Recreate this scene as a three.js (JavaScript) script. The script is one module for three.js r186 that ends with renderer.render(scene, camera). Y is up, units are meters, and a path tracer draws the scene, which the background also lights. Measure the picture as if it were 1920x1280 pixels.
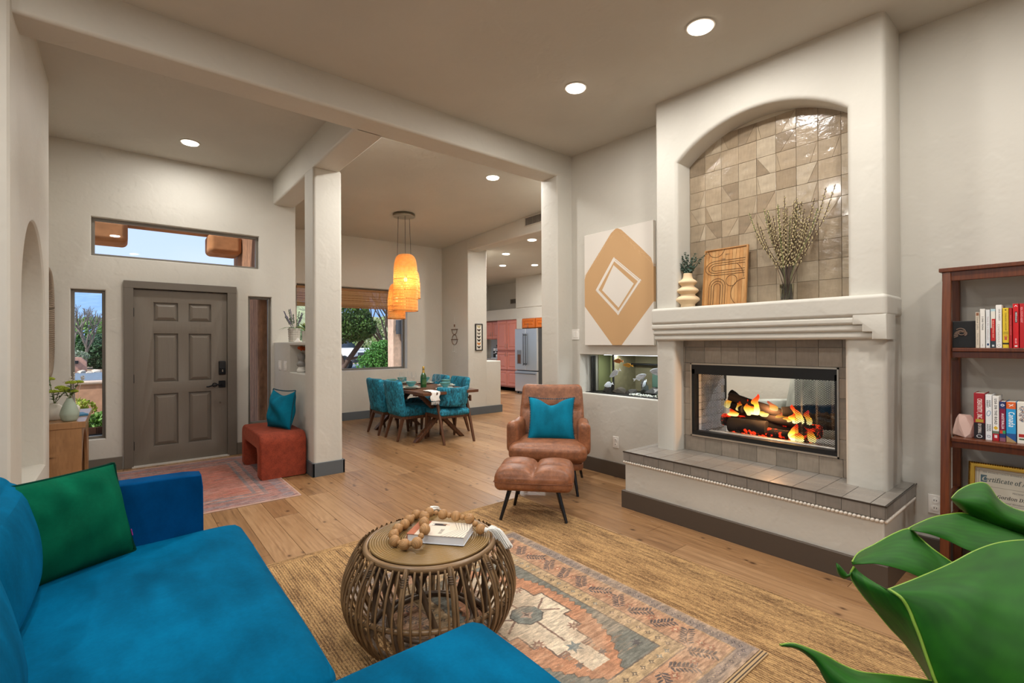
import * as THREE from 'three';
import { RoundedBoxGeometry } from 'three/addons/geometries/RoundedBoxGeometry.js';
import { ConvexGeometry } from 'three/addons/geometries/ConvexGeometry.js';
import { RectAreaLightUniformsLib } from 'three/addons/lights/RectAreaLightUniformsLib.js';
import { mergeGeometries, mergeVertices, toCreasedNormals } from 'three/addons/utils/BufferGeometryUtils.js';

// ---------------------------------------------------------------- camera, sky, sun, exposure
const scene = new THREE.Scene();
const renderer = new THREE.WebGLRenderer({ antialias: true });
renderer.toneMapping = THREE.LinearToneMapping;
renderer.toneMappingExposure = 0.95;
renderer.shadowMap.enabled = true;
RectAreaLightUniformsLib.init();
const camera = new THREE.PerspectiveCamera(2 * Math.atan(640 / 898.22) * 180 / Math.PI, 1.5, 0.05, 400);
camera.position.set(0, 1.385, 0);
{
  const yaw = 0.683001, pitch = 0.003104, roll = -0.004912;
  const q = new THREE.Quaternion().setFromEuler(new THREE.Euler(pitch, -yaw, roll, 'YXZ'));
  camera.quaternion.copy(q);
}
const SUN_POWER = 5.0, SKY_POWER = 1.3, LAMP = 395;
const sun = new THREE.DirectionalLight(new THREE.Color(1.0, 0.95, 0.86), SUN_POWER);
sun.position.set(-20, 22, -2); sun.target.position.set(0, 0, -10);
sun.castShadow = true; sun.shadow.mapSize.set(2048, 2048);
Object.assign(sun.shadow.camera, { left: -40, right: 40, top: 40, bottom: -40, near: 1, far: 120 });
sun.name = 'sun'; scene.add(sun, sun.target);

// ---------------------------------------------------------------- helpers
function rng(seed) { let s = seed >>> 0; return () => { s = (s + 0x6D2B79F5) >>> 0; let t = s; t = Math.imul(t ^ (t >>> 15), t | 1); t ^= t + Math.imul(t ^ (t >>> 7), t | 61); return ((t ^ (t >>> 14)) >>> 0) / 4294967296; }; }
const PI = Math.PI, HP = Math.PI / 2;
const lerp = (a, b, t) => a + (b - a) * t, clamp = (x, a = 0, b = 1) => Math.min(b, Math.max(a, x)), sstep = (a, b, x) => { const t = clamp((x - a) / (b - a)); return t * t * (3 - 2 * t); };
const W = (x, y, d) => new THREE.Vector3(x, y, -d);       // a place: right, up, depth from the photographer
const hex = (h) => new THREE.Color(h);
const used = {};
function numbered(n) { if (!(n in used)) { used[n] = 0; return n; } used[n]++; return n + '_' + String(used[n]).padStart(3, '0'); }
function shade(m) { m.castShadow = true; m.receiveShadow = true; return m; }
function mesh(name, geo, mat, parent) { const m = shade(new THREE.Mesh(geo, mat)); m.name = name; if (parent) parent.add(m); return m; }
function tag(o, label, category, group, kind) { if (label) o.userData.label = label; if (category) o.userData.category = category; if (group) o.userData.group = group; if (kind) o.userData.kind = kind; return o; }
function thing(name, label, category, pos, turn = 0, group) { const o = new THREE.Group(); o.name = numbered(name); scene.add(o); o.position.copy(pos); o.rotation.y = turn; return tag(o, label, category, group); }
function solo(name, geo, mat, label, category, group) { const m = mesh(numbered(name), geo, mat); scene.add(m); return tag(m, label, category, group); }
function struct(name, geo, mat, label) { const m = mesh(numbered(name), geo, mat); scene.add(m); m.userData.kind = 'structure'; m.userData.label = label; return m; }
function copyOf(o, pos, turn, label, group) { const c = o.clone(); c.name = numbered(o.name.replace(/_\d{3}$/, '')); scene.add(c); if (pos) c.position.copy(pos); if (turn !== undefined) c.rotation.y = turn; c.userData = { ...o.userData }; if (label) c.userData.label = label; if (group) c.userData.group = group; return c; }
function merge(list) {
  const any = list.some(g => !g.index);
  const l = list.map(g => { let h = any && g.index ? g.toNonIndexed() : g; for (const k of Object.keys(h.attributes)) if (!['position', 'normal', 'uv'].includes(k)) h.deleteAttribute(k); return h; });
  return l.length === 1 ? l[0] : mergeGeometries(l);
}
// texture coordinates in metres from whichever way each face looks
function metre(geo, s = 1, turn = false) {
  let g = geo.index ? geo.toNonIndexed() : geo; const p = g.attributes.position, n = p.count, uv = new Float32Array(n * 2);
  const a = new THREE.Vector3(), b = new THREE.Vector3(), c = new THREE.Vector3(), e = new THREE.Vector3();
  for (let i = 0; i < n; i += 3) {
    a.fromBufferAttribute(p, i); b.fromBufferAttribute(p, i + 1); c.fromBufferAttribute(p, i + 2);
    e.copy(b).sub(a).cross(c.clone().sub(a)); const ax = Math.abs(e.x), ay = Math.abs(e.y), az = Math.abs(e.z);
    for (let k = 0; k < 3; k++) { const v = [a, b, c][k]; let u, w; if (ay >= ax && ay >= az) { u = v.x; w = v.z; } else if (ax >= az) { u = v.z; w = v.y; } else { u = v.x; w = v.y; } if (turn) [u, w] = [w, u]; uv[(i + k) * 2] = u * s; uv[(i + k) * 2 + 1] = w * s; }
  }
  g.setAttribute('uv', new THREE.BufferAttribute(uv, 2)); return g;
}
const box = (w, h, d, x = 0, y = 0, z = 0, r = 0, seg = 2) => { const g = r > 0 ? new RoundedBoxGeometry(w, h, d, seg, Math.min(r, w / 2 - 1e-4, h / 2 - 1e-4, d / 2 - 1e-4)) : new THREE.BoxGeometry(w, h, d); return g.translate(x, y, z); };
const span = (x0, x1, y0, y1, d0, d1, r = 0, seg = 2) => box(Math.abs(x1 - x0), Math.abs(y1 - y0), Math.abs(d1 - d0), (x0 + x1) / 2, (y0 + y1) / 2, -(d0 + d1) / 2, r, seg);
const cyl = (r0, r1, h, seg = 16, x = 0, y = 0, z = 0) => new THREE.CylinderGeometry(r1, r0, h, seg).translate(x, y + h / 2, z);
const ball = (r, x = 0, y = 0, z = 0, a = 16, b = 12) => new THREE.SphereGeometry(r, a, b).translate(x, y, z);
const lathe = (pts, seg = 32) => new THREE.LatheGeometry(pts.map(p => new THREE.Vector2(p[0], p[1])), seg);
function smoothPts(pts, n = 40) { const c = new THREE.CatmullRomCurve3(pts.map(p => new THREE.Vector3(p[0], p[1], 0)), false, 'catmullrom', 0.5); return c.getPoints(n).map(p => [Math.max(0, p.x), p.y]); }
function tube(pts, r, seg = 24, rad = 8, closed = false) { const c = pts.isCurve || pts.getPoint ? pts : new THREE.CatmullRomCurve3(pts.map(p => p.isVector3 ? p : new THREE.Vector3(...p)), closed, 'catmullrom', 0.5); return new THREE.TubeGeometry(c, seg, r, rad, closed); }
// a straight bar from a to b, tapered, rectangular (w, d) or round (r)
function bar(a, b, r0, r1 = r0, seg = 10) { a = a.isVector3 ? a : new THREE.Vector3(...a); b = b.isVector3 ? b : new THREE.Vector3(...b); const v = b.clone().sub(a), L = v.length(); const g = new THREE.CylinderGeometry(r1, r0, L, seg).translate(0, L / 2, 0); g.applyQuaternion(new THREE.Quaternion().setFromUnitVectors(new THREE.Vector3(0, 1, 0), v.normalize())); return g.translate(a.x, a.y, a.z); }
function post(a, b, w0, d0, w1 = w0, d1 = d0, r = 0.004) { // rectangular tapered leg whose ends stay level
  const g = new RoundedBoxGeometry(1, 1, 1, 2, 0.12), p = g.attributes.position;
  for (let i = 0; i < p.count; i++) { const t = p.getY(i) + 0.5; p.setXYZ(i, lerp(a[0], b[0], t) + p.getX(i) * lerp(w0, w1, t), lerp(a[1], b[1], t), lerp(a[2], b[2], t) + p.getZ(i) * lerp(d0, d1, t)); }
  g.computeVertexNormals(); return g;
}
function extr(shape, t, b = 0.012, seg = 3, curve = 12) {
  const g = new THREE.ExtrudeGeometry(shape, b > 0 ? { depth: t - 2 * b, bevelEnabled: true, bevelThickness: b, bevelSize: b, bevelOffset: -b, bevelSegments: seg, curveSegments: curve } : { depth: t, bevelEnabled: false, curveSegments: curve });
  if (b > 0) g.translate(0, 0, b);
  return toCreasedNormals(g, 0.5);
}
function poly(pts) { const s = new THREE.Shape(); pts.forEach((p, i) => i ? s.lineTo(p[0], p[1]) : s.moveTo(p[0], p[1])); s.closePath(); return s; }
const rect = (x0, y0, x1, y1) => [[x0, y0], [x1, y0], [x1, y1], [x0, y1]];
function hole(pts) { const p = new THREE.Path(); pts.forEach((q, i) => i ? p.lineTo(q[0], q[1]) : p.moveTo(q[0], q[1])); p.closePath(); return p; }
// wall that faces the photographer with its face at depth d; outline in (x, y)
function wallD(name, d, t, outline, holes, b, mat, label) { const s = poly(outline); for (const h of holes || []) s.holes.push(hole(h)); return struct(name, metre(extr(s, t, b).translate(0, 0, -d - t)), mat, label); }
// wall across the room whose faces are at x and x + t; outline in (depth, y)
function wallX(name, x, t, outline, holes, b, mat, label) { const s = poly(outline); for (const h of holes || []) s.holes.push(hole(h)); return struct(name, metre(extr(s, t, b).rotateY(HP).translate(x, 0, 0)), mat, label); }
// soft upholstery block: rounded box with swollen faces
function softBox(w, h, d, r, bulge = [0, 0, 0], seg = 14) {
  const g0 = new THREE.BoxGeometry(w, h, d, seg, Math.max(6, Math.round(seg * 0.7)), seg); let g = g0; g.deleteAttribute('uv'); g.deleteAttribute('normal'); g = mergeVertices(g, 1e-5);
  const p = g.attributes.position, v = new THREE.Vector3(), c = new THREE.Vector3();
  for (let i = 0; i < p.count; i++) {
    v.fromBufferAttribute(p, i); const nx = v.x / (w / 2), ny = v.y / (h / 2), nz = v.z / (d / 2);
    // even out the spacing near edges
    c.set(clamp(v.x, -w / 2 + r, w / 2 - r), clamp(v.y, -h / 2 + r, h / 2 - r), clamp(v.z, -d / 2 + r, d / 2 - r));
    const o = v.clone().sub(c); if (o.lengthSq() > 1e-12) { const m = Math.max(Math.abs(o.x), Math.abs(o.y), Math.abs(o.z)); o.normalize().multiplyScalar(m); v.copy(c).add(o); }
    v.x += bulge[0] * Math.sign(nx) * Math.abs(nx) ** 3 * (1 - ny * ny) * (1 - nz * nz); v.y += bulge[1] * Math.sign(ny) * Math.abs(ny) ** 3 * (1 - nx ** 4) * (1 - nz ** 4); v.z += bulge[2] * Math.sign(nz) * Math.abs(nz) ** 3 * (1 - nx ** 4) * (1 - ny ** 4);
    p.setXYZ(i, v.x, v.y, v.z);
  }
  g.computeVertexNormals(); return g;
}
function warp(g, f) { const p = g.attributes.position, v = new THREE.Vector3(); for (let i = 0; i < p.count; i++) { v.fromBufferAttribute(p, i); f(v); p.setXYZ(i, v.x, v.y, v.z); } g.computeVertexNormals(); return g; }
// throw pillow: two swollen faces meeting at a seam, pointed corners; lies in the xy plane
function pillowGeo(w, h, t, pinch = 0.06, n = 26, crease = null) {
  const pos = [], idx = [], uv = [];
  for (const s of [1, -1]) { const off = pos.length / 3; for (let j = 0; j <= n; j++) for (let i = 0; i <= n; i++) {
    const u = i / n * 2 - 1, v = j / n * 2 - 1; const e = (1 - Math.abs(u) ** 2.6) * (1 - Math.abs(v) ** 2.6); let z = s * t / 2 * Math.pow(Math.max(e, 0), 0.55);
    const x = u * w / 2 * (1 - pinch * (1 - v * v)), y = v * h / 2 * (1 - pinch * (1 - u * u)); const q = [x, y, z]; if (crease) crease(q, u, v, s); pos.push(...q); uv.push(u * w / 2, v * h / 2); }
    for (let j = 0; j < n; j++) for (let i = 0; i < n; i++) { const a = off + j * (n + 1) + i, b = a + 1, c = a + n + 1, d = c + 1; if (s > 0) idx.push(a, b, d, a, d, c); else idx.push(a, d, b, a, c, d); } }
  const g = new THREE.BufferGeometry(); g.setAttribute('position', new THREE.Float32BufferAttribute(pos, 3)); g.setAttribute('uv', new THREE.Float32BufferAttribute(uv, 2)); g.setIndex(idx); g.computeVertexNormals(); return g;
}
// patch through a grid of points rows[j][i] with some thickness (leaves, cloth)
function sheet(rows, th = 0.0012) {
  const nj = rows.length, ni = rows[0].length, pos = [], idx = [], uv = []; const N = [];
  const at = (j, i) => rows[clamp(j, 0, nj - 1)][clamp(i, 0, ni - 1)];
  for (let j = 0; j < nj; j++) for (let i = 0; i < ni; i++) { const a = at(j, i + 1).clone().sub(at(j, i - 1)), b = at(j + 1, i).clone().sub(at(j - 1, i)); const n = a.cross(b); if (n.lengthSq() < 1e-16) n.set(0, 1, 0); N.push(n.normalize()); }
  for (const s of [1, -1]) for (let j = 0; j < nj; j++) for (let i = 0; i < ni; i++) { const p = at(j, i).clone().addScaledVector(N[j * ni + i], s * th / 2); pos.push(p.x, p.y, p.z); uv.push(i / (ni - 1), j / (nj - 1)); }
  const M = nj * ni; for (let j = 0; j < nj - 1; j++) for (let i = 0; i < ni - 1; i++) { const a = j * ni + i, b = a + 1, c = a + ni, d = c + 1; idx.push(a, b, d, a, d, c, M + a, M + d, M + b, M + a, M + c, M + d); }
  const rim = []; for (let i = 0; i < ni; i++) rim.push(i); for (let j = 1; j < nj; j++) rim.push(j * ni + ni - 1); for (let i = ni - 2; i >= 0; i--) rim.push((nj - 1) * ni + i); for (let j = nj - 2; j > 0; j--) rim.push(j * ni);
  for (let k = 0; k < rim.length; k++) { const a = rim[k], b = rim[(k + 1) % rim.length]; idx.push(a, M + a, b, b, M + a, M + b); }
  const g = new THREE.BufferGeometry(); g.setAttribute('position', new THREE.Float32BufferAttribute(pos, 3)); g.setAttribute('uv', new THREE.Float32BufferAttribute(uv, 2)); g.setIndex(idx); g.computeVertexNormals(); return g;
}
// ---------------------------------------------------------------- noise and textures
const PERM = (() => { const r = rng(7), a = [...Array(4096)].map(() => r()); return a; })();
function vn(x, y, px, py) { const xi = Math.floor(x), yi = Math.floor(y), fx = x - xi, fy = y - yi, u = fx * fx * (3 - 2 * fx), v = fy * fy * (3 - 2 * fy); const h = (a, b) => PERM[((((a % px) + px) % px) * 131 + (((b % py) + py) % py) * 977) & 4095]; return lerp(lerp(h(xi, yi), h(xi + 1, yi), u), lerp(h(xi, yi + 1), h(xi + 1, yi + 1), u), v); }
function fbm(u, v, fx, fy, oct = 4) { let s = 0, a = 0.5, t = 0; for (let o = 0; o < oct; o++) { s += a * vn(u * fx + o * 7.3 * 0, v * fy, fx, fy); t += a; a *= 0.5; fx *= 2; fy *= 2; } return s / t; }
function tex(w, h, f, srgb = true, rx = 1, ry = 1) {
  const d = new Uint8Array(w * h * 4); for (let j = 0; j < h; j++) for (let i = 0; i < w; i++) { const c = f(i / w, j / h), k = (j * w + i) * 4; if (typeof c === 'number') { d[k] = d[k + 1] = d[k + 2] = clamp(c) * 255; } else { d[k] = clamp(c[0]) * 255; d[k + 1] = clamp(c[1]) * 255; d[k + 2] = clamp(c[2]) * 255; } d[k + 3] = 255; }
  const t = new THREE.DataTexture(d, w, h); t.wrapS = t.wrapT = THREE.RepeatWrapping; t.magFilter = THREE.LinearFilter; t.minFilter = THREE.LinearMipmapLinearFilter; t.generateMipmaps = true; if (srgb) t.colorSpace = THREE.SRGBColorSpace; t.repeat.set(rx, ry); t.needsUpdate = true; return t;
}
function canvasTex(w, h, draw) { const c = document.createElement('canvas'); c.width = w; c.height = h; const x = c.getContext('2d'); draw(x, w, h); const t = new THREE.CanvasTexture(c); t.colorSpace = THREE.SRGBColorSpace; t.anisotropy = 4; return t; }
const std = (o) => new THREE.MeshStandardMaterial(o), phy = (o) => new THREE.MeshPhysicalMaterial(o);
const mix3 = (a, b, t) => [lerp(a[0], b[0], t), lerp(a[1], b[1], t), lerp(a[2], b[2], t)];
const rgb = (h) => [(h >> 16) / 255, ((h >> 8) & 255) / 255, (h & 255) / 255];
// ---------------------------------------------------------------- materials
const T = {};
T.stuccoBump = tex(768, 768, (u, v) => { // troweled skip patches, a few centimetres across
  const a = fbm(u, v, 10, 10, 4), b = fbm(u + 0.37, v + 0.11, 26, 18, 3); const patch = sstep(0.5, 0.62, a) * 0.5; return 0.35 + patch * 0.5 + 0.25 * (b - 0.5) + 0.12 * (fbm(u, v, 90, 90, 2) - 0.5);
}, false, 0.5, 0.5);
T.stuccoMap = tex(256, 256, (u, v) => { const n = fbm(u, v, 6, 6, 4); const k = 0.965 + 0.05 * (n - 0.5); return [k, k, k]; }, true, 0.31, 0.31);
T.velvet = tex(512, 512, (u, v) => { const a = fbm(u, v, 4, 4, 5), b = fbm(u + 0.2, v, 14, 5, 4), c = fbm(u, v, 128, 128, 2); let k = 0.86 + 0.34 * (a - 0.5) + 0.2 * (b - 0.5) + 0.06 * (c - 0.5); return [k * 0.96, k, k]; }, true, 1.1, 1.1);
T.chenille = tex(512, 512, (u, v) => { const a = fbm(u, v, 40, 16, 3), b = fbm(u, v, 5, 5, 3), c = fbm(u + .4, v, 150, 60, 2); const k = 0.7 + 0.75 * (a - 0.5) + 0.35 * (b - 0.5) + 0.25 * (c - 0.5); return [k * (0.85 + 0.3 * a), k, k]; }, true, 2.2, 2.2);
T.leather = tex(512, 512, (u, v) => { const a = fbm(u, v, 6, 6, 5), b = fbm(u, v, 60, 60, 3), c = fbm(u + .3, v + .6, 22, 22, 4); const scuff = sstep(0.62, 0.8, b) * 0.12; const k = 0.86 + 0.36 * (a - 0.5) + 0.3 * (c - 0.5); return [k + scuff, k * (0.98) + scuff * 0.9, k * 0.96 + scuff * 0.8]; }, true, 2, 2);
T.leatherBump = tex(512, 512, (u, v) => 0.5 + 0.5 * (fbm(u, v, 70, 70, 3) - 0.5) + 0.4 * (fbm(u + .2, v, 18, 18, 3) - 0.5), false, 2, 2);
T.grainBump = tex(256, 1024, (u, v) => { const w = fbm(u, v, 3, 2, 3) * 2.4; const r = Math.sin((u * 9 + w + v * 0.6) * 2 * PI); const p = fbm(u, v, 90, 10, 2); return 0.5 + 0.22 * r * fbm(u, v, 4, 3, 2) + 0.5 * (p - 0.5); }, false, 2.2, 1.1);
// four oak boards, each with its own grain and knots; u across the board, v along it
function boardTex(seed, light, mid, dark) {
  const r = rng(seed); const knots = [...Array(3)].map(() => [r(), r(), 0.03 + 0.05 * r()]);
  return tex(192, 1024, (u, v) => {
    let w = (fbm(u + seed * 0.13, v, 3, 4, 4) - 0.5) * 1.5, kn = 0;
    for (const [kx, ky, ks] of knots) { const dx = (u - kx) * 1.0, dy = (v - ky) * 5.5, d = Math.sqrt(dx * dx + dy * dy); w += 0.5 * Math.exp(-d * d / (ks * 4)); kn = Math.max(kn, Math.exp(-((d / ks) ** 2))); }
    const ring = 0.5 + 0.5 * Math.sin((u * 4.2 + w * 1.6 + seed) * 2 * PI), fine = fbm(u, v, 96, 12, 3), broad = fbm(u + 0.5, v + seed * 0.3, 2, 5, 4), streak = fbm(u + .1 * seed, v, 12, 3, 3);
    let c = mix3(mid, light, clamp(0.5 + 1.3 * (broad - 0.5) + 0.22 * (ring - 0.5))); c = mix3(c, dark, clamp(0.5 * sstep(0.52, 0.8, streak) + 0.26 * sstep(0.5, 0.78, fine) + 0.25 * (1 - ring) * sstep(0.4, 0.65, broad)) * 0.8); return mix3(c, [dark[0] * 0.55, dark[1] * 0.5, dark[2] * 0.45], kn * 0.8);
  });
}
const OAK = [[rgb(0xc7a37c), rgb(0xb18c65), rgb(0x846444)], [rgb(0xc09b73), rgb(0xab865f), rgb(0x7e5e40)], [rgb(0xb9946c), rgb(0xa07c57), rgb(0x735439)], [rgb(0xcdaa84), rgb(0xb8946d), rgb(0x8f6d4b)], [rgb(0xb6916a), rgb(0x9c7853), rgb(0x71543a)]];
T.oak = OAK.map((c, i) => boardTex(11 + i * 5, ...c));
T.walnut = tex(256, 512, (u, v) => { const w = (fbm(u, v, 3, 3, 4) - 0.5) * 1.6, ring = 0.5 + 0.5 * Math.sin((u * 6 + w) * 2 * PI), f = fbm(u, v, 80, 8, 3); return mix3(rgb(0x6b4127), rgb(0x3c2315), clamp(0.45 * ring + 0.9 * (f - 0.3))); }, true, 2, 1);
T.cherry = tex(256, 512, (u, v) => { const f = fbm(u, v, 60, 6, 3), b = fbm(u, v, 3, 4, 3); return mix3(rgb(0x783f1c), rgb(0x48210f), clamp(0.7 * f + 0.5 * (b - 0.3))); }, true, 2, 1);
T.tileBump = tex(256, 256, (u, v) => 0.5 + 0.7 * (fbm(u, v, 4, 6, 3) - 0.5) + 0.1 * (fbm(u, v, 40, 40, 2) - 0.5), false);
T.tileMap = tex(256, 256, (u, v) => { const a = fbm(u, v, 3, 9, 4), b = fbm(u + .4, v, 40, 8, 2); const k = 0.93 + 0.12 * (a - 0.5) + 0.08 * (b - 0.5); return [k, k, k]; });
T.juteMap = tex(1024, 1024, (u, v) => { // braided rows 14 mm wide running along v, 0.56 m square
  const row = u * 40, ri = Math.floor(row), f = row - ri; const s = (ri & 1) ? 1 : -1; const br = 0.5 + 0.5 * Math.sin((v * 48 + s * (f - 0.5) * 1.4 + PERM[ri * 7 & 4095]) * 2 * PI); const edge = Math.sin(f * PI);
  const a = fbm(u, v, 160, 60, 3), b = fbm(u, v, 40, 3, 2); const k = clamp(0.3 + 0.28 * br * edge + 0.7 * (a - 0.35) + 0.55 * (b - 0.5) + 0.12 * edge); return mix3(rgb(0x5f4228), rgb(0xd6ac74), clamp((k - 0.42) * 1.5 + 0.42));
}, true, 1 / 0.56, 1 / 0.56);
T.juteBump = tex(1024, 1024, (u, v) => { const row = u * 40, ri = Math.floor(row), f = row - ri; const s = (ri & 1) ? 1 : -1; const br = 0.5 + 0.5 * Math.sin((v * 48 + s * (f - 0.5) * 1.4 + PERM[ri * 7 & 4095]) * 2 * PI); return Math.pow(Math.sin(f * PI), 0.6) * (0.45 + 0.4 * br) + 0.35 * (fbm(u, v, 160, 60, 3) - 0.5); }, false, 1 / 0.56, 1 / 0.56);
T.bark = tex(256, 256, (u, v) => mix3(rgb(0x3a2d22), rgb(0x7d6a58), fbm(u, v, 20, 5, 4)), true, 3, 1);
T.plasterOut = tex(256, 256, (u, v) => { const k = 0.88 + 0.2 * (fbm(u, v, 24, 24, 4) - 0.5) + 0.12 * (fbm(u, v, 4, 4, 3) - 0.5); return [k, k, k]; }, true, 0.6, 0.6);
T.ground = tex(256, 256, (u, v) => mix3(rgb(0xb59c82), rgb(0x8a725b), fbm(u, v, 20, 20, 5)), true, 0.3, 0.3);
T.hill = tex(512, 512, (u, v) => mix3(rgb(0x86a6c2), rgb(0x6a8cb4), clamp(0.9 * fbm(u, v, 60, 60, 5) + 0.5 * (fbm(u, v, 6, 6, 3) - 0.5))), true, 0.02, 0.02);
T.rust = tex(512, 512, (u, v) => { const a = fbm(u, v, 60, 60, 3), b = fbm(u, v, 6, 6, 4); const k = 0.86 + 0.3 * (a - 0.5) + 0.22 * (b - 0.5); return [k, k * 0.97, k * 0.95]; }, true, 2, 2);
const wallPaint = { map: T.stuccoMap, bumpMap: T.stuccoBump, bumpScale: 0.005, roughness: 0.62 };
const M = {
  wall: std({ color: hex('#d6d2c7'), ...wallPaint }),
  ceiling: std({ color: hex('#cfccc2'), ...wallPaint, roughness: 0.85 }),
  trimPaint: std({ color: hex('#5c6266'), roughness: 0.5 }),
  trimBrown: std({ color: hex('#54493f'), roughness: 0.5 }),
  door: std({ color: hex('#7b7266'), roughness: 0.5, bumpMap: T.grainBump, bumpScale: 0.0012 }),
  doorFrame: std({ color: hex('#6f675c'), roughness: 0.5 }),
  winFrame: std({ color: hex('#7d776d'), roughness: 0.45, metalness: 0.2 }),
  glass: phy({ color: 0xffffff, transmission: 1, thickness: 0, roughness: 0, ior: 1.45, specularIntensity: 0.22 }),
  thinGlass: phy({ color: 0xffffff, transmission: 1, thickness: 0, roughness: 0.02, ior: 1.4 }),
  black: std({ color: hex('#111111'), roughness: 0.45 }),
  blackMetal: std({ color: hex('#16171a'), roughness: 0.35, metalness: 0.6 }),
  steel: std({ color: hex('#e2e6ea'), roughness: 0.38, metalness: 1 }),
  nickel: std({ color: hex('#a9a294'), roughness: 0.35, metalness: 1 }),
  white: std({ color: hex('#eeeae2'), roughness: 0.5 }),
  lampGlow: std({ color: 0xffffff, emissive: hex('#fff6e6'), emissiveIntensity: 6, roughness: 0.5 }),
  oak: T.oak.map(t => std({ map: t, color: hex('#e9e0d6'), roughness: 0.34, bumpMap: T.grainBump, bumpScale: 0.0003 })),
  subfloor: std({ color: hex('#5a4431'), roughness: 0.9 }),
  walnut: std({ map: T.walnut, roughness: 0.4 }),
  cherry: std({ map: T.cherry, roughness: 0.32 }),
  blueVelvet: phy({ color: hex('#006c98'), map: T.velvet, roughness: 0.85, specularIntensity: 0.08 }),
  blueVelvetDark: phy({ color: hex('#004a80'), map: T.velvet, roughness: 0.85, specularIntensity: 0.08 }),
  greenVelvet: phy({ color: hex('#08684a'), map: T.velvet, roughness: 0.85, specularIntensity: 0.08 }),
  teal: phy({ color: hex('#0a8cae'), map: T.velvet, roughness: 0.85, specularIntensity: 0.3, sheen: 0.2, sheenColor: hex('#35c4ed'), sheenRoughness: 0.5 }),
  tealTrim: std({ color: hex('#174f60'), roughness: 0.8 }),
  chenille: phy({ color: hex('#2aa5c6'), map: T.chenille, roughness: 0.8, sheen: 0.5, sheenColor: hex('#7ad6ea'), sheenRoughness: 0.5, bumpMap: T.chenille, bumpScale: 0.002 }),
  leather: std({ color: hex('#a36a48'), map: T.leather, roughness: 0.45, bumpMap: T.leatherBump, bumpScale: 0.0012 }),
  rust: phy({ color: hex('#a8472b'), map: T.rust, roughness: 0.85, sheen: 0.5, sheenColor: hex('#d4805c'), sheenRoughness: 0.5 }),
  jute: std({ map: T.juteMap, bumpMap: T.juteBump, bumpScale: 0.006, roughness: 0.95 }),
  rattan: std({ color: hex('#a48664'), roughness: 0.32, map: tex(128, 128, (u, v) => { const k = 0.72 + 0.6 * (fbm(u, v, 10, 10, 4) - 0.35); return [k, k * 0.97, k * 0.92]; }) }),
  rattanDark: std({ color: hex('#5d4a38'), roughness: 0.4 }),
  bead: std({ color: hex('#c69a68'), roughness: 0.5, map: tex(128, 128, (u, v) => { const k = 0.88 + 0.4 * (fbm(u, v, 5, 24, 3) - 0.5); return [k, k * 0.97, k * 0.92]; }) }),
  cotton: std({ color: hex('#f2f0ea'), roughness: 0.95 }),
  grout: std({ color: hex('#b5aa99'), roughness: 0.9 }),
  stuccoOut: std({ color: hex('#e3b394'), map: T.plasterOut, roughness: 0.9 }),
  stuccoOrange: std({ color: hex('#c98d5c'), map: T.plasterOut, roughness: 0.9 }),
  stuccoPink: std({ color: hex('#d9a38c'), map: T.plasterOut, roughness: 0.9 }),
  leafDark: phy({ color: hex('#2c5a1e'), roughness: 0.55, transmission: 0.3, thickness: 0 }),
  trunk: std({ map: T.bark, roughness: 0.9 }),
  plate: std({ color: hex('#d9d2c2'), roughness: 0.35 }),
  bowl: std({ color: hex('#5f9ba1'), roughness: 0.3 }),
};
const variant = (m, o) => { const c = m.clone(); for (const k in o) { if (k === 'color') c.color = hex(o[k]); else c[k] = o[k]; } return c; };
// ---------------------------------------------------------------- sky
{
  const w = 1024, h = 512, d = new Float32Array(w * h * 4);
  for (let j = 0; j < h; j++) for (let i = 0; i < w; i++) {
    const el = (j / h - 0.5) * PI, t = clamp(Math.sin(el)); let c = el < 0 ? [0.42, 0.38, 0.33] : mix3([0.72, 0.84, 0.97], [0.26, 0.46, 0.86], Math.pow(t, 0.55));
    if (el > 0) { const n = fbm(i / w, j / h, 8, 10, 6), k = sstep(0.42, 0.75, n) * sstep(0, 0.15, t) * 0.75; c = mix3(c, [0.95, 0.96, 0.98], k); }
    const q = (j * w + i) * 4; for (let a = 0; a < 3; a++) d[q + a] = c[a] * SKY_POWER; d[q + 3] = 1;
  }
  const t = new THREE.DataTexture(d, w, h, THREE.RGBAFormat, THREE.FloatType); t.mapping = THREE.EquirectangularReflectionMapping; t.magFilter = t.minFilter = THREE.LinearFilter; t.wrapS = THREE.RepeatWrapping; t.needsUpdate = true; scene.background = t;
}
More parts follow.
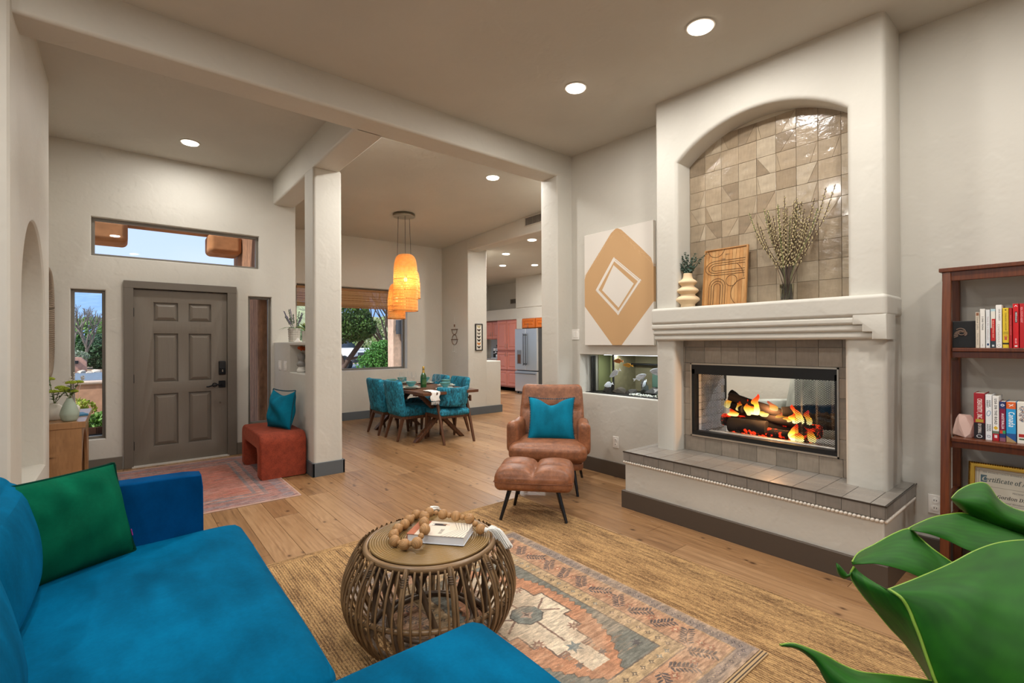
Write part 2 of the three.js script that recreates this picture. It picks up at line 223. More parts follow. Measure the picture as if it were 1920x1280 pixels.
// ---------------------------------------------------------------- the shell of the house
// floor: boards 18.65 cm wide laid towards the front door
{
  const f = struct('floor', metre(merge([span(-3.6, 9.4, -0.3, -0.014, -3.6, 6.9), span(-0.95, 9.4, -0.3, -0.014, 6.9, 7.14), span(1.58, 9.4, -0.3, -0.014, 7.14, 8.86), span(6.1, 9.4, -0.3, -0.014, 8.86, 12.7)])), M.subfloor, 'oak plank floor running from the living area to the kitchen');
  const r = rng(5), PW = 0.1865, far = [], geos = {};
  const board = (len) => { const k = len.toFixed(2); if (geos[k]) return geos[k]; const g = new RoundedBoxGeometry(PW - 0.0022, 0.014, len - 0.0022, 1, 0.0016); const p = g.attributes.position, uv = g.attributes.uv; for (let i = 0; i < p.count; i++) uv.setXY(i, p.getX(i) / PW + 0.5, p.getZ(i) / 1.5 + 0.5); return geos[k] = g; };
  let n = 0; const all = [];
  for (let c = -23; c < 47; c++) {
    const x = 0.75 + (c + 0.5) * PW; if (x < -3.5 || x > 9.3) continue; let d = -3.6 + r() * 1.2;
    const end = x < 1.6 ? 7.08 : x < 6.15 ? 8.75 : 12.65; while (d < end - 0.01) { let len = [1.5, 1.8, 1.8, 1.5, 1.22][Math.floor(r() * 5)]; len = Math.min(len, Math.max(0.05, end - d)); const dm = d + len / 2; d += len; const m = Math.floor(r() * 5);
      const near = x > -0.9 && x < 5.3 && dm > 0.4 && dm < 8.7; all.push({ x, len, dm, m, near, k: dm * dm + (x - 0.8 * dm) ** 2 * 0.3 }); } }
  const vis = all.filter(a => a.near).sort((a, b) => a.k - b.k).slice(0, 230); const set = new Set(vis);
  for (const a of vis) { const m = mesh(n ? 'plank_' + String(n).padStart(3, '0') : 'plank', board(a.len), M.oak[a.m], f); m.position.set(a.x, -0.007, -a.dm); n++; }
  for (let k = 0; k < 5; k++) { const g = all.filter(a => !set.has(a) && a.m === k).map(a => board(a.len).clone().translate(a.x, -0.007, -a.dm)); const m = mesh('far_planks', merge(g), M.oak[k], f); m.userData.kind = 'stuff'; m.name = 'far_planks' + (k ? '_00' + k : ''); }
}
const HB = 3.23; // underside of the beams
// living area
wallX('wall_left', -3.25, 0.25, rect(-3.4, -0.02, 3.98, 3.9), [rect(-0.6, 0.5, 2.6, 2.35)], 0.015, M.wall, 'left living room wall with a wide window outside the picture');
wallD('wall_back', -3.5, 0.25, rect(-3.25, -0.02, 4.4, 3.9), [rect(-1.6, 0.05, 1.6, 2.4)], 0.015, M.wall, 'wall behind the sofa with the patio opening');
// wall between the living area and the entry: two pieces round the corner with the arched niche
wallD('wall_entry_front', 3.76, 0.26, rect(-3.05, -0.02, -0.53, 3.9), [], 0.012, M.wall, 'short white wall left of the entry opening');
{ // arched recess in the wall that lines the entry
  const top = [], a0 = 4.12, a1 = 5.27; for (let i = 0; i <= 24; i++) { const t = PI - PI * i / 24; top.push([(a0 + a1) / 2 + Math.cos(t) * (a1 - a0) / 2, 1.66 + Math.sin(t) * 0.575]); }
  wallX('wall_entry_left', -0.93, 0.46, rect(3.74, -0.02, 5.52, 3.9), [[[a0, 0.45], ...top, [a1, 0.45]]], 0.03, M.wall, 'white wall with a tall arched recess beside the entry');
  struct('recess_back', metre(span(-0.96, -0.90, 0.3, 2.5, 4.0, 5.4)), M.wall, 'plain back of the arched wall recess');
}
wallX('wall_entry_side', -0.93, 0.3, rect(5.5, -0.02, 6.95, 3.9), [], 0.01, M.wall, 'recessed white wall behind the console table');
wallD('wall_entry', 6.89, 0.25, [[-0.95, -0.02], [0.07, -0.02], [0.07, 2.06], [1.05, 2.06], [1.05, -0.02], [1.83, -0.02], [1.83, 3.9], [-0.95, 3.9]], [rect(-0.26, 2.36, 1.38, 2.78), rect(-0.425, 0.36, -0.145, 1.985), rect(1.255, 0.35, 1.525, 2.0)], 0.014, M.wall, 'white entry wall round the front door and its windows');
// half wall, column and beams
{
  const s = poly(rect(5.25, -0.02, 6.93, 1.41)); s.holes.push(hole(rect(5.33, 1.05, 6.14, 1.37)));
  struct('half_wall', metre(extr(s, 0.27, 0.012).rotateY(HP).translate(1.555, 0, 0)), M.wall, 'half-height wall with a display cubby behind the rust bench');
  struct('cubby_back', metre(span(1.74, 1.78, 1.0, 1.385, 5.3, 6.2)), M.wall, 'back of the display cubby in the half wall');
}
struct('column', metre(span(1.545, 1.845, -0.02, HB + 0.02, 5.17, 5.49, 0.03, 4)), M.wall, 'square white column at the corner of entry and dining area');
struct('beam_1', metre(span(-0.55, 3.99, HB, 4.0, 3.78, 4.06, 0.025, 4)), M.wall, 'long white ceiling beam across the living area');
struct('beam_2', metre(span(1.55, 1.82, HB, 4.0, 4.0, 6.95, 0.025, 4)), M.wall, 'white ceiling beam from the long beam to the entry wall');
wallD('wall_wing', 3.783, 0.274, rect(3.73, -0.02, 4.3, HB + 0.03), [], 0.025, M.wall, 'short white wall at the end of the long beam');
// dining area
wallX('wall_dining_left', 1.58, 0.25, rect(6.9, -0.02, 8.7, 3.9), [], 0.01, M.wall, 'left dining wall hidden behind the column');
wallD('wall_dining', 8.61, 0.25, rect(1.58, -0.02, 5.6, 3.9), [rect(2.3, 0.895, 4.35, 2.42)], 0.012, M.wall, 'white dining wall with the wide window');
wallX('wall_dining_right', 5.14, 0.45, rect(7.65, -0.02, 8.86, 3.9), [], 0.02, M.wall, 'white wall end with the framed butterflies');
wallD('half_wall_kitchen', 7.652, 0.42, rect(5.5, -0.02, 5.935, 1.03), [], 0.02, M.wall, 'half-height wall beside the kitchen opening');
struct('header_kitchen', metre(span(5.14, 5.4, 3.16, 3.9, 4.0, 7.7, 0.02, 3)), M.wall, 'white header over the kitchen opening');
wallD('wall_dining_front', 4.06, 0.2, rect(4.2, -0.02, 9.3, 3.9), [], 0.01, M.wall, 'wall between the den and the kitchen side');
// fireplace wall: opening for the firebox and for the aquarium
wallX('wall_right', 3.96, 0.34, rect(-3.4, -0.02, 4.0, 3.9), [rect(1.12, 0.58, 2.19, 1.21), rect(2.3, 0.83, 3.67, 1.255)], 0.012, M.wall, 'white wall that carries the fireplace, painting and aquarium');
// ceilings
{
  const slab = (pts, t = 0.2) => { const g = new THREE.BufferGeometry(); const v = []; const Q = [...pts, ...pts.map(p => [p[0], p[1] + t, p[2]])]; const f = [[0, 1, 2, 3], [7, 6, 5, 4], [4, 5, 1, 0], [5, 6, 2, 1], [6, 7, 3, 2], [7, 4, 0, 3]]; for (const q of f) for (const k of [0, 1, 2, 0, 2, 3]) v.push(Q[q[k]][0], Q[q[k]][1], -Q[q[k]][2]); g.setAttribute('position', new THREE.Float32BufferAttribute(v, 3)); g.computeVertexNormals(); return metre(g); };
  struct('ceiling_living', slab([[-3.3, 3.26, -3.6], [4.3, 3.26, -3.6], [4.3, 3.495, 3.9], [-3.3, 3.495, 3.9]]), M.ceiling, 'gently sloping living room ceiling');
  struct('ceiling_entry', slab([[-1.0, 3.56, 3.9], [1.7, 3.56, 3.9], [1.7, 3.56, 7.1], [-1.0, 3.56, 7.1]]), M.ceiling, 'flat entry ceiling');
  struct('ceiling_dining_front', slab([[1.6, 3.46, 3.9], [5.3, 3.46, 3.9], [5.3, 3.46, 5.68], [1.6, 3.46, 5.68]]), M.ceiling, 'flat front half of the dining ceiling');
  struct('ceiling_dining_rear', slab([[1.6, 3.46, 5.67], [5.3, 3.46, 5.67], [5.3, 3.335, 8.8], [1.6, 3.335, 8.8]]), M.ceiling, 'sloping rear half of the dining ceiling');
  struct('ceiling_kitchen', metre(merge([span(5.2, 9.4, 3.23, 3.45, 3.9, 8.86), span(6.06, 9.4, 3.23, 3.45, 8.86, 12.78)])), M.ceiling, 'kitchen ceiling with four downlights');
  struct('ceiling_den', metre(span(4.2, 9.4, 2.75, 2.95, -3.6, 4.1)), M.ceiling, 'ceiling of the den behind the fireplace');
}
// kitchen and den enclosure
wallX('wall_kitchen', 9.3, 0.2, rect(-3.6, -0.02, 13.2, 3.7), [rect(-1.6, 0.9, 1.6, 2.2)], 0.01, M.wall, 'far wall of kitchen and den');
wallD('wall_kitchen_end', 12.6, 0.2, rect(6.05, -0.02, 9.5, 3.7), [rect(6.4, 0.1, 8.4, 2.75)], 0.01, M.wall, 'end wall of the kitchen with a patio window');
wallD('wall_kitchen_corner', 8.615, 0.24, rect(5.5, -0.02, 6.2, 3.7), [], 0.005, M.wall, 'short kitchen wall behind the half wall');
wallX('wall_kitchen_left', 6.05, 0.15, rect(8.8, -0.02, 12.8, 3.7), [rect(9.2, 0.1, 12.2, 2.6)], 0.01, M.wall, 'left kitchen wall with a wide patio window');
wallD('wall_den', -3.5, 0.25, rect(4.3, -0.02, 9.5, 3.2), [], 0.01, M.wall, 'near wall of the den behind the fireplace');
// patio roof behind the living room keeps the sun off the rear windows
struct('patio_roof', span(-6.4, 5, 2.9, 3.05, -6.5, -3.5), M.ceiling, 'patio roof behind the house');
struct('side_roof', span(-6.4, -3.25, 2.9, 3.05, -3.5, 3.9), M.ceiling, 'porch roof beside the living room');
// skirting boards
{
  const bb = (n, x0, x1, d0, d1, h, m, l) => struct(n, span(x0, x1, -0.002, h, d0, d1, 0.004, 1), m, l);
  bb('baseboard_entry_left', -0.7, 0.0, 6.872, 6.9, 0.145, M.doorFrame, 'grey-brown baseboard left of the front door');
  bb('baseboard_entry_right', 1.12, 1.555, 6.872, 6.9, 0.145, M.doorFrame, 'grey-brown baseboard right of the front door');
  bb('baseboard_half_wall', 1.538, 1.56, 5.49, 6.88, 0.14, M.trimPaint, 'grey baseboard along the half wall');
  bb('baseboard_dining', 1.83, 5.15, 8.592, 8.615, 0.145, M.trimPaint, 'dark grey baseboard under the dining window');
  bb('baseboard_dining_side', 5.122, 5.145, 7.65, 8.6, 0.145, M.trimPaint, 'dark grey baseboard in the dining corner');
  bb('baseboard_wall_end', 5.122, 5.955, 7.632, 7.655, 0.145, M.trimPaint, 'dark grey baseboard round the butterfly wall end');
  bb('baseboard_wall_end_side', 5.932, 5.953, 7.65, 8.07, 0.145, M.trimPaint, 'dark grey baseboard on the half wall end');
  bb('baseboard_right', 3.942, 3.965, 2.55, 3.79, 0.145, M.trimBrown, 'dark brown baseboard under the aquarium');
  bb('baseboard_wing', 3.73, 3.945, 3.762, 3.785, 0.145, M.trimBrown, 'dark brown baseboard on the short wing wall');
  bb('baseboard_right_near', 3.942, 3.965, -3.3, 0.75, 0.145, M.trimBrown, 'dark brown baseboard behind the bookcase');
  const c = struct('baseboard_column', merge([span(1.528, 1.862, -0.002, 0.142, 5.155, 5.18, 0.004, 1), span(1.528, 1.55, -0.002, 0.142, 5.155, 5.5, 0.004, 1), span(1.84, 1.862, -0.002, 0.142, 5.155, 5.5, 0.004, 1)]), M.trimPaint, 'blue-grey baseboard round the column');
}
// ---------------------------------------------------------------- chimney breast, mantel, hearth, firebox
{
  const DC = 1.625, archTop = [], R = 0.929, cy = 3.108 - R; for (let i = 0; i <= 28; i++) { const a = Math.asin(0.604 / R) * (1 - 2 * i / 28); archTop.push([DC - R * Math.sin(a), cy + R * Math.cos(a)]); }
  const topLine = (d) => 3.26 + (d + 3.6) * 0.235 / 7.5 + 0.03;
  const s = poly([[0.82, 0.40], [2.44, 0.40], [2.44, topLine(2.44)], [0.82, topLine(0.82)]]);
  s.holes.push(hole([[1.021, 1.64], ...archTop, [2.229, 1.64]])); s.holes.push(hole(rect(1.04, 0.46, 2.262, 1.42)));
  const ch = struct('chimney_breast', metre(extr(s, 0.36, 0.03, 4).rotateY(HP).translate(3.60, 0, 0)), M.wall, 'white chimney breast with an arched tiled niche over the fireplace');
  // niche backing and tiles
  mesh('niche_back', metre(span(3.806, 3.84, 1.6, 3.15, 0.98, 2.28)), variant(M.grout, { color: '#d9cfba' }), ch);
  const tones = ['#a39077', '#ad9b82', '#b8a78e', '#998770', '#b3a086', '#c0b098'].map(c => phy({ color: hex(c), map: T.tileMap, bumpMap: T.tileBump, bumpScale: 0.006, roughness: 0.2, clearcoat: 0.5, clearcoatRoughness: 0.08 }));
  const greys = ['#96897a', '#9c8f80', '#8f8476', '#a39686'].map(c => phy({ color: hex(c), map: T.tileMap, bumpMap: T.tileBump, bumpScale: 0.002, roughness: 0.3, clearcoat: 0.3, clearcoatRoughness: 0.2 }));
  const hearthT = ['#908a82', '#948e86', '#8c867e', '#979189'].map(c => phy({ color: hex(c), map: T.tileMap, bumpMap: T.tileBump, bumpScale: 0.0008, roughness: 0.3, clearcoat: 0.3, clearcoatRoughness: 0.2 }));
  const r = rng(21); let n = 0; const P = 0.14; const name = () => (n++ ? 'tile_' + String(n - 1).padStart(3, '0') : 'tile');
  const archY = (d) => { const q = R * R - (d - DC) ** 2; return cy + Math.sqrt(Math.max(q, 0)); };
  const face = (w, h) => { const g = new RoundedBoxGeometry(w - 0.002, h - 0.002, 0.01, 1, 0.0012); const p = g.attributes.position, uv = g.attributes.uv, o = r(), q = r(); for (let i = 0; i < p.count; i++) uv.setXY(i, p.getX(i) / 0.3 + o, p.getY(i) / 0.3 + q); return g; };
  const put = (g, m, x, y, d, tilt = 0.012, parent = ch) => { const t = mesh(name(), g, m, parent); t.position.set(x, y, -d); t.rotation.set((r() - .5) * tilt, -HP + (r() - .5) * tilt, 0, 'YXZ'); };
  // niche tiles; some are cut on the slant in two tones
  const cols = [1.0, 1.108, 1.248, 1.388, 1.528, 1.668, 1.808, 1.948, 2.088, 2.227, 2.25];
  for (let c = 0; c < cols.length - 1; c++) for (let k = 0; k < 11; k++) {
    const d0 = cols[c], d1 = cols[c + 1], y0 = 1.62 + (k ? 0.055 + (k - 1) * P : 0), y1 = 1.675 + k * P, w = d1 - d0, h = y1 - y0; if (y0 > Math.max(archY(d0), archY(d1)) + 0.005) continue;
    const split = k > 4 && w > 0.13 && r() < 0.45;
    if (!split) { put(face(w, h), tones[Math.floor(r() * (k > 4 ? 6 : 4))], 3.801, (y0 + y1) / 2, (d0 + d1) / 2, 0.03); continue; }
    const a = 0.2 + 0.6 * r(), b = r() < 0.5 ? 0.02 : 0.98, ha = w / 2 - 0.001, hb = h / 2 - 0.001; const m = lerp(-ha, ha, a), m2 = lerp(-ha, ha, b), i0 = Math.floor(r() * 6), i1 = (i0 + 1 + Math.floor(r() * 4)) % 6;
    for (const [pts, mt] of [[[[-ha, -hb], [m - .0005, -hb], [m2 - .0005, hb], [-ha, hb]], tones[i0]], [[[m + .0005, -hb], [ha, -hb], [ha, hb], [m2 + .0005, hb]], tones[i1]]]) put(metre(extr(poly(pts), 0.01, 0.0012, 1).translate(0, 0, -0.005), 3.3), mt, 3.801, (y0 + y1) / 2, (d0 + d1) / 2, 0.02);
  }
  // tiled surround of the firebox (opening d 1.10..2.20, y 0.59..1.215)
  const sb = poly(rect(1.03, 0.46, 2.27, 1.43)); sb.holes.push(hole(rect(1.115, 0.6, 2.19, 1.205))); mesh('surround_back', metre(extr(sb, 0.05, 0).rotateY(HP).translate(3.745, 0, 0)), variant(M.grout, { color: '#bdb3a5' }), ch);
  const sc = [1.02, 1.091, 1.234, 1.374, 1.513, 1.653, 1.79, 1.928, 2.069, 2.246, 2.27], sr = [0.472, 0.594, 0.727, 0.864, 1.002, 1.137, 1.21, 1.343, 1.43];
  for (let c = 0; c < sc.length - 1; c++) for (let k = 0; k < sr.length - 1; k++) { let d0 = sc[c], d1 = sc[c + 1], y0 = sr[k], y1 = sr[k + 1]; if (k > 0 && k < 6) { if (c > 0 && c < 8) continue; if (c === 8) d0 = 2.192; if (c === 0) d1 = 1.113; } put(face(d1 - d0, y1 - y0), greys[Math.floor(r() * 4)], 3.741, (y0 + y1) / 2, (d0 + d1) / 2); }
  // mantel: plain upper band, three receding ribs that stop short of the right end
  const mt = struct('mantel', metre(span(3.54, 3.9, 1.535, 1.672, 0.805, 2.455, 0.025, 4)), M.wall, 'white plaster mantel shelf with three ribs');
  [[3.545, 1.488, 1.54, 0.97], [3.556, 1.443, 1.492, 0.92], [3.567, 1.398, 1.447, 0.87]].forEach(([x, y0, y1, d], i) => { mesh('rib' + (i ? '_00' + i : ''), metre(span(x, 3.75, y0, y1, d - 0.03, 2.455 - i * 0.006, 0.02, 4)), M.wall, mt); });
  mesh('end_block', metre(extr(poly([[0.806, 1.396], [0.88, 1.396], [0.88, 1.443], [0.93, 1.443], [0.93, 1.488], [0.98, 1.488], [0.98, 1.55], [0.806, 1.55]]), 0.2, 0.006, 2).rotateY(HP).translate(3.5408, 0, 0)), M.wall, mt);
  // hearth bench
  const h = struct('hearth', metre(span(3.285, 3.97, -0.01, 0.415, 0.765, 2.538, 0.012, 2)), M.wall, 'raised white hearth with a grey tiled top');
  mesh('hearth_bed', metre(span(3.278, 3.955, 0.395, 0.462, 0.758, 2.542)), variant(M.grout, { color: '#958e83' }), h);
  mesh('baseboard', span(3.263, 3.95, -0.004, 0.142, 0.745, 2.56, 0.005, 1), M.trimBrown, h);
  const top = (x0, x1, d0, d1) => { const g = new RoundedBoxGeometry(x1 - x0 - .003, 0.01, d1 - d0 - .003, 1, 0.0015); const p = g.attributes.position, uv = g.attributes.uv, o = r(); for (let i = 0; i < p.count; i++) uv.setXY(i, p.getZ(i) / 0.3 + o, p.getX(i) / 0.3 + o); const t = mesh(name(), g, hearthT[Math.floor(r() * 4)], h); t.position.set((x0 + x1) / 2, 0.467, -(d0 + d1) / 2); };
  const hc = [0.758, 0.826, 0.966, 1.1, 1.234, 1.374, 1.513, 1.653, 1.79, 1.93, 2.067, 2.204, 2.341, 2.48, 2.542], hx = [3.278, 3.434, 3.59, 3.742];
  for (let i = 0; i < hc.length - 1; i++) for (let k = 0; k < 3; k++) { if (k === 2 && ((hc[i] > 0.8 && hc[i + 1] < 1.05) || (hc[i] > 2.25 && hc[i + 1] < 2.45))) continue; top(hx[k], hx[k + 1], hc[i], hc[i + 1]); }
  top(3.742, 3.95, 0.758, 0.822); top(3.742, 3.95, 2.445, 2.542);
  for (let i = 0; i < hc.length - 1; i++) { const g = face(hc[i + 1] - hc[i], 0.068); put(g, hearthT[Math.floor(r() * 4)], 3.276, 0.429, (hc[i] + hc[i + 1]) / 2, 0.004, h); }
  for (const [d, s2] of [[0.757, 0], [2.543, PI]]) for (const [x0, x1] of [[3.278, 3.42], [3.42, 3.56], [3.56, 3.7], [3.7, 3.84], [3.84, 3.95]]) { const t = mesh(name(), face(x1 - x0, 0.068), hearthT[Math.floor(r() * 4)], h); t.position.set((x0 + x1) / 2, 0.429, -d); t.rotation.y = s2; }
  mesh('edge_strip', merge([span(3.269, 3.274, 0.463, 0.472, 0.752, 2.547), span(3.269, 3.96, 0.463, 0.472, 0.750, 0.754)]), std({ color: hex('#4d463f'), roughness: 0.3, metalness: 0.5 }), h);
  const rope = []; for (let d = 0.775; d < 2.54; d += 0.0215) rope.push(new THREE.SphereGeometry(0.0135, 8, 6).scale(0.9, 1.0, 0.8).rotateX(0.7).translate(3.279, 0.382, -d)); for (let x = 3.295; x < 3.94; x += 0.0215) rope.push(new THREE.SphereGeometry(0.0135, 8, 6).scale(0.85, 1.0, 0.9).translate(x, 0.382, -0.759));
  mesh('rope_moulding', merge(rope), variant(M.white, { color: '#e2dacd' }), h);

  // firebox, open to the den behind
  const ins = thing('fireplace', 'black framed see-through fireplace with a burning log set and mesh screens', 'fireplace', W(3.75, 0.6, 1.6525)); const O = (g) => g.translate(-3.75, -0.6, 1.6525);
  const D0 = 1.112, D1 = 2.193, Y0 = 0.597, Y1 = 1.208;
  mesh('frame', O(merge([span(3.728, 3.76, Y0, Y0 + 0.012, D0, D1), span(3.728, 3.76, Y1 - 0.012, Y1, D0, D1), span(3.728, 3.76, Y0, Y1, D0, D0 + 0.01), span(3.728, 3.76, Y0, Y1, D1 - 0.01, D1)])), std({ color: hex('#c9c0b2'), roughness: 0.3, metalness: 0.8 }), ins);
  mesh('inner_frame', O(merge([span(3.735, 3.80, Y0 + 0.012, Y0 + 0.045, D0 + .01, D1 - .01), span(3.735, 3.80, Y1 - 0.09, Y1 - 0.012, D0 + .01, D1 - .01), span(3.735, 3.8, Y0 + .04, Y1 - .05, D0 + 0.01, D0 + 0.026), span(3.735, 3.8, Y0 + .04, Y1 - .05, D1 - 0.034, D1 - 0.01)])), M.black, ins);
  mesh('hood', O(span(3.8, 4.3, Y1 - 0.075, Y1, D0, D1)), M.black, ins);
  mesh('firebox_floor', O(span(3.76, 4.3, Y0 - 0.02, Y0 + 0.02, D0, D1)), std({ color: hex('#7d7972'), roughness: 0.5, metalness: 0.3 }), ins);
  mesh('apron', O(span(3.8, 3.86, Y0 + 0.02, Y0 + 0.055, D0 + .03, D1 - .12, 0.01)), std({ color: hex('#a9a39a'), roughness: 0.35, metalness: 0.6 }), ins);
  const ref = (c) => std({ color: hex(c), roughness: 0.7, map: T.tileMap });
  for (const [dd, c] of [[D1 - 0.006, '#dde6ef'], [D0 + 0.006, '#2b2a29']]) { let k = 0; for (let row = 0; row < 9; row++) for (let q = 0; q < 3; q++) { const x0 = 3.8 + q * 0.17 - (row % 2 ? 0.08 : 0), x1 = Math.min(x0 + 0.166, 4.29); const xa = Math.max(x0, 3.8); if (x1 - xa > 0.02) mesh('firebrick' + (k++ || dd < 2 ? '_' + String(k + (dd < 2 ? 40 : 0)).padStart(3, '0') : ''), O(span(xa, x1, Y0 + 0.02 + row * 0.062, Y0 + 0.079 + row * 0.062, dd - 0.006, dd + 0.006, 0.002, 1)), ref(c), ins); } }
  // logs
  const bark = std({ map: T.bark, color: hex('#5a4638'), roughness: 0.95 }), char = std({ color: hex('#1d1713'), roughness: 0.95 });
  const coal = std({ color: hex('#241812'), map: T.bark, emissive: hex('#ff3a10'), emissiveMap: tex(256, 256, (u, v) => { const n = fbm(u, v, 10, 14, 4); const k = sstep(0.5, 0.68, n); return [k, k * k, k * k]; }, true, 1, 1), emissiveIntensity: 1.3, roughness: 1 });
  const log = (a, b, r0, r1, seed, m) => { const rr = rng(seed), g = new THREE.CylinderGeometry(r1, r0, 1, 16, 10), p = g.attributes.position; const A = W(...a), v = W(...b).sub(A), L = v.length(); for (let i = 0; i < p.count; i++) { const k = 1 + 0.22 * (fbm((Math.atan2(p.getZ(i), p.getX(i)) / (2 * PI) + 1) % 1, p.getY(i) + .5, 8, 6, 3) - 0.5); p.setXYZ(i, p.getX(i) * k + 0.012 * Math.sin(p.getY(i) * 7 + seed), (p.getY(i) + 0.5) * L, p.getZ(i) * k); } g.computeVertexNormals(); g.applyQuaternion(new THREE.Quaternion().setFromUnitVectors(new THREE.Vector3(0, 1, 0), v.normalize())); return O(g.translate(A.x, A.y, A.z)); };
  [[[4.02, 0.72, 2.05], [3.98, 0.72, 1.30], 0.05, 0.05, 1, coal], [[3.92, 0.70, 1.95], [3.94, 0.70, 1.66], 0.055, 0.06, 2, char], [[3.90, 0.675, 1.64], [3.92, 0.675, 1.36], 0.04, 0.035, 12, coal], [[4.05, 0.80, 1.98], [3.94, 0.77, 1.40], 0.038, 0.036, 3, bark], [[3.93, 0.93, 1.96], [4.0, 0.80, 1.48], 0.034, 0.036, 4, bark], [[4.02, 0.95, 2.0], [4.0, 0.82, 1.75], 0.03, 0.034, 5, char], [[3.96, 0.84, 1.56], [4.12, 0.87, 1.22], 0.04, 0.05, 6, char], [[4.15, 0.80, 1.45], [4.14, 0.82, 1.14], 0.09, 0.1, 7, char], [[3.99, 0.86, 1.98], [3.94, 0.84, 1.84], 0.03, 0.03, 8, char]].forEach(([a, b, r0, r1, sd, m], i) => mesh('log' + (i ? '_00' + i : ''), log(a, b, r0, r1, sd, m), m, ins));
  // embers
  { const g = [], g2 = [], rr = rng(9); for (let i = 0; i < 420; i++) { const q = new THREE.IcosahedronGeometry(0.006 + 0.014 * rr(), 0).rotateX(rr() * 6).rotateY(rr() * 6).translate(3.885 + 0.14 * rr(), 0.635 + 0.05 * rr(), -(1.35 + 0.6 * rr())); (rr() < 0.62 ? g : g2).push(q); } const e = mesh('embers', O(merge(g)), std({ color: hex('#300a04'), emissive: hex('#ff3a14'), emissiveIntensity: 1.1, roughness: 1 }), ins); e.userData.kind = 'stuff'; const a = mesh('ash', O(merge(g2)), std({ color: hex('#2a211c'), roughness: 1 }), ins); a.userData.kind = 'stuff'; }
  // flames: twisted tongues that glow white at the root and orange at the tip
  T.flame = tex(8, 128, (u, v) => { const q = sstep(0.05, 0.95, v); return q < 0.4 ? mix3([1, 0.93, 0.62], [1, 0.72, 0.2], q / 0.4) : mix3([1, 0.72, 0.2], [0.75, 0.12, 0.02], (q - 0.4) / 0.6); });
  const flame = (x, y, d, h, w, lean, seed) => { const g = new THREE.CylinderGeometry(1, 1, 1, 18, 36, true), p = g.attributes.position; for (let i = 0; i < p.count; i++) { const t = p.getY(i) + 0.5, a = Math.atan2(p.getZ(i), p.getX(i)); const rad = w * (Math.pow(t + 0.02, 0.35) * Math.pow(1 - t, 0.85) * 1.5) * (1 + 0.28 * Math.sin(a * 3 + seed * 2 + t * 9) * t + 0.2 * Math.sin(a * 2 + seed + t * 5)); const sw = (Math.sin(t * 6.5 + seed) * 0.3 + Math.sin(t * 13 + seed * 3) * 0.1) * t * w; p.setXYZ(i, x + Math.cos(a) * rad * 0.45 + sw * .4, y + t * h, -d + Math.sin(a) * rad * 0.9 + sw + lean * t * t); } g.computeVertexNormals(); return g.translate(-3.75, -0.6, 1.6525); };
  const fires = [2.6, 1.5, 0.9].map(k => std({ color: 0x000000, emissive: 0xffffff, emissiveMap: T.flame, emissiveIntensity: k, roughness: 1, transparent: true, opacity: k > 2 ? 0.92 : 0.72, side: THREE.DoubleSide }));
  [[3.93, 0.80, 1.74, 0.17, 0.045, 0.0, 1, 0], [3.93, 0.79, 1.80, 0.13, 0.04, -0.02, 2, 1], [3.95, 0.79, 1.69, 0.09, 0.05, 0.03, 3, 1], [3.94, 0.80, 1.77, 0.09, 0.06, 0.01, 13, 0], [3.95, 0.83, 1.99, 0.12, 0.035, 0.05, 4, 2], [3.93, 0.77, 1.93, 0.06, 0.06, 0.0, 5, 1], [3.92, 0.77, 1.42, 0.14, 0.045, -0.05, 6, 0], [3.93, 0.77, 1.36, 0.11, 0.035, -0.02, 7, 1], [3.93, 0.77, 1.5, 0.06, 0.05, 0.02, 8, 1], [3.92, 0.77, 1.45, 0.08, 0.05, -0.02, 14, 0], [3.87, 0.65, 1.45, 0.13, 0.04, 0.02, 9, 0], [3.87, 0.65, 1.41, 0.07, 0.06, -0.04, 15, 0], [3.87, 0.655, 1.32, 0.11, 0.035, -0.05, 10, 1], [3.95, 0.84, 1.62, 0.08, 0.05, -0.03, 11, 2], [3.93, 0.82, 1.88, 0.09, 0.04, 0.02, 12, 2], [3.95, 0.78, 1.56, 0.06, 0.06, 0.0, 16, 2]].forEach(([x, y, d, h, w, l, s2, c], i) => mesh('flame' + (i ? '_' + String(i).padStart(3, '0') : ''), flame(x, y, d, h, w, l, s2), fires[c], ins));
  const fl = new THREE.PointLight(new THREE.Color(1, 0.5, 0.2), 0.8, 0, 2); fl.position.copy(W(3.9, 0.86, 1.62).sub(W(3.75, 0.6, 1.6525))); fl.castShadow = true; fl.shadow.radius = 3; ins.add(fl); fl.name = 'flame_light';
  // woven wire screens drawn to both sides, rippled
  const al = tex(64, 64, (u, v) => { const a = Math.abs(((u + v) * 2) % 1 - 0.5), b = Math.abs(((u - v + 1) * 2) % 1 - 0.5); return (a < 0.15 || b < 0.15) ? 1 : 0; }, false, 1 / 0.045, 1 / 0.026);
  const wire = std({ color: hex('#0b0c0e'), roughness: 0.6, alphaMap: al, transparent: true, side: THREE.DoubleSide });
  const scr = (d0, d1, name2) => { const rows = [], uv = []; const g = new THREE.PlaneGeometry(d1 - d0, Y1 - Y0 - 0.11, 60, 1), p = g.attributes.position, u = g.attributes.uv; for (let i = 0; i < p.count; i++) { const a = p.getX(i); u.setXY(i, a * 1.3, p.getY(i)); p.setZ(i, 0.012 * Math.sin(a * 62) + 0.006 * Math.sin(a * 131 + 1)); } g.computeVertexNormals(); g.rotateY(-HP); mesh(name2, O(g.translate(3.825, (Y0 + Y1) / 2 - 0.01, -(d0 + d1) / 2)), wire, ins); };
  scr(1.93, 2.16, 'mesh_screen'); scr(1.12, 1.42, 'mesh_screen_001');
  mesh('glass_door', O(span(3.812, 3.815, Y0 + 0.045, Y1 - 0.07, D0 + 0.02, 1.40)), M.thinGlass, ins); mesh('glass_door_001', O(span(3.812, 3.815, Y0 + 0.045, Y1 - 0.07, 1.95, D1 - 0.02)), M.thinGlass, ins);
}
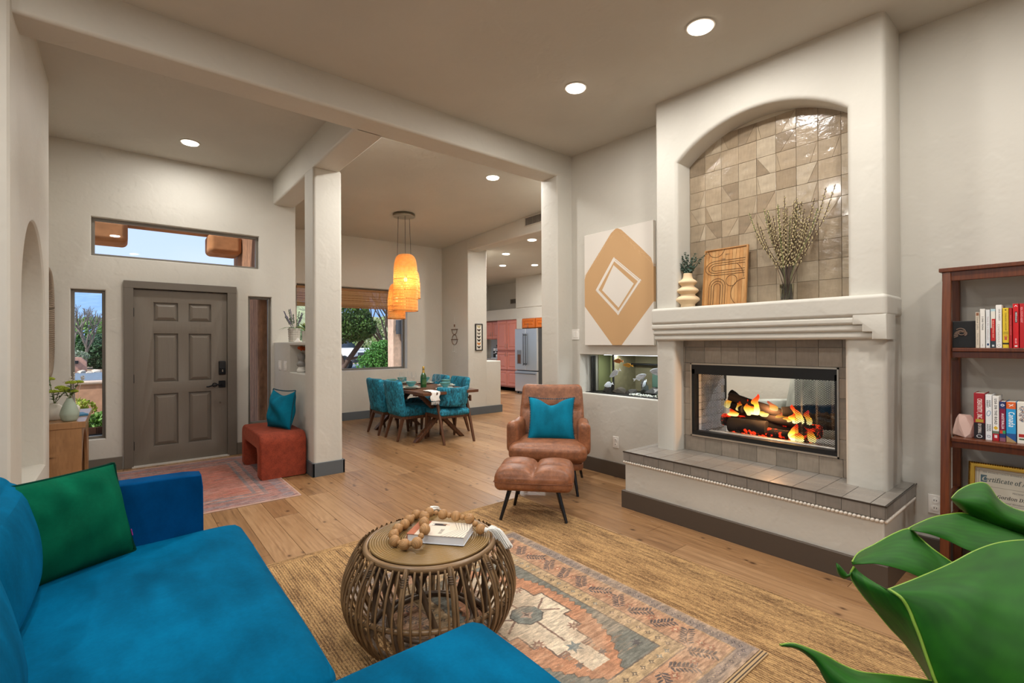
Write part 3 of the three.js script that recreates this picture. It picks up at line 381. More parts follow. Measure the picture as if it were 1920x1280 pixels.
// ---------------------------------------------------------------- recessed ceiling lights: glowing disc plus a light of its size
function downlight(x, y, d, label, power, tilt = 0, name = 'downlight', category = 'ceiling light') {
  const t = thing(name, label, category, W(x, y, d)); t.rotation.x = tilt;
  mesh('trim_ring', new THREE.TorusGeometry(0.083, 0.008, 8, 40).rotateX(HP).scale(1, 0.5, 1), M.white, t);
  mesh('diffuser', cyl(0.074, 0.078, 0.012, 40, 0, -0.012, 0), M.lampGlow, t);
  const l = new THREE.RectAreaLight(new THREE.Color(1, 0.968, 0.925), power, 0.14, 0.14); l.position.set(0, -0.016, 0); l.rotation.x = -HP; l.name = 'downlight_light'; t.add(l); return t;
}
const ST = Math.atan(0.235 / 7.5);
const yl = (d) => 3.26 + (d + 3.6) * 0.235 / 7.5;
downlight(2.9, yl(1.62) - 0.004, 1.62, 'round recessed ceiling light nearest the chimney breast', LAMP * 0.8, ST);
downlight(2.86, yl(2.68) - 0.004, 2.68, 'round recessed ceiling light above the armchair', LAMP * 0.85, ST);
downlight(0.57, 3.556, 6.17, 'round recessed light in the entry ceiling', LAMP * 0.8);
downlight(3.6, 3.456, 4.79, 'round recessed light above the dining end of the beam', LAMP * 1.3);
for (const [x, d] of [[2.3, 4.35], [4.6, 4.5]]) downlight(x, 3.456, d, 'round recessed light in the dining ceiling hidden behind the beam', LAMP * 1.2).userData.group = 'dining lights behind the beam';
for (const [x, d] of [[2.7, 0.4], [2.7, -1.0], [-0.1, 2.3], [0.2, 0.6], [0.2, -1.2], [-1.9, 2.6], [-1.9, 0.4]]) downlight(x, yl(d) - 0.004, d, 'round recessed ceiling light outside the picture', LAMP, ST).userData.group = 'living room lights outside the picture';
[[5.68, 6.4, 'round recessed kitchen light nearest the dining opening'], [6.15, 7.74, 'round recessed kitchen light beside the butterfly wall end'], [7.01, 8.95, 'farthest left of the round kitchen ceiling lights'], [7.56, 8.43, 'round kitchen ceiling light right above the refrigerator']].forEach(([x, d, l]) => downlight(x, 3.226, d, l, LAMP * 1.35));
for (const [x, d] of [[6, 1], [6, 2.8], [8, 1.5]]) downlight(x, 2.746, d, 'round recessed light in the den behind the fireplace', LAMP * 2.2).userData.group = 'den lights outside the picture';
// ---------------------------------------------------------------- front door, its windows, and what stands in the entry
{
  const dr = new THREE.Group(); dr.name = 'door_1'; dr.position.copy(W(0.557, 0, 6.93)); scene.add(dr); tag(dr, 'six-panel greige front door with a black keypad lock', null, null, 'structure');
  const w = 0.922, h = 2.015, s = poly(rect(-w / 2, 0.012, w / 2, h)); const px = [[-0.275, -0.045], [0.062, 0.29]], py = [[0.215, 0.812], [0.952, 1.513], [1.66, 1.873]]; const R2 = [];
  for (const [a, b] of px) for (const [c, d] of py) { s.holes.push(hole(rect(a, c, b, d))); R2.push([a, c, b, d]); }
  mesh('door_leaf', metre(extr(s, 0.04, 0.006, 2).translate(0, 0, -0.015), 1, false), M.door, dr); mesh('door_core', metre(box(w + 0.004, h, 0.02, 0, h / 2 + 0.008, -0.012)), M.door, dr);
  R2.forEach(([a, c, b, d], i) => { const g = new THREE.ExtrudeGeometry(poly(rect(a + 0.012, c + 0.012, b - 0.012, d - 0.012)), { depth: 0.006, bevelEnabled: true, bevelThickness: 0.014, bevelSize: 0.03, bevelOffset: -0.03, bevelSegments: 1 }); mesh('panel' + (i ? '_00' + i : ''), metre(toCreasedNormals(g, 0.3)), M.door, dr); });
  [0.24, 1.0, 1.755].forEach((y, i) => mesh('hinge' + (i ? '_00' + i : ''), box(0.02, 0.1, 0.02, -0.462, y, 0.028, 0.004), M.black, dr));
  const k = mesh('keypad_lock', box(0.075, 0.17, 0.035, 0.405, 1.095, 0.04, 0.012, 3), M.black, dr); mesh('lock_cover', box(0.06, 0.07, 0.012, 0.405, 1.06, 0.062, 0.005), M.blackMetal, k); mesh('thumb_turn', box(0.012, 0.03, 0.02, 0.405, 1.06, 0.072, 0.004), M.nickel, k);
  const hd = mesh('lever_handle', merge([box(0.075, 0.085, 0.015, 0.405, 0.893, 0.033, 0.006), cyl(0.012, 0.012, 0.05, 12, 0, 0, 0).rotateX(HP).translate(0.405, 0.893, 0.035), tube([[0.405, 0.893, 0.082], [0.37, 0.893, 0.086], [0.32, 0.889, 0.085], [0.26, 0.872, 0.078], [0.235, 0.872, 0.076]], 0.009, 20, 8), new THREE.TorusGeometry(0.022, 0.006, 8, 20).translate(0.32, 0.89, 0.083)]), M.blackMetal, dr);
  mesh('keyhole', cyl(0.011, 0.011, 0.006, 14).rotateX(HP).translate(0.385, 0.665, 0.026), variant(M.nickel, { color: '#6b6458' }), dr);
  mesh('threshold', box(0.95, 0.014, 0.09, 0, 0.007, 0.03), variant(M.white, { color: '#d6d2ca' }), dr);
  const f = struct('trim_1', metre(merge([span(0.012, 0.098, 0, 2.107, 6.862, 7.0, 0.004, 1), span(1.018, 1.118, 0, 2.107, 6.862, 7.0, 0.004, 1), span(0.012, 1.118, 2.024, 2.107, 6.86, 7.0, 0.004, 1)])), M.doorFrame, 'greige casing round the front door');
  // fixed windows in the entry wall
  const win = (n, x0, x1, y0, y1, d, label, t = 0.028) => { const g = new THREE.Group(); g.name = n; g.position.copy(W((x0 + x1) / 2, (y0 + y1) / 2, d)); scene.add(g); tag(g, label, null, null, 'structure'); const a = (x1 - x0) / 2, b = (y1 - y0) / 2, s2 = poly(rect(-a, -b, a, b)); s2.holes.push(hole(rect(-a + t, -b + t, a - t, b - t))); mesh('window_frame', extr(s2, 0.06, 0.004, 1).translate(0, 0, -0.06), M.winFrame, g); mesh('pane', box(2 * a - t, 2 * b - t, 0.006, 0, 0, -0.03), M.glass, g); return g; };
  win('window_1', -0.425, -0.145, 0.36, 1.985, 6.95, 'tall narrow window left of the front door'); win('window_2', 1.255, 1.525, 0.35, 2.0, 6.95, 'tall narrow window right of the front door'); win('window_3', -0.26, 1.38, 2.36, 2.78, 6.95, 'wide transom window over the front door');
  win('window_4', 2.3, 4.35, 0.895, 2.42, 8.74, 'wide dining room window', 0.035);
}
// patterned rugs share a painter for worn pile
function wornRug(w, h, draw, seed, base = [0.72, 0.62, 0.52], fade = 1) { // drawn pattern, then faded, abraded and speckled thread by thread
  const c = document.createElement('canvas'); c.width = w; c.height = h; const x = c.getContext('2d'); draw(x, w, h); const d = x.getImageData(0, 0, w, h).data; const r = rng(seed), R = new Float32Array(w * h); for (let i = 0; i < R.length; i++) R[i] = r();
  const t = tex(w, h, (u, v) => { const i = Math.round(u * w), j = h - 1 - Math.round(v * h); const dx = Math.round((fbm(u, v, 90, 120, 2) - 0.5) * 7), dy = Math.round((fbm(u + .3, v, 100, 100, 2) - 0.5) * 5); const k = (clamp(j + dy, 0, h - 1) * w + clamp(i + dx, 0, w - 1)) * 4; let q = [d[k] / 255, d[k + 1] / 255, d[k + 2] / 255]; const worn = sstep(0.42, 0.72, fbm(u, v, 7, 9, 5)), th = fbm(u + .1, v, 40, 220, 2), gr = R[clamp(j, 0, h - 1) * w + clamp(i, 0, w - 1)]; const L = (q[0] + q[1] + q[2]) / 3; q = mix3(q, [L * 1.06, L, L * 0.92], 0.22 * fade); q = mix3(q, base, fade * (0.12 + 0.45 * worn * (0.4 + 0.9 * th))); const s = 1 + 0.34 * (gr - 0.5) + 0.4 * (th - 0.5); const dark = gr > 0.93 ? 0.72 : 1; return [q[0] * s * dark, q[1] * s * dark, q[2] * s * dark]; });
  t.wrapS = t.wrapT = THREE.ClampToEdgeWrapping; return t; }
{
  const t = wornRug(768, 1024, (x, w, h) => {
    x.fillStyle = '#b08a86'; x.fillRect(0, 0, w, h); const r = rng(31);
    const band = (i, c) => { x.fillStyle = c; x.fillRect(i, i, w - 2 * i, h - 2 * i); };
    band(0, '#b98f80'); band(14, '#8f7f86'); band(60, '#a9716a'); band(105, '#77797f'); band(122, '#b5857a'); band(150, '#7c7e86'); band(166, '#b96f5d');
    for (let i = 0; i < 900; i++) { x.globalAlpha = 0.12 + 0.25 * r(); x.fillStyle = ['#c4513d', '#d06a50', '#a65a55', '#59627a', '#c88a78', '#7a6f78'][Math.floor(r() * 6)]; const a = r() * w, b = r() * h; x.fillRect(a, b, 10 + r() * 90, 3 + r() * 12); }
    for (let i = 0; i < 260; i++) { x.globalAlpha = 0.25 + 0.3 * r(); x.fillStyle = ['#c8442f', '#cf5d42', '#b94b3c'][Math.floor(r() * 3)]; x.fillRect(190 + r() * (w - 420), 200 + r() * (h - 420), 20 + r() * 90, 3 + r() * 8); }
    for (let i = 0; i < 420; i++) { const e = Math.floor(r() * 4), q = 20 + r() * 120; x.globalAlpha = 0.3 + 0.35 * r(); x.fillStyle = ['#3f4a63', '#56566a', '#7f3f45'][Math.floor(r() * 3)]; const L = r(); const a = e === 0 ? q : e === 1 ? w - q : L * w, b = e === 2 ? q : e === 3 ? h - q : L * h; x.fillRect(a, b, 4 + r() * 16, 3 + r() * 9); }
    x.globalAlpha = 1;
  }, 41, [0.66, 0.5, 0.46]);
  const g = thing('entry_rug', 'faded red and blue patterned rug in front of the front door', 'rug', W(0.5, 0, 5.67)); const b = box(1.52, 0.007, 2.08, 0, 0.0035, 0, 0.003); const p = b.attributes.position, uv = b.attributes.uv; for (let i = 0; i < p.count; i++) uv.setXY(i, p.getX(i) / 1.52 + 0.5, 0.5 - p.getZ(i) / 2.08);
  mesh('pile', b, std({ map: t, roughness: 0.97, bumpMap: T.juteBump, bumpScale: 0.001 }), g); mesh('binding', merge([box(1.54, 0.009, 0.012, 0, 0.0045, 1.04, .003), box(1.54, 0.009, 0.012, 0, 0.0045, -1.04, .003), box(0.012, 0.009, 2.08, 0.765, 0.0045, 0, .003), box(0.012, 0.009, 2.08, -0.765, 0.0045, 0, .003)]), std({ color: hex('#c4a596'), roughness: 0.95 }), g);
}
{ // rust bench: one folded band on two solid ends
  const t = thing('bench', 'rust velvet waterfall bench against the half wall', 'bench', W(1.3, 0.008, 5.83)); const o = poly([[-0.485, 0], [-0.485, 0.34], ...[...Array(9)].map((_, i) => [-0.385 - 0.1 * Math.cos(i / 8 * HP), 0.355 + 0.1 * Math.sin(i / 8 * HP)]), ...[...Array(9)].map((_, i) => [0.385 + 0.1 * Math.sin(i / 8 * HP), 0.355 + 0.1 * Math.cos(i / 8 * HP)]), [0.485, 0], [0.325, 0], [0.325, 0.24], [0.29, 0.285], [-0.29, 0.285], [-0.325, 0.24], [-0.325, 0]]);
  mesh('seat_band', metre(extr(o, 0.45, 0.03, 5).translate(0, 0, -0.225).rotateY(HP), 2), M.rust, t); if (false) mesh('piping', merge([-0.222, 0.222].map(x => tube([[x, 0.02, 0.483], [x, 0.34, 0.483], [x, 0.43, 0.44], [x, 0.457, 0.36], [x, 0.457, -0.36], [x, 0.43, -0.44], [x, 0.34, -0.483], [x, 0.02, -0.483]], 0.0045, 60, 6))), M.rust, t);
}
function fringe(w, h, pinch, r, n) { const g = []; for (let i = 0; i < n; i++) for (let e = 0; e < 4; e++) { const q = (i + 0.5) / n * 2 - 1; const u = e < 2 ? (e ? 1 : -1) : q, v = e < 2 ? q : (e === 2 ? 1 : -1); g.push(ball(r, u * w / 2 * (1 - pinch * (1 - v * v)) * 1.015, v * h / 2 * (1 - pinch * (1 - u * u)) * 1.015, 0, 7, 5)); } return merge(g); }
function trimPillow(name, label, pos, turn, tilt, w, h, t, mat, opt = {}) {
  const o = thing(name, label, 'pillow', pos); o.rotation.set(tilt, turn, opt.roll || 0, 'YXZ');
  mesh('cover', pillowGeo(w, h, t, opt.pinch ?? 0.07, 30, opt.crease).translate(0, h / 2, 0), mat, o); if (opt.balls) mesh('pompom_trim', fringe(w, h, opt.pinch ?? 0.07, opt.balls, 26).translate(0, h / 2, 0), M.tealTrim, o);
  return o;
}
trimPillow('throw_pillow', 'teal pillow with a beaded edge leaning on the half wall above the rust bench', W(1.335, 0.462, 5.72), -1.25, -0.16, 0.42, 0.42, 0.2, M.teal, { balls: 0.007, crease: (q, u, v, s) => { q[2] += 0.02 * Math.sin(v * 5 + u * 3) * (1 - u * u) * (1 - v * v) * s; q[1] -= 0.05 * Math.max(0, v) ** 2 * (1 - u * u); } });
// things on and in the half wall
function potted(name, label, pos, potGeo, potMat, leaves, turn = 0, group) { const t = thing(name, label, 'plant', pos, turn, group); mesh('pot', potGeo, potMat, t); leaves(t); return t; }
const leafMat = (c, o = {}) => phy({ color: hex(c), roughness: 0.5, transmission: 0.2, thickness: 0, ...o });
function blade(base, dir, len, w, droop, mat, name, parent, fold = 0.15, n = 10) { // long leaf
  const rows = []; const up = new THREE.Vector3(0, 1, 0), d = dir.clone().normalize(), side = d.clone().cross(up); if (side.lengthSq() < 1e-4) side.set(1, 0, 0); side.normalize();
  for (let j = 0; j <= n; j++) { const t = j / n, c = base.clone().addScaledVector(d, len * t); c.y -= droop * t * t * len; const ww = w * Math.sin(Math.min(1, t * 0.88 + 0.12) * PI) ** 0.75 * (t > 0.98 ? 0.15 : 1); const r = []; for (let i = 0; i < 5; i++) { const u = i / 4 * 2 - 1; const q = c.clone().addScaledVector(side, u * ww / 2); const nrm = side.clone().cross(d); q.addScaledVector(nrm, fold * ww * (u * u)); r.push(q); } rows.push(r); }
  return mesh(name, sheet(rows), mat, parent);
}
T.snake = tex(64, 256, (u, v) => { const e = Math.abs(u - 0.5) * 2; const b = fbm(u, v, 4, 24, 3); return e > 0.72 ? mix3(rgb(0xcfd45a), rgb(0xe3dc7a), b) : mix3(rgb(0x214f1e), rgb(0x5f8f3a), sstep(0.45, 0.7, b)); });
const snakeMat = phy({ map: T.snake, roughness: 0.4 });
{
  const ribbed = (r0, r1, h, n, d) => { const g = new THREE.CylinderGeometry(r1, r0, h, 48, 24).translate(0, h / 2, 0), p = g.attributes.position; for (let i = 0; i < p.count; i++) { const a = Math.atan2(p.getZ(i), p.getX(i)), y = p.getY(i), k = 1 + (Math.hypot(p.getX(i), p.getZ(i)) > r0 * 0.5 ? d * Math.abs(Math.sin(a * n / 2)) * (n < 15 ? Math.abs(Math.sin(y / h * PI * 6)) : 1) : 0); p.setXYZ(i, p.getX(i) * k, y, p.getZ(i) * k); } g.computeVertexNormals(); return g; };
  potted('potted_lavender', 'dark lavender sprigs in a dimpled grey pot on the half wall', W(1.66, 1.41, 6.33), ribbed(0.06, 0.068, 0.17, 14, 0.1), std({ color: hex('#b9b3a8'), roughness: 0.8 }), (t) => { const r = rng(3); for (let i = 0; i < 16; i++) { const a = r() * 6.28, l = 0.14 + 0.13 * r(), x = Math.cos(a) * (0.05 + 0.1 * r()), z = Math.sin(a) * 0.1; const g = [tube([[x * .2, 0.16, z * .2], [x * .6, 0.16 + l * .5, z * .6], [x, 0.16 + l, z]], 0.002, 8, 5)]; for (let k = 0; k < 12; k++) { const q = 0.4 + 0.6 * k / 12; g.push(ball(0.0068, x * (0.2 + 0.8 * q) + (r() - .5) * .012, 0.16 + l * q, z * (0.2 + .8 * q) + (r() - .5) * .012, 6, 5).scale(1, 1, 1)); } mesh('sprig', merge(g), std({ color: hex(i % 3 ? '#6f7a68' : '#787486'), roughness: 0.9 }), t); } for (let i = 0; i < 7; i++) { const a = i * 0.9; blade(new THREE.Vector3(0, 0.16, 0), new THREE.Vector3(Math.cos(a), 0.5, Math.sin(a)), 0.2, 0.02, 0.5, leafMat('#86a070'), 'leaf', t); } });
  potted('potted_aloe', 'striped spiky leaves in a ribbed pale pot on the half wall beside the column', W(1.68, 1.41, 5.86), ribbed(0.052, 0.058, 0.125, 26, 0.06), std({ color: hex('#c9c4ba'), roughness: 0.8 }), (t) => { for (let i = 0; i < 11; i++) { const a = i * 2.4, e = 0.5 + (i % 4) * 0.35; blade(new THREE.Vector3(0, 0.115, 0), new THREE.Vector3(Math.cos(a), e * 1.6, Math.sin(a)), 0.17, 0.028, 0.25, snakeMat, 'leaf', t, 0.3); } });
  solo('trinket', toCreasedNormals(new THREE.ConeGeometry(0.045, 0.05, 4).translate(0, 0.025, 0).translate(1.62, 1.411, -6.02), 0.3), M.white, 'small white pyramid ornament between the two pots on the half wall', 'ornament');
  const fg = thing('flower_figurine', 'grey bust vase holding an orange flower in the half-wall cubby', 'vase', W(1.645, 1.05, 5.97)); mesh('base', lathe([[0, 0], [0.05, 0], [0.052, 0.03], [0.035, 0.06], [0.03, 0.075], [0, 0.075]], 24), M.white, fg); mesh('bust', lathe(smoothPts([[0.0, 0.07], [0.045, 0.075], [0.05, 0.11], [0.028, 0.135], [0.04, 0.165], [0.042, 0.2], [0.025, 0.23], [0.014, 0.235]], 30), 24), std({ color: hex('#8d8a86'), roughness: 0.5 }), fg);
  { const r = rng(8), g = []; for (let i = 0; i < 40; i++) { const a = r() * 6.28, b = r() * 1.5; g.push(new THREE.SphereGeometry(0.022, 6, 5).scale(1, 0.35, 0.7).rotateZ(b - .4).rotateY(a).translate(Math.cos(a) * 0.035 * Math.sin(b), 0.27 + 0.035 * Math.cos(b), Math.sin(a) * 0.035 * Math.sin(b))); } mesh('flower', merge(g), std({ color: hex('#c2561f'), roughness: 0.8 }), fg); }
}
function switchPlate(name, label, pos, turn, gangs, cat = 'light switch') { const t = thing(name, label, cat, pos, turn); const w = 0.045 * gangs + 0.027; mesh('cover_plate', box(w, 0.118, 0.007, 0, 0, 0.0035, 0.003), M.white, t); for (let i = 0; i < gangs; i++) mesh('rocker', box(0.033, 0.066, 0.008, (i - (gangs - 1) / 2) * 0.046, 0, 0.008, 0.002).rotateX(0.05), variant(M.white, { color: '#f6f3ec' }), t); return t; }
switchPlate('light_switch', 'double white light switch left of the diamond painting', W(3.96, 1.477, 3.73), -HP, 2);
switchPlate('light_switch', 'white light switch on the half wall beside the rust bench, nearest the front door', W(1.556, 1.118, 6.58), -HP, 2); switchPlate('light_switch', 'white light switch on the half wall next to the cubby', W(1.556, 1.118, 6.32), -HP, 2);
{ const t = thing('power_outlet', 'white wall outlet below the aquarium', 'outlet', W(3.96, 0.355, 3.17), -HP); mesh('cover_plate', box(0.072, 0.118, 0.007, 0, 0, 0.0035, 0.003), M.white, t); for (const y of [-0.024, 0.024]) { const s = mesh('socket', cyl(0.017, 0.017, 0.004, 20).rotateX(HP).translate(0, y, 0.007), variant(M.white, { color: '#f6f3ec' }), t); mesh('slot', merge([box(0.003, 0.009, 0.002, -0.006, y + .002, 0.0116), box(0.003, 0.009, 0.002, 0.006, y + .002, 0.0116)]), M.black, s); } copyOf(t, W(3.96, 0.36, 0.66), -HP, 'white wall outlet beside the bookcase leg'); }
{ // console table
  const t = thing('console_table', 'light brown wood console table behind the wall corner', 'table', W(-0.435, 0, 6.16)); const wd = std({ map: T.oak[1], color: hex('#f4e6d8'), roughness: 0.3 });
  mesh('table_top', metre(box(0.37, 0.055, 1.12, 0, 0.6925, 0, 0.004), 1.2), wd, t); mesh('end_panel', metre(box(0.33, 0.665, 0.045, -0.005, 0.3325, 0.53, 0.004), 1.2), wd, t); mesh('end_panel_001', metre(box(0.33, 0.665, 0.045, -0.005, 0.3325, -0.53, 0.004), 1.2), wd, t);
  const s = poly(rect(-0.5, 0, 0.5, 0.665)); const a = []; for (let i = 0; i <= 20; i++) { const q = PI - PI * i / 20; a.push([Math.cos(q) * 0.43, 0.18 + Math.sin(q) * 0.4]); } s.holes.push(hole([[-0.43, 0.02], ...a, [0.43, 0.02]])); mesh('arched_side', metre(extr(s, 0.025, 0.003, 1).rotateY(HP).translate(0.13, 0, 0), 1.2), wd, t);
  const H = 0.72; const vz = thing('bud_vase', 'sage green teardrop vase with green chrysanthemums on the console', 'vase', W(-0.36, H, 5.72)); mesh('vessel', lathe(smoothPts([[0.0, 0], [0.045, 0.002], [0.062, 0.04], [0.064, 0.075], [0.045, 0.14], [0.022, 0.19], [0.02, 0.2]], 36), 36), std({ color: hex('#a9b8a8'), roughness: 0.55 }), vz);
  const vw = thing('bud_vase', 'white round vase with green chrysanthemums beside the wall corner', 'vase', W(-0.47, H, 5.88)); mesh('vessel', lathe(smoothPts([[0.0, 0], [0.05, 0.002], [0.07, 0.05], [0.06, 0.11], [0.03, 0.14], [0.028, 0.15]], 36), 36), std({ color: hex('#ddd6c8'), roughness: 0.55 }), vw);
  const mums = (v, y0, list) => list.forEach(([x, y, z], i) => { mesh('stem', tube([[0, y0, 0], [x * .5, (y + y0) / 2, z * .5], [x, y, z]], 0.003, 8, 6), std({ color: hex('#5d6f35'), roughness: 0.8 }), v); const r = rng(i + 5), g = []; for (let k = 0; k < 46; k++) { const a = k * 2.4, b = Math.sqrt(k / 46) * 1.5; g.push(new THREE.SphereGeometry(0.011, 6, 4).scale(1.1, 0.5, 0.55).rotateZ(0.9 - b * .5).rotateY(-a).translate(x + Math.cos(a) * 0.03 * Math.sin(b), y + 0.016 * Math.cos(b), z + Math.sin(a) * 0.03 * Math.sin(b))); } mesh('bloom', merge(g), std({ color: hex('#9aa832'), roughness: 0.8 }), v); for (let k = 0; k < 3; k++) blade(new THREE.Vector3(x * (.3 + .2 * k), lerp(y0, y, .35 + .2 * k), z * .5), new THREE.Vector3(Math.cos(k * 2 + i), 0.5, Math.sin(k * 2 + i)), 0.055, 0.022, 0.2, leafMat('#4f6b2f'), 'leaf', v); });
  mums(vz, 0.19, [[0.01, 0.33, 0.02], [0.055, 0.33, -0.03], [-0.035, 0.28, 0.01], [0.02, 0.25, -0.03]]); mums(vw, 0.14, [[-0.03, 0.36, 0.02], [0.04, 0.28, 0.0], [0.0, 0.25, 0.06], [0.07, 0.25, 0.04]]);
  const bk = solo('notebook', merge([box(0.13, 0.018, 0.19, 0, 0.009, 0, 0.003)]).rotateY(0.25).translate(-0.335, H, -6.12), std({ color: hex('#3a7fa6'), roughness: 0.5 }), 'blue notebook lying on the console table', 'book');
  const wb = thing('wire_bowl', 'small silver wire bowl behind the sage vase on the console', 'bowl', W(-0.39, H, 6.02)); const rg = []; for (let i = 0; i < 9; i++) rg.push(new THREE.TorusGeometry(0.06, 0.002, 6, 28).rotateX(i * 0.7).rotateY(i * 1.3).translate(0, 0.062, 0)); mesh('wires', merge(rg), M.steel, wb); mesh('glass_ball', ball(0.035, 0.0, 0.05, 0.0, 20, 14), std({ color: hex('#b7a9b9'), roughness: 0.15 }), wb);
  const dv = thing('dried_flower', 'wispy pale dried stems on the console table', 'flower', W(-0.36, H, 6.42)); const dg = [], r = rng(77); for (let i = 0; i < 8; i++) { const x = (r() - .5) * .2, z = (r() - .5) * .12, y = 0.3 + .1 * r(); dg.push(tube([[0, 0, 0], [x * .4, y * .6, z * .4], [x * .8, y, z * .8], [x, y - .03, z]], 0.0012, 12, 5)); for (let k = 0; k < 4; k++) dg.push(ball(0.006, x * (.7 + .1 * k), y + (r() - .5) * .05, z * (.7 + .1 * k), 6, 4)); } mesh('stems', merge(dg), std({ color: hex('#d8d2c4'), roughness: 0.7 }), dv); mesh('holder', lathe([[0, 0], [0.03, 0], [0.034, 0.05], [0.02, 0.07], [0, 0.07]], 20), M.white, dv);
  const mr = thing('mirror', 'tall rounded mirror in a coarse woven frame above the console', 'mirror', W(-0.63, 1.6, 6.43), HP); const sh = new THREE.Shape(); const q = 0.42, e = 0.54, rr = 0.36; sh.absarc(q - rr, e - rr, rr, 0, HP); sh.absarc(-q + rr, e - rr, rr, HP, PI); sh.absarc(-q + rr, -e + rr, rr, PI, 1.5 * PI); sh.absarc(q - rr, -e + rr, rr, 1.5 * PI, 2 * PI); sh.closePath(); const pts = sh.getSpacedPoints(150); const rope = []; pts.forEach((p, i) => rope.push(new THREE.TorusGeometry(0.036, 0.011, 6, 10).rotateY(HP).rotateZ(Math.atan2(p.y, p.x) + HP).translate(p.x * .93, p.y * .95, 0.045))); mesh('woven_frame', merge(rope), std({ color: hex('#8d7d6a'), roughness: 0.9 }), mr); mesh('mirror_glass', extr(poly(pts.map(p => [p.x * .9, p.y * .93])), 0.01, 0).translate(0, 0, 0.02), std({ color: 0xffffff, metalness: 1, roughness: 0.02 }), mr); mesh('backing', extr(poly(pts.map(p => [p.x * .95, p.y * .96])), 0.02, 0), M.walnut, mr);
}
{ // snake plant on a low wooden stand behind the sofa arm
  const t = potted('snake_plant', 'yellow-edged snake plant on a wooden stand behind the sofa arm', W(-0.24, 0, 4.55), lathe([[0, 0.06], [0.1, 0.06], [0.115, 0.2], [0.105, 0.2], [0.095, 0.17], [0, 0.17]], 32), std({ color: hex('#d5cfc4'), roughness: 0.6 }), (t) => { const L = [[-0.17, 0.75, 0.05, 0.30], [-0.1, 1, -0.05, 0.24], [-0.24, 0.6, 0.02, 0.25], [0.02, 1, 0.02, 0.25], [0.12, 1, 0.04, 0.31], [0.22, 1, 0.0, 0.33], [0.05, 1, -0.1, 0.29], [0.16, 0.9, 0.12, 0.27], [-0.05, 0.8, 0.15, 0.2], [0.28, 0.8, -0.05, 0.22]]; L.forEach(([x, y, z, l]) => blade(new THREE.Vector3(x * .3, 0.16, z * .3), new THREE.Vector3(x * 1.7, y, z * 1.5), l, 0.062, 0.0, snakeMat, 'leaf', t, 0.2)); mesh('stand', merge([0, 1, 2, 3].map(i => box(0.022, 0.25, 0.022, 0.118 * Math.cos(i * HP + .78), 0.125, 0.118 * Math.sin(i * HP + .78), 0.003)).concat([box(0.21, 0.02, 0.022, 0, 0.05, 0).rotateY(.78), box(0.21, 0.02, 0.022, 0, 0.05, 0).rotateY(-.78)])), std({ color: hex('#b98a5c'), roughness: 0.5 }), t); });
}
// ---------------------------------------------------------------- living area
const rel = (t) => (g) => g.translate(-t.position.x, -t.position.y, -t.position.z); // shapes given in room coordinates, moved to their thing
{ // L-shaped sofa
  const t = thing('sofa', 'blue velvet L-shaped sofa with two loose back cushions', 'sofa', W(0.1, 0, 1.4)), O = rel(t); const at = (g, x, y, d) => O(g.translate(x, y, -d));
  const wr = (g, s) => warp(g, v => { v.y += 0.006 * Math.sin(v.x * 9 + s) * Math.sin(v.z * 6 + s * 2); });
  mesh('seat_cushion', metre(at(wr(softBox(0.98, 0.215, 1.49, 0.06, [0.012, 0.022, 0.015], 26), 1), -0.005, 0.352, 2.115)), M.blueVelvet, t);
  mesh('chaise_cushion', metre(at(wr(softBox(1.44, 0.215, 1.4, 0.06, [0.012, 0.022, 0.012], 26), 2), 0.235, 0.352, 0.672)), M.blueVelvet, t);
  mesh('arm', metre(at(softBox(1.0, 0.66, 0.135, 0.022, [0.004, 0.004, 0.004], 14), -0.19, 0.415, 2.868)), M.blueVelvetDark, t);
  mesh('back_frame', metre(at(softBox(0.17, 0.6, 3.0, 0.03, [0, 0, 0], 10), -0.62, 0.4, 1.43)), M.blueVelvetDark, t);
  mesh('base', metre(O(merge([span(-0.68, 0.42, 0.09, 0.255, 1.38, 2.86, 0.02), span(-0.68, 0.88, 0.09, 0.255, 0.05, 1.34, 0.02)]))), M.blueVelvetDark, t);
  const bc = (w, h, d) => warp(softBox(0.25, h, d, 0.09, [0.05, 0.03, 0.02], 22), v => { v.x += 0.0; });
  const c1 = bc(0, 0.44, 0.80); c1.rotateZ(0.16); mesh('back_cushion', metre(at(c1, -0.405, 0.645, 2.36)), M.blueVelvet, t); const c2 = bc(0, 0.44, 0.86); c2.rotateZ(0.2); mesh('back_cushion_001', metre(at(c2, -0.36, 0.61, 1.5)), M.blueVelvet, t);
  const c3 = bc(0, 0.44, 0.86); c3.rotateZ(0.18); mesh('back_cushion_002', metre(at(c3, -0.41, 0.63, 0.6)), M.blueVelvet, t);
  for (const [x, d] of [[-0.48, 2.85], [0.36, 2.8], [0.85, 1.28], [0.85, 0.1], [-0.48, 0.1]]) mesh('leg', O(cyl(0.016, 0.024, 0.09, 14, x, x > 0 ? 0.0115 : 0, -d)), M.walnut, t);
}
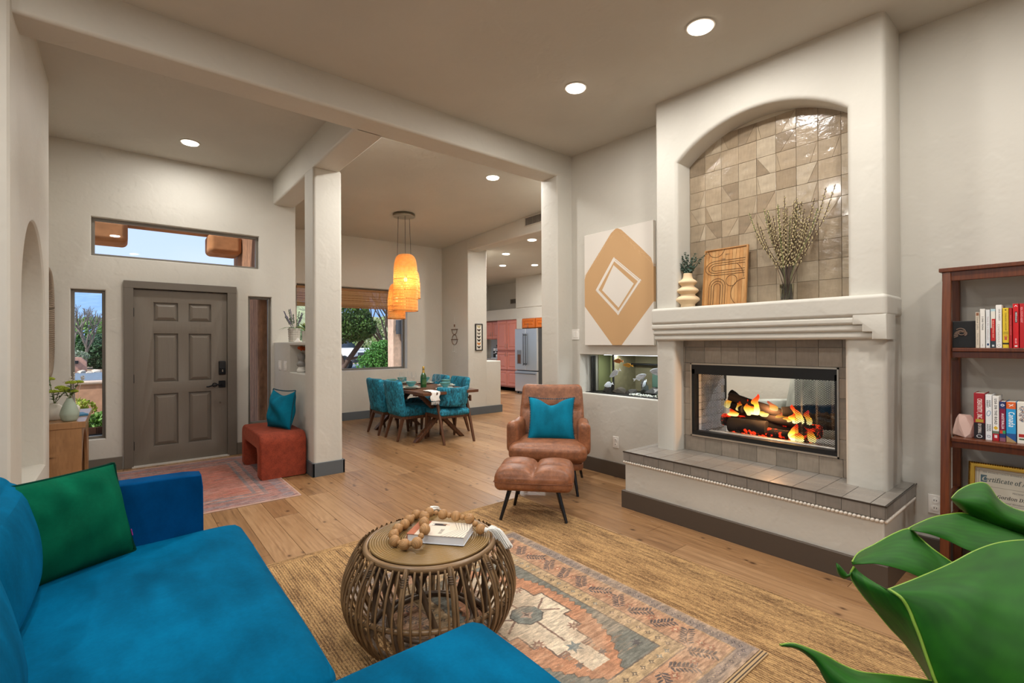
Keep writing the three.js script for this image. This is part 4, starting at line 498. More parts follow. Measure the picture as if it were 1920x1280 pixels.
{ const o = trimPillow('throw_pillow', 'green velvet pillow with a corded edge in the sofa corner', W(-0.148, 0.468, 2.6), 0.6, -0.33, 0.46, 0.40, 0.2, M.greenVelvet, { pinch: 0.03, crease: (q, u, v, s) => { q[2] += s * 0.012 * (Math.sin(u * 9 + v * 5) * sstep(0.2, 0.9, v) + Math.sin(u * 4 - v * 7) * 0.5) * (1 - u ** 4) * (1 - v ** 4); } });
  const e = []; const n = 60; for (let i = 0; i < n; i++) { const a = i / n * 4, k = Math.floor(a), f = (a - k) * 2 - 1; const [u, v] = [[f, -1], [1, f], [-f, 1], [-1, -f]][k]; e.push(new THREE.Vector3(u * 0.23 * (1 - 0.03 * (1 - v * v)), 0.2 + v * 0.2 * (1 - 0.03 * (1 - u * u)), 0)); } mesh('piping', tube(e, 0.006, 160, 6, true), variant(M.greenVelvet, { color: '#0b3d30' }), o); mesh('tag', box(0.003, 0.03, 0.016, 0.232, 0.08, 0, 0.001), std({ color: hex('#a02a8a'), roughness: 0.7 }), o); }
// rugs
{
  const j = thing('jute_rug', 'large braided natural jute rug under the coffee table', 'rug', W(1.1, 0, 1.5)); const O = rel(j); mesh('weave', metre(O(span(0.12, 2.765, 0.0005, 0.011, -0.6, 3.255, 0.004))), M.jute, j);
  const g = [], r = rng(12); mesh('hem', metre(O(span(0.12, 2.77, 0, 0.014, 3.23, 3.285, 0.006)), 1, true), M.jute, j); mesh('hem_001', metre(O(span(0.12, 2.77, 0, 0.014, -0.62, -0.57, 0.006)), 1, true), M.jute, j);
}
{
  const tx = wornRug(1024, 1536, (x, w, h) => {
    const r = rng(61); const R0 = (i, c) => { x.fillStyle = c; x.fillRect(i, i * 1.0, w - 2 * i, h - 2 * i); };
    x.fillStyle = '#a98d78'; x.fillRect(0, 0, w, h); R0(12, '#8b7c74'); R0(62, '#c09468'); R0(72, '#bf8a66'); R0(190, '#8a6f5c'); R0(196, '#bd9d70'); R0(262, '#6f6257'); R0(268, '#72776f');
    // border motifs
    const mot = (cx, cy, s, c, n = 8) => { x.fillStyle = c; x.beginPath(); for (let k = 0; k < n * 2; k++) { const a = k * PI / n, q = k % 2 ? s * 0.42 : s; x.lineTo(cx + Math.cos(a) * q, cy + Math.sin(a) * q); } x.fill(); };
    const edge = (i, step, f) => { for (let a = i; a < h - i; a += step) { f(i, a, 0); f(w - i, a, 0); } for (let a = i; a < w - i; a += step) { f(a, i, 1); f(a, h - i, 1); } };
    edge(37, 30, (a, b) => { mot(a, b, 13, r() < .5 ? '#4c4750' : '#5d5560', 4); mot(a, b, 5, '#c7ab8c', 4); });
    edge(130, 118, (a, b, k) => { x.save(); x.translate(a, b); x.rotate(k ? HP : 0); x.strokeStyle = x.fillStyle = '#554b4d'; x.lineWidth = 4; x.rotate((r() < .5 ? 1 : -1) * (0.5 + .4 * r())); x.beginPath(); x.moveTo(-56, 0); x.quadraticCurveTo(0, -18, 54, 4); x.stroke(); for (let q = -3; q < 4; q++) { x.beginPath(); x.ellipse(q * 15, -6 - 13, 5, 15, 0.5, 0, 7); x.fill(); x.beginPath(); x.ellipse(q * 15 + 5, 12, 4.5, 13, -0.5, 0, 7); x.fill(); } x.restore(); mot(a + (k ? 58 : 0), b + (k ? 0 : 58), 26, '#b0654a', 6); mot(a + (k ? 58 : 0), b + (k ? 0 : 58), 12, '#d2b18a', 4); });
    edge(228, 48, (a, b) => { mot(a, b, 16, r() < .5 ? '#6d5c4c' : '#7d8078', 4); mot(a, b, 6, '#e0c596', 4); });
    // stepped field with zigzag edges
    const stepped = (a, b, n, c, o) => { x.fillStyle = c; x.beginPath(); const P = []; for (let i = 0; i <= n; i++) { const X = a * (1 - i / n), Y0 = b * (i / n); P.push([X, Y0]); if (i < n) P.push([X, b * ((i + 1) / n)]); } const cx = w / 2, cy = h / 2; const all = [...P.map(p => [cx + p[0], cy + p[1]]), ...[...P].reverse().map(p => [cx - p[0], cy + p[1]]), ...P.map(p => [cx - p[0], cy - p[1]]), ...[...P].reverse().map(p => [cx + p[0], cy - p[1]])]; all.forEach((p, i) => i ? x.lineTo(...p) : x.moveTo(...p)); x.closePath(); x.fill(); if (o) { x.strokeStyle = o; x.lineWidth = 7; x.stroke(); } };
    x.save(); x.beginPath(); x.rect(268, 268, w - 536, h - 536); x.clip();
    x.fillStyle = '#c8825a'; x.beginPath(); const q = []; const zz = (y) => 14 + 185 * Math.pow(Math.abs(y - h / 2) / (h / 2 - 268), 2.4); let first = true; for (let y = 268; y <= h - 268; y += 20) { const e = 268 + zz(y) * 1 + (Math.floor((y - 268) / 20) % 2 ? 18 : 0); first ? x.moveTo(e, y) : x.lineTo(e, y); first = false; } for (let y = h - 268; y >= 268; y -= 20) { const e = w - 268 - zz(y) * 1 - (Math.floor((y - 268) / 20) % 2 ? 18 : 0); x.lineTo(e, y); } x.closePath(); x.fill(); x.strokeStyle = '#6a5448'; x.lineWidth = 3; x.stroke(); x.restore();
    for (let i = 0; i < 700; i++) { x.globalAlpha = 0.1 + 0.2 * r(); x.fillStyle = ['#d99a70', '#b46a46', '#c8825a', '#dfae88'][Math.floor(r() * 4)]; x.fillRect(350 + r() * 330, 330 + r() * (h - 660), 4 + r() * 50, 3 + r() * 5); } x.globalAlpha = 1;
    stepped(165, 400, 4, '#e2d0b4', '#6f5a50'); stepped(95, 430, 2, '#e2d0b4');
    x.strokeStyle = '#8a6a5c'; x.lineWidth = 9; for (const s of [-1, 1]) { x.beginPath(); x.moveTo(w / 2, h / 2 + s * 60); x.lineTo(w / 2, h / 2 + s * 240); x.moveTo(w / 2 + s * 60, h / 2); x.lineTo(w / 2 + s * 140, h / 2 + s * 60); x.moveTo(w / 2 - s * 60, h / 2); x.lineTo(w / 2 - s * 140, h / 2 + s * 60); x.stroke(); mot(w / 2, h / 2 + s * 290, 40, '#6f8084', 6); for (const e of [-1, 1]) { mot(w / 2 + e * 95, h / 2 + s * 190, 34, '#9a6e5e', 8); mot(w / 2 + e * 95, h / 2 + s * 190, 14, '#d9b894', 4); mot(w / 2 + e * 60, h / 2 + s * 380, 24, '#7a6a62', 6); x.strokeRect(w / 2 + e * 60 - 16, h / 2 + s * 300 - 10, 32, 22); mot(w / 2 + e * 200, h / 2 + s * 430, 26, '#5d5a5c', 6); mot(w / 2 + e * 60, h / 2 + s * 330, 18, '#a8876a', 5); } }
    x.fillStyle = '#7b8580'; x.beginPath(); for (let k = 0; k < 8; k++) x.lineTo(w / 2 + 72 * Math.cos((k + .5) * PI / 4), h / 2 + 72 * Math.sin((k + .5) * PI / 4)); x.fill(); x.strokeStyle = '#5c5450'; x.lineWidth = 5; x.stroke(); mot(w / 2, h / 2, 38, '#b79a8a', 4); mot(w / 2, h / 2, 18, '#6b5d5a', 4);
    for (let i = 0; i < 900; i++) { x.globalAlpha = 0.15 + 0.25 * r(); x.fillStyle = ['#4f4a4e', '#6a5c54', '#dcc3a0', '#8c6f5c'][Math.floor(r() * 4)]; const s = 2 + r() * 5; x.fillRect(r() * w, r() * h, s * 2, s); } x.globalAlpha = 1;
  }, 71);
  const g = thing('vintage_rug', 'faded terracotta and grey-blue medallion rug lying on the jute rug', 'rug', W(1.575, 0.0115, 1.83)); const b = box(1.25, 0.006, 1.73, 0, 0.003, 0, 0.002); const p = b.attributes.position, uv = b.attributes.uv; for (let i = 0; i < p.count; i++) uv.setXY(i, p.getX(i) / 1.25 + 0.5, 0.5 - p.getZ(i) / 1.73); mesh('pile', b, std({ map: tx, roughness: 0.97, bumpMap: T.juteBump, bumpScale: 0.0008 }), g);
  [1, -1].forEach((q, i) => mesh('end_band' + (i ? '_001' : ''), box(1.25, 0.006, 0.035, 0, 0.003, q * 0.885, 0.002), std({ color: hex('#b89a72'), roughness: 0.95 }), g)); mesh('end_stripe', merge([box(1.25, 0.007, 0.006, 0, 0.0035, 0.878, 0.002), box(1.25, 0.007, 0.006, 0, 0.0035, 0.894, 0.002)]), std({ color: hex('#4d4139'), roughness: 0.95 }), g);
}
{ // rattan coffee table
  const t = thing('coffee_table', 'round rattan drum coffee table woven from bent canes', 'table', W(1.155, 0.018, 2.05)); const H = 0.432; const prof = (y) => { const a = y / H; return 0.305 + 0.098 * Math.pow(Math.sin(clamp(a * 0.92 + 0.06) * PI), 0.9) - 0.03 * (1 - a) ** 2; };
  const rr = rng(4); const pt = (a, y, dr = 0) => new THREE.Vector3(Math.cos(a) * (prof(y) + dr), y, Math.sin(a) * (prof(y) + dr));
  for (let i = 0; i < 66; i++) { const a = i / 66 * 2 * PI, sl = ((i % 3) - 1) * 0.006; const ys = [0.012, 0.09, 0.17, 0.25, 0.33, 0.40, H - 0.012]; mesh('cane' + (i ? '_' + String(i).padStart(3, '0') : ''), tube(ys.map(y => pt(a + sl * (y / H - .5) * 2 + (rr() - .5) * 0.004, y, 0.012)), 0.0052, 18, 6), M.rattan, t); }
  for (let i = 0; i < 11; i++) { const a = i / 11 * 2 * PI + 0.12; mesh('upright' + (i ? '_' + String(i).padStart(3, '0') : ''), tube([0.014, 0.1, 0.2, 0.3, 0.37, H - 0.01].map(y => pt(a, y, -0.004)), 0.0125, 18, 8), M.rattan, t); mesh('binding' + (i ? '_' + String(i).padStart(3, '0') : ''), merge([0.37, 0.378, 0.386, 0.394].map(y => new THREE.TorusGeometry(0.014, 0.003, 5, 12).rotateX(HP).translate(Math.cos(a) * (prof(y) - .004), y, Math.sin(a) * (prof(y) - .004)))), M.rattanDark, t); }
  for (let i = 0; i < 8; i++) { const a = i / 8 * 2 * PI + 0.3; mesh('inner_strut' + (i ? '_00' + i : ''), bar([Math.cos(a) * 0.27, 0.016, Math.sin(a) * 0.30], [Math.cos(a + 0.55) * 0.26, H - 0.02, Math.sin(a + 0.55) * 0.26], 0.014, 0.014, 8), M.rattanDark, t); }
  const ring = (R, y, r) => new THREE.TorusGeometry(R, r, 10, 72).rotateX(HP).translate(0, y, 0);
  mesh('top_ring', ring(0.302, H - 0.018, 0.0145), M.rattan, t); mesh('middle_ring', ring(prof(0.2) - 0.008, 0.2, 0.0115), M.rattan, t); mesh('bottom_ring', ring(0.285, 0.014, 0.013), M.rattanDark, t); mesh('inner_ring', merge([ring(0.2, 0.05, 0.012), ring(0.26, H - 0.05, 0.012)]), M.rattanDark, t);
  const coil = []; for (let i = 0; i < 25; i++) coil.push(ring(0.011 + i * 0.0113, H - 0.003, 0.0062)); mesh('coiled_top', merge(coil), variant(M.rattan, { color: '#b39460' }), t); mesh('top_backing', cyl(0.285, 0.285, 0.008, 48, 0, H - 0.016, 0), M.rattanDark, t);
  const ties = []; for (let i = 0; i < 66; i++) { const a = i / 66 * 2 * PI; ties.push(new THREE.TorusGeometry(0.012, 0.0022, 5, 10).rotateY(-a).translate(Math.cos(a) * (prof(0.2) - 0.002), 0.2, Math.sin(a) * (prof(0.2) - 0.002))); } mesh('cane_ties', merge(ties), M.rattanDark, t);
}
const TT = 0.4565; // height of the coffee table top
{ // coffee table book
  const cv = canvasTex(512, 384, (x, w, h) => { x.fillStyle = '#eadfce'; x.fillRect(0, 0, w, h); x.fillStyle = '#b5694a'; x.fillRect(0, 0, 120, h); x.fillStyle = '#e8d9c6'; x.fillRect(70, 200, 60, 184); x.fillStyle = '#2d2d33'; x.fillRect(150, 60, 130, 60); x.fillStyle = '#c98e58'; x.fillRect(250, 75, 60, 14); x.fillStyle = '#f1ece2'; x.fillRect(130, 70, 40, 40); x.strokeStyle = '#3d3733'; x.lineWidth = 3; for (let i = 0; i < 6; i++) { x.beginPath(); x.moveTo(340 + i * 28, 0); x.lineTo(410 + i * 22, 190); x.lineTo(310 + i * 34, 384); x.stroke(); } x.strokeStyle = '#c9a23a'; for (let i = 0; i < 4; i++) { x.beginPath(); x.moveTo(330, 110 + i * 30); x.lineTo(420, 90 + i * 34); x.stroke(); } x.fillStyle = '#3a332c'; x.save(); x.translate(296, 330); x.rotate(-HP); x.font = 'bold 40px serif'; x.fillText('HOME', 0, 0); x.restore(); });
  const t = thing('coffee_table_book', 'thick hardcover book with a geometric cover on the coffee table', 'book', W(1.185, TT, 2.005), -Math.atan2(0.21, 0.18)); const w = 0.278, d = 0.172;
  const cover = box(w, 0.003, d, 0, 0.0385, 0, 0.001); { const p = cover.attributes.position, uv = cover.attributes.uv; for (let i = 0; i < p.count; i++) uv.setXY(i, p.getX(i) / w + .5, 0.5 - p.getZ(i) / d); }
  mesh('cover', cover, std({ map: cv, roughness: 0.35 }), t); mesh('pages', box(w - 0.008, 0.034, d - 0.006, 0.001, 0.02, 0), std({ color: hex('#eef1f5'), roughness: 0.8 }), t); mesh('back_cover', box(w, 0.003, d, 0, 0.0015, 0, 0.001), variant(M.white, { color: '#d8dde4' }), t); mesh('spine', box(0.004, 0.037, d, -w / 2 + 0.002, 0.02, 0, 0.001), std({ color: hex('#c08c74'), roughness: 0.5 }), t);
}
{ // wooden bead garland
  const t = thing('bead_garland', 'wooden bead garland with white tassels draped over the book', 'garland', W(1.17, TT, 2.05)), O = rel(t); const big = 0.0255; const yt = TT + big - 0.002, yb = TT + 0.040 + big - 0.001;
  const loop = [[1.234, 2.205, yb - .012], [1.205, 2.292, yt], [1.14, 2.245, yt], [1.095, 2.205, yt], [1.043, 2.175, yt], [0.995, 2.118, yt], [0.968, 2.05, yt], [0.985, 1.985, yt], [1.018, 1.93, yt + .016], [1.088, 1.985, yb], [1.128, 2.065, yb], [1.168, 2.135, yb]]; const tail = [[1.256, 2.105, yb], [1.292, 2.04, yb], [1.332, 1.978, yb - .004], [1.352, 1.91, yt]]; let n = 0;
  const bead = (x, y, d, r) => { mesh('bead' + (n ? '_' + String(n).padStart(3, '0') : ''), O(ball(r, 0, 0, 0, 20, 14).rotateZ(n * 1.3).rotateX(n * .7).translate(x, y, -d)), M.bead, t); n++; };
  const chain = (c) => c.forEach((p, i) => { bead(p[0], p[2], p[1], big); const q = c[i + 1]; if (q) bead((p[0] + q[0]) / 2, (p[2] + q[2]) / 2, (p[1] + q[1]) / 2, Math.max(0.0105, Math.min(0.014, Math.hypot(p[0] - q[0], p[1] - q[1], p[2] - q[2]) / 2 - big + 0.004))); }); chain(loop); chain([loop[0], ...tail].slice(1)); bead(1.246, yb - .004, 2.155, 0.012);
  const tassel = (a, b, c, r0, r1) => { const g = [], r = rng(6); for (let i = 0; i < 130; i++) { const q = r() * 6.28, k = Math.sqrt(r()); const o = (s) => new THREE.Vector3(Math.cos(q) * k * s, Math.abs(Math.sin(q)) * k * s, Math.sin(q) * k * s); g.push(tube([a.clone(), b.clone().add(o(r0)), c.clone().add(o(r1)).add(new THREE.Vector3((r() - .5) * .014, 0, (r() - .5) * .014))], 0.0028, 8, 4)); } return O(merge(g)); };
  mesh('tassel', tassel(W(1.368, TT + 0.022, 1.888), W(1.405, TT + 0.012, 1.862), W(1.448, TT - 0.075, 1.83), 0.022, 0.03), M.cotton, t); mesh('tassel_knot', O(ball(0.013, 1.366, TT + 0.022, -1.89)), M.cotton, t);
  mesh('tassel_001', tassel(W(1.25, TT + 0.03, 2.24), W(1.30, TT + 0.022, 2.29), W(1.37, TT - 0.02, 2.35), 0.018, 0.026), M.cotton, t);
}
{ // lounge chair and its footstool
  const black = std({ color: hex('#17191e'), roughness: 0.25 }); const C = W(3.2, 0, 3.36), TURN = -0.84;
  const t = thing('lounge_chair', 'tan leather armchair with a tufted back and black splayed legs', 'chair', C, TURN);
  mesh('seat', metre(softBox(0.70, 0.155, 0.62, 0.06, [0.01, 0.02, 0.02], 20).translate(0, 0.392, 0.06)), M.leather, t); mesh('base', metre(softBox(0.64, 0.09, 0.56, 0.035, [0, 0, 0], 10).translate(0, 0.275, 0.03)), M.leather, t);
  const back = warp(softBox(0.65, 0.60, 0.13, 0.055, [0.0, 0.0, 0.0], 30), v => { const nx = v.x / 0.32, ny = v.y / 0.33; v.x *= 1 - 0.06 * sstep(-0.2, 1, ny); if (v.z > 0) { v.z += 0.035 * (1 - nx * nx) * (ny < -0.05 ? 1 : 0.55); const fold = Math.exp(-(((ny - 0.12) / 0.07) ** 2)); v.z -= 0.028 * fold * (1 - nx ** 6); for (const bx of [-0.45, 0.45]) { const d2 = ((nx - bx) / 0.16) ** 2 + ((ny - 0.12) / 0.14) ** 2; v.z -= 0.03 * Math.exp(-d2); } } v.z += 0.05 * nx * nx; });
  back.rotateX(-0.28).translate(0, 0.655, -0.30); mesh('backrest', metre(back), M.leather, t);
  for (const s of [-1, 1]) { const a = warp(softBox(0.115, 0.30, 0.5, 0.055, [0, 0.0, 0], 14), v => { const f = sstep(0.0, 0.25, v.z); v.y += 0.02 * f - 0.05 * sstep(0.05, -0.25, v.z) * 0; v.x += s * 0.018 * f; v.y -= (v.y < 0 ? 0 : 0); }); mesh('arm', metre(a.translate(s * 0.315, 0.49, 0.0)), M.leather, t); mesh('button', new THREE.SphereGeometry(0.014, 12, 8).scale(1, 1, .5).rotateX(-0.28).translate(s * 0.135, 0.695, -0.243), M.leather, t); }
  for (const [x, z] of [[-0.27, 0.27], [0.27, 0.27], [-0.3, -0.35], [0.3, -0.35]]) mesh('leg', bar([x, 0, z], [x * 0.85, 0.25, z * 0.82], 0.012, 0.018, 14), black, t);
  const f = thing('footstool', 'square tan leather footstool with black splayed legs', 'stool', W(2.585, 0, 2.885), TURN - 0.0);
  const cush = warp(softBox(0.60, 0.15, 0.45, 0.045, [0.01, 0.0, 0.01], 32), v => { const nx = v.x / 0.3, nz = v.z / 0.225; if (v.y > 0) { const q = (a) => Math.sqrt(Math.max(0, 1 - (2 * Math.abs(a) - 1) ** 2)); v.y += 0.05 * q(nx) * q(nz) - 0.012; const k = Math.exp(-((v.x / 0.018) ** 2)) * 0.012 + Math.exp(-((v.z / 0.018) ** 2)) * 0.01; v.y -= k * (1 - 0.5 * Math.max(nx * nx, nz * nz)); } else if (v.z > 0.2) v.z -= 0.01 * Math.exp(-((v.x / 0.02) ** 2)); });
  mesh('cushion', metre(cush.translate(0, 0.318, 0)), M.leather, f); mesh('seam', tube([[-0.298, 0.313, 0.15], [-0.28, 0.313, 0.222], [0, 0.313, 0.238], [0.28, 0.313, 0.222], [0.302, 0.313, 0.15]], 0.004, 40, 6), variant(M.leather, { color: '#8f5633' }), f);
  for (const [x, z] of [[-0.255, 0.18], [0.255, 0.18], [-0.2, -0.17], [0.2, -0.17]]) mesh('leg', bar([x, x * x > 0.06 || z > 0 ? 0.013 : 0.0, z], [x * 0.72, 0.255, z * 0.75], 0.012, 0.018, 14), black, f);
  const p = trimPillow('throw_pillow', 'teal velvet pillow with a dark beaded edge on the leather armchair', new THREE.Vector3(0.0, 0, 0).copy(C).add(new THREE.Vector3(0.02, 0.47, 0.12).applyAxisAngle(new THREE.Vector3(0, 1, 0), TURN)), TURN + 0.03, -0.42, 0.44, 0.42, 0.16, M.teal, { balls: 0.0065, pinch: 0.09, crease: (q, u, v, s) => { const k = Math.exp(-((u / 0.4) ** 2)) * Math.max(0, v) ** 3; q[1] -= 0.075 * k; q[2] *= 1 - 0.3 * k; } });
}
{ // diamond painting
  const cv = canvasTex(768, 1060, (x, w, h) => { const r = rng(14); x.fillStyle = '#e6e0d6'; x.fillRect(0, 0, w, h); const P = (u, v) => [u * w, v * h]; x.fillStyle = '#cba374'; x.beginPath(); [[0.5, -0.005], [0.57, 0.02], [0.82, 0.19], [0.97, 0.30], [1, 0.37], [1, 0.65], [0.565, 1], [0.435, 1], [0, 0.645], [0, 0.4], [0.03, 0.35], [0.3, 0.13], [0.42, 0.03]].forEach((p, i) => i ? x.lineTo(...P(...p)) : x.moveTo(...P(...p))); x.fill();
    for (let i = 0; i < 240; i++) { const e = Math.floor(r() * 4), a = r(); const A = [[0.5, 0], [1, 0.36], [0.5, 0], [0.0, 0.38]][e === 1 || e === 0 ? 0 : 2], B = [[1, 0.36], [1, 0.36], [0, 0.38], [0, 0.38]][e]; const u = lerp(A[0], B[0], a), v = lerp(A[1], B[1], a); x.globalAlpha = 0.25 + 0.3 * r(); x.strokeStyle = r() < .5 ? '#d9b488' : '#c79c6b'; x.lineWidth = 1 + 3 * r(); x.beginPath(); x.moveTo(...P(u + (r() - .5) * .02, v + (r() - .5) * .02)); x.lineTo(...P(u + (B[0] - A[0]) * .12 * r(), v + (B[1] - A[1]) * .12 * r())); x.stroke(); }
    x.globalAlpha = 1; const D = [[0.46, 0.25], [0.83, 0.47], [0.52, 0.735], [0.19, 0.51]]; x.fillStyle = '#e6e0d6'; x.beginPath(); [[0.455, 0.31], [0.74, 0.49], [0.525, 0.68], [0.28, 0.515]].forEach((p, i) => i ? x.lineTo(...P(...p)) : x.moveTo(...P(...p))); x.fill();
    for (let e = 0; e < 4; e++) { const A = D[e], B = D[(e + 1) % 4]; for (let i = 0; i < 34; i++) { const o = (r() - .25) * 0.07, nx = (0.5 - (A[0] + B[0]) / 2), ny = (0.5 - (A[1] + B[1]) / 2); x.globalAlpha = 0.55 + 0.4 * r(); x.strokeStyle = i % 5 ? '#ece6dc' : '#8a6d50'; x.lineWidth = i % 5 ? 1 + 5 * r() : 1.5; const s = -0.03 + 0.08 * r(), q = 1.03 - 0.08 * r(); x.beginPath(); x.moveTo(...P(lerp(A[0], B[0], s) + nx * o * 2, lerp(A[1], B[1], s) + ny * o * 2)); x.lineTo(...P(lerp(A[0], B[0], q) + nx * o * 2, lerp(A[1], B[1], q) + ny * o * 2)); x.stroke(); } } x.globalAlpha = 1; });
  const t = thing('painting', 'square-edged white canvas with a tan diamond above the aquarium', 'painting', W(3.955, 1.953, 3.115), -HP); const w = 0.875, h = 1.192; const b = box(w, h, 0.038, 0, 0, 0.02, 0.003); const p = b.attributes.position, uv = b.attributes.uv; for (let i = 0; i < p.count; i++) uv.setXY(i, p.getX(i) / w + .5, p.getY(i) / h + .5); mesh('canvas', b, std({ map: cv, roughness: 0.7 }), t); mesh('stretcher', box(w - 0.05, h - 0.05, 0.012, 0, 0, 0.006), M.bead, t);
}
{ // things on the mantel
  const MY = 1.672;
  const v = thing('ripple_vase', 'cream rippled vase of eucalyptus at the left end of the mantel', 'vase', W(3.665, MY, 2.175)); const pr = [[0, 0], [0.055, 0], [0.058, 0.012], [0.06, 0.03], [0.09, 0.055], [0.094, 0.065], [0.088, 0.08], [0.062, 0.1], [0.06, 0.112], [0.082, 0.13], [0.086, 0.14], [0.08, 0.152], [0.055, 0.172], [0.053, 0.184], [0.07, 0.2], [0.074, 0.21], [0.068, 0.222], [0.045, 0.238], [0.036, 0.26], [0.034, 0.285], [0.028, 0.285], [0.026, 0.25], [0, 0.25]]; mesh('vessel', lathe(pr.slice(0, 1).concat(smoothPts(pr.slice(1, 20), 90), pr.slice(20)), 48), std({ color: hex('#e3c9a2'), roughness: 0.7 }), v);
  const r = rng(19), lm = std({ color: hex('#43584a'), roughness: 0.7, side: THREE.DoubleSide }); [[0.02, -0.13, 0.19], [0, -0.02, 0.2], [0.0, -0.05, 0.17], [-0.02, 0.06, 0.18], [0.03, 0.1, 0.14], [0.0, 0.17, 0.16], [-0.03, 0.02, 0.15], [0.03, -0.08, 0.13], [0.02, 0.01, 0.17]].forEach(([x, z, l]) => { const a = new THREE.Vector3(0, 0.27, 0), b = new THREE.Vector3(-x, 0.27 + l, z); const g = [tube([a, a.clone().lerp(b, .5).add(new THREE.Vector3(0, .02, 0)), b], 0.002, 10, 5)]; for (let k = 1; k < 13; k++) { const q = k / 12.5, c = a.clone().lerp(b, q); for (const s of [-1, 1]) g.push(new THREE.SphereGeometry(0.0135 * (1.15 - 0.6 * q), 7, 4).scale(1, 0.18, 0.85).rotateZ(s * 0.6).rotateX(r() * 2 - 1).rotateY(r() * 6).translate(c.x + s * 0.011 * (1.2 - q), c.y, c.z + (r() - .5) * 0.02)); } mesh('eucalyptus_sprig', merge(g), lm, v); });
  // carved wooden panel leaning in the niche
  const w = 0.335, h = 0.465; const t = thing('carved_panel', 'slatted wood panel carved with arcs leaning in the niche', 'wall art', W(3.705, MY + 0.002, 1.888), -HP + 0.02); t.rotation.set(-0.12, -HP + 0.02, 0, 'YXZ');
  const wood = (k) => std({ map: T.oak[3], color: hex(['#ffe9bd', '#f8dcab', '#fff0cb'][k]), roughness: 0.5 }); for (let i = 0; i < 12; i++) mesh('slat' + (i ? '_' + String(i).padStart(3, '0') : ''), metre(box(w / 12 - 0.0012, h - 0.01, 0.012, -w / 2 + (i + .5) * w / 12, h / 2, 0.006, 0.001), 2), wood(i % 3), t);
  mesh('panel_frame', metre(merge([box(w + 0.01, 0.008, 0.02, 0, h - 0.004, 0.01), box(w + 0.01, 0.008, 0.02, 0, 0.004, 0.01), box(0.008, h, 0.02, -w / 2 - 0.002, h / 2, 0.01), box(0.012, h, 0.02, w / 2 + 0.004, h / 2, 0.01)])), wood(1), t);
  const gm = std({ color: hex('#5a3b1e'), roughness: 0.8 }), line = (pts) => tube(pts.map(p => [p[0] * w - w / 2, p[1] * h, 0.0125]), 0.0021, 40, 6); const arc = (cx, cy, rx, a0, a1, ry = rx * w / h) => [...Array(20)].map((_, i) => { const a = a0 + (a1 - a0) * i / 19; return [cx + rx * Math.cos(a), cy + ry * Math.sin(a)]; }); const G = []; for (const k of [0.0, 0.07, 0.14]) G.push(line([[0.97, 0.785 - k * .55], [0.3, 0.785 - k * .55], ...arc(0.27, 0.66, 0.25 - k * 1.1, HP, 1.5 * PI, 0.125 - k * .55), [0.3, 0.535 + k * .55], [0.97, 0.535 + k * .55]])); for (const k of [0, 0.06, 0.12]) G.push(line([[0.13 + k, 0.02], [0.13 + k, 0.33], ...arc(0.33, 0.33, 0.2 - k, PI, 0), [0.53 - k, 0.33], [0.53 - k, 0.02]])); G.push(line(arc(0.67, 0.42, 0.13, 0, 2 * PI)), line(arc(1.0, 0.2, 0.33, HP, 1.5 * PI)), line(arc(0.27, 1.0, 0.2, PI, 2 * PI)), line(arc(0.53, 0.46, 0.42, 0.0, 0.9))); mesh('carved_grooves', merge(G), gm, t);
  // glass vase with pussy willow
  const gv = thing('glass_vase', 'clear glass vase packed with tall pussy willow branches', 'vase', W(3.675, MY, 1.41)); mesh('vessel', lathe([[0, 0.0], [0.042, 0], [0.044, 0.004], [0.05, 0.13], [0.066, 0.25], [0.064, 0.25], [0.047, 0.13], [0.041, 0.014], [0, 0.012]], 40), M.thinGlass, gv); mesh('water', lathe([[0, 0.013], [0.0405, 0.013], [0.046, 0.12], [0, 0.12]], 30), phy({ color: hex('#d8e0c8'), transmission: 1, thickness: 0.05, ior: 1.33, roughness: 0 }), gv);
  const bk = std({ color: hex('#4a3626'), roughness: 0.8 }), ck = std({ color: hex('#b8a980'), roughness: 0.9 }), st = std({ color: hex('#56642c'), roughness: 0.7 }); const q = rng(33); const tips = [[-0.27, 0.69, .02], [-0.02, 0.76, .02], [0.25, 0.75, 0], [0.31, 0.75, -.02], [0.17, 0.7, .03], [0.2, 0.62, 0]]; for (let i = 0; i < 34; i++) tips.push([(q() - 0.62) * 0.36, 0.52 + 0.2 * q(), (q() - .5) * 0.09]);
  tips.forEach(([z, y, x], i) => { const a0 = q() * 6.28, b = new THREE.Vector3(Math.cos(a0) * 0.026, 0.02, Math.sin(a0) * 0.026), n2 = new THREE.Vector3(x * .2 + Math.cos(a0) * .02, 0.24, z * 0.26), e = new THREE.Vector3(clamp(x, -.08, .07), y, z); const cv = new THREE.CatmullRomCurve3([b, n2, n2.clone().lerp(e, 0.55).add(new THREE.Vector3(0, 0.0, z * 0.08)), e]); const tw = mesh('willow_branch', tube(cv, 0.0024, 26, 5), i % 5 ? bk : st, gv); const g = []; const nb = 20 + Math.floor(q() * 8); for (let k = 0; k < nb; k++) { const u = 0.34 + 0.66 * (k + q() * .5) / nb, p = cv.getPoint(Math.min(u, 1)); const s = 0.0042 + 0.0022 * q(); g.push(new THREE.SphereGeometry(s, 6, 5).scale(0.85, 1.35, 0.85).translate(p.x + (q() - .5) * .009, p.y, p.z + (k % 2 ? 1 : -1) * 0.0055)); } mesh('catkins', merge(g), ck, tw); });
}
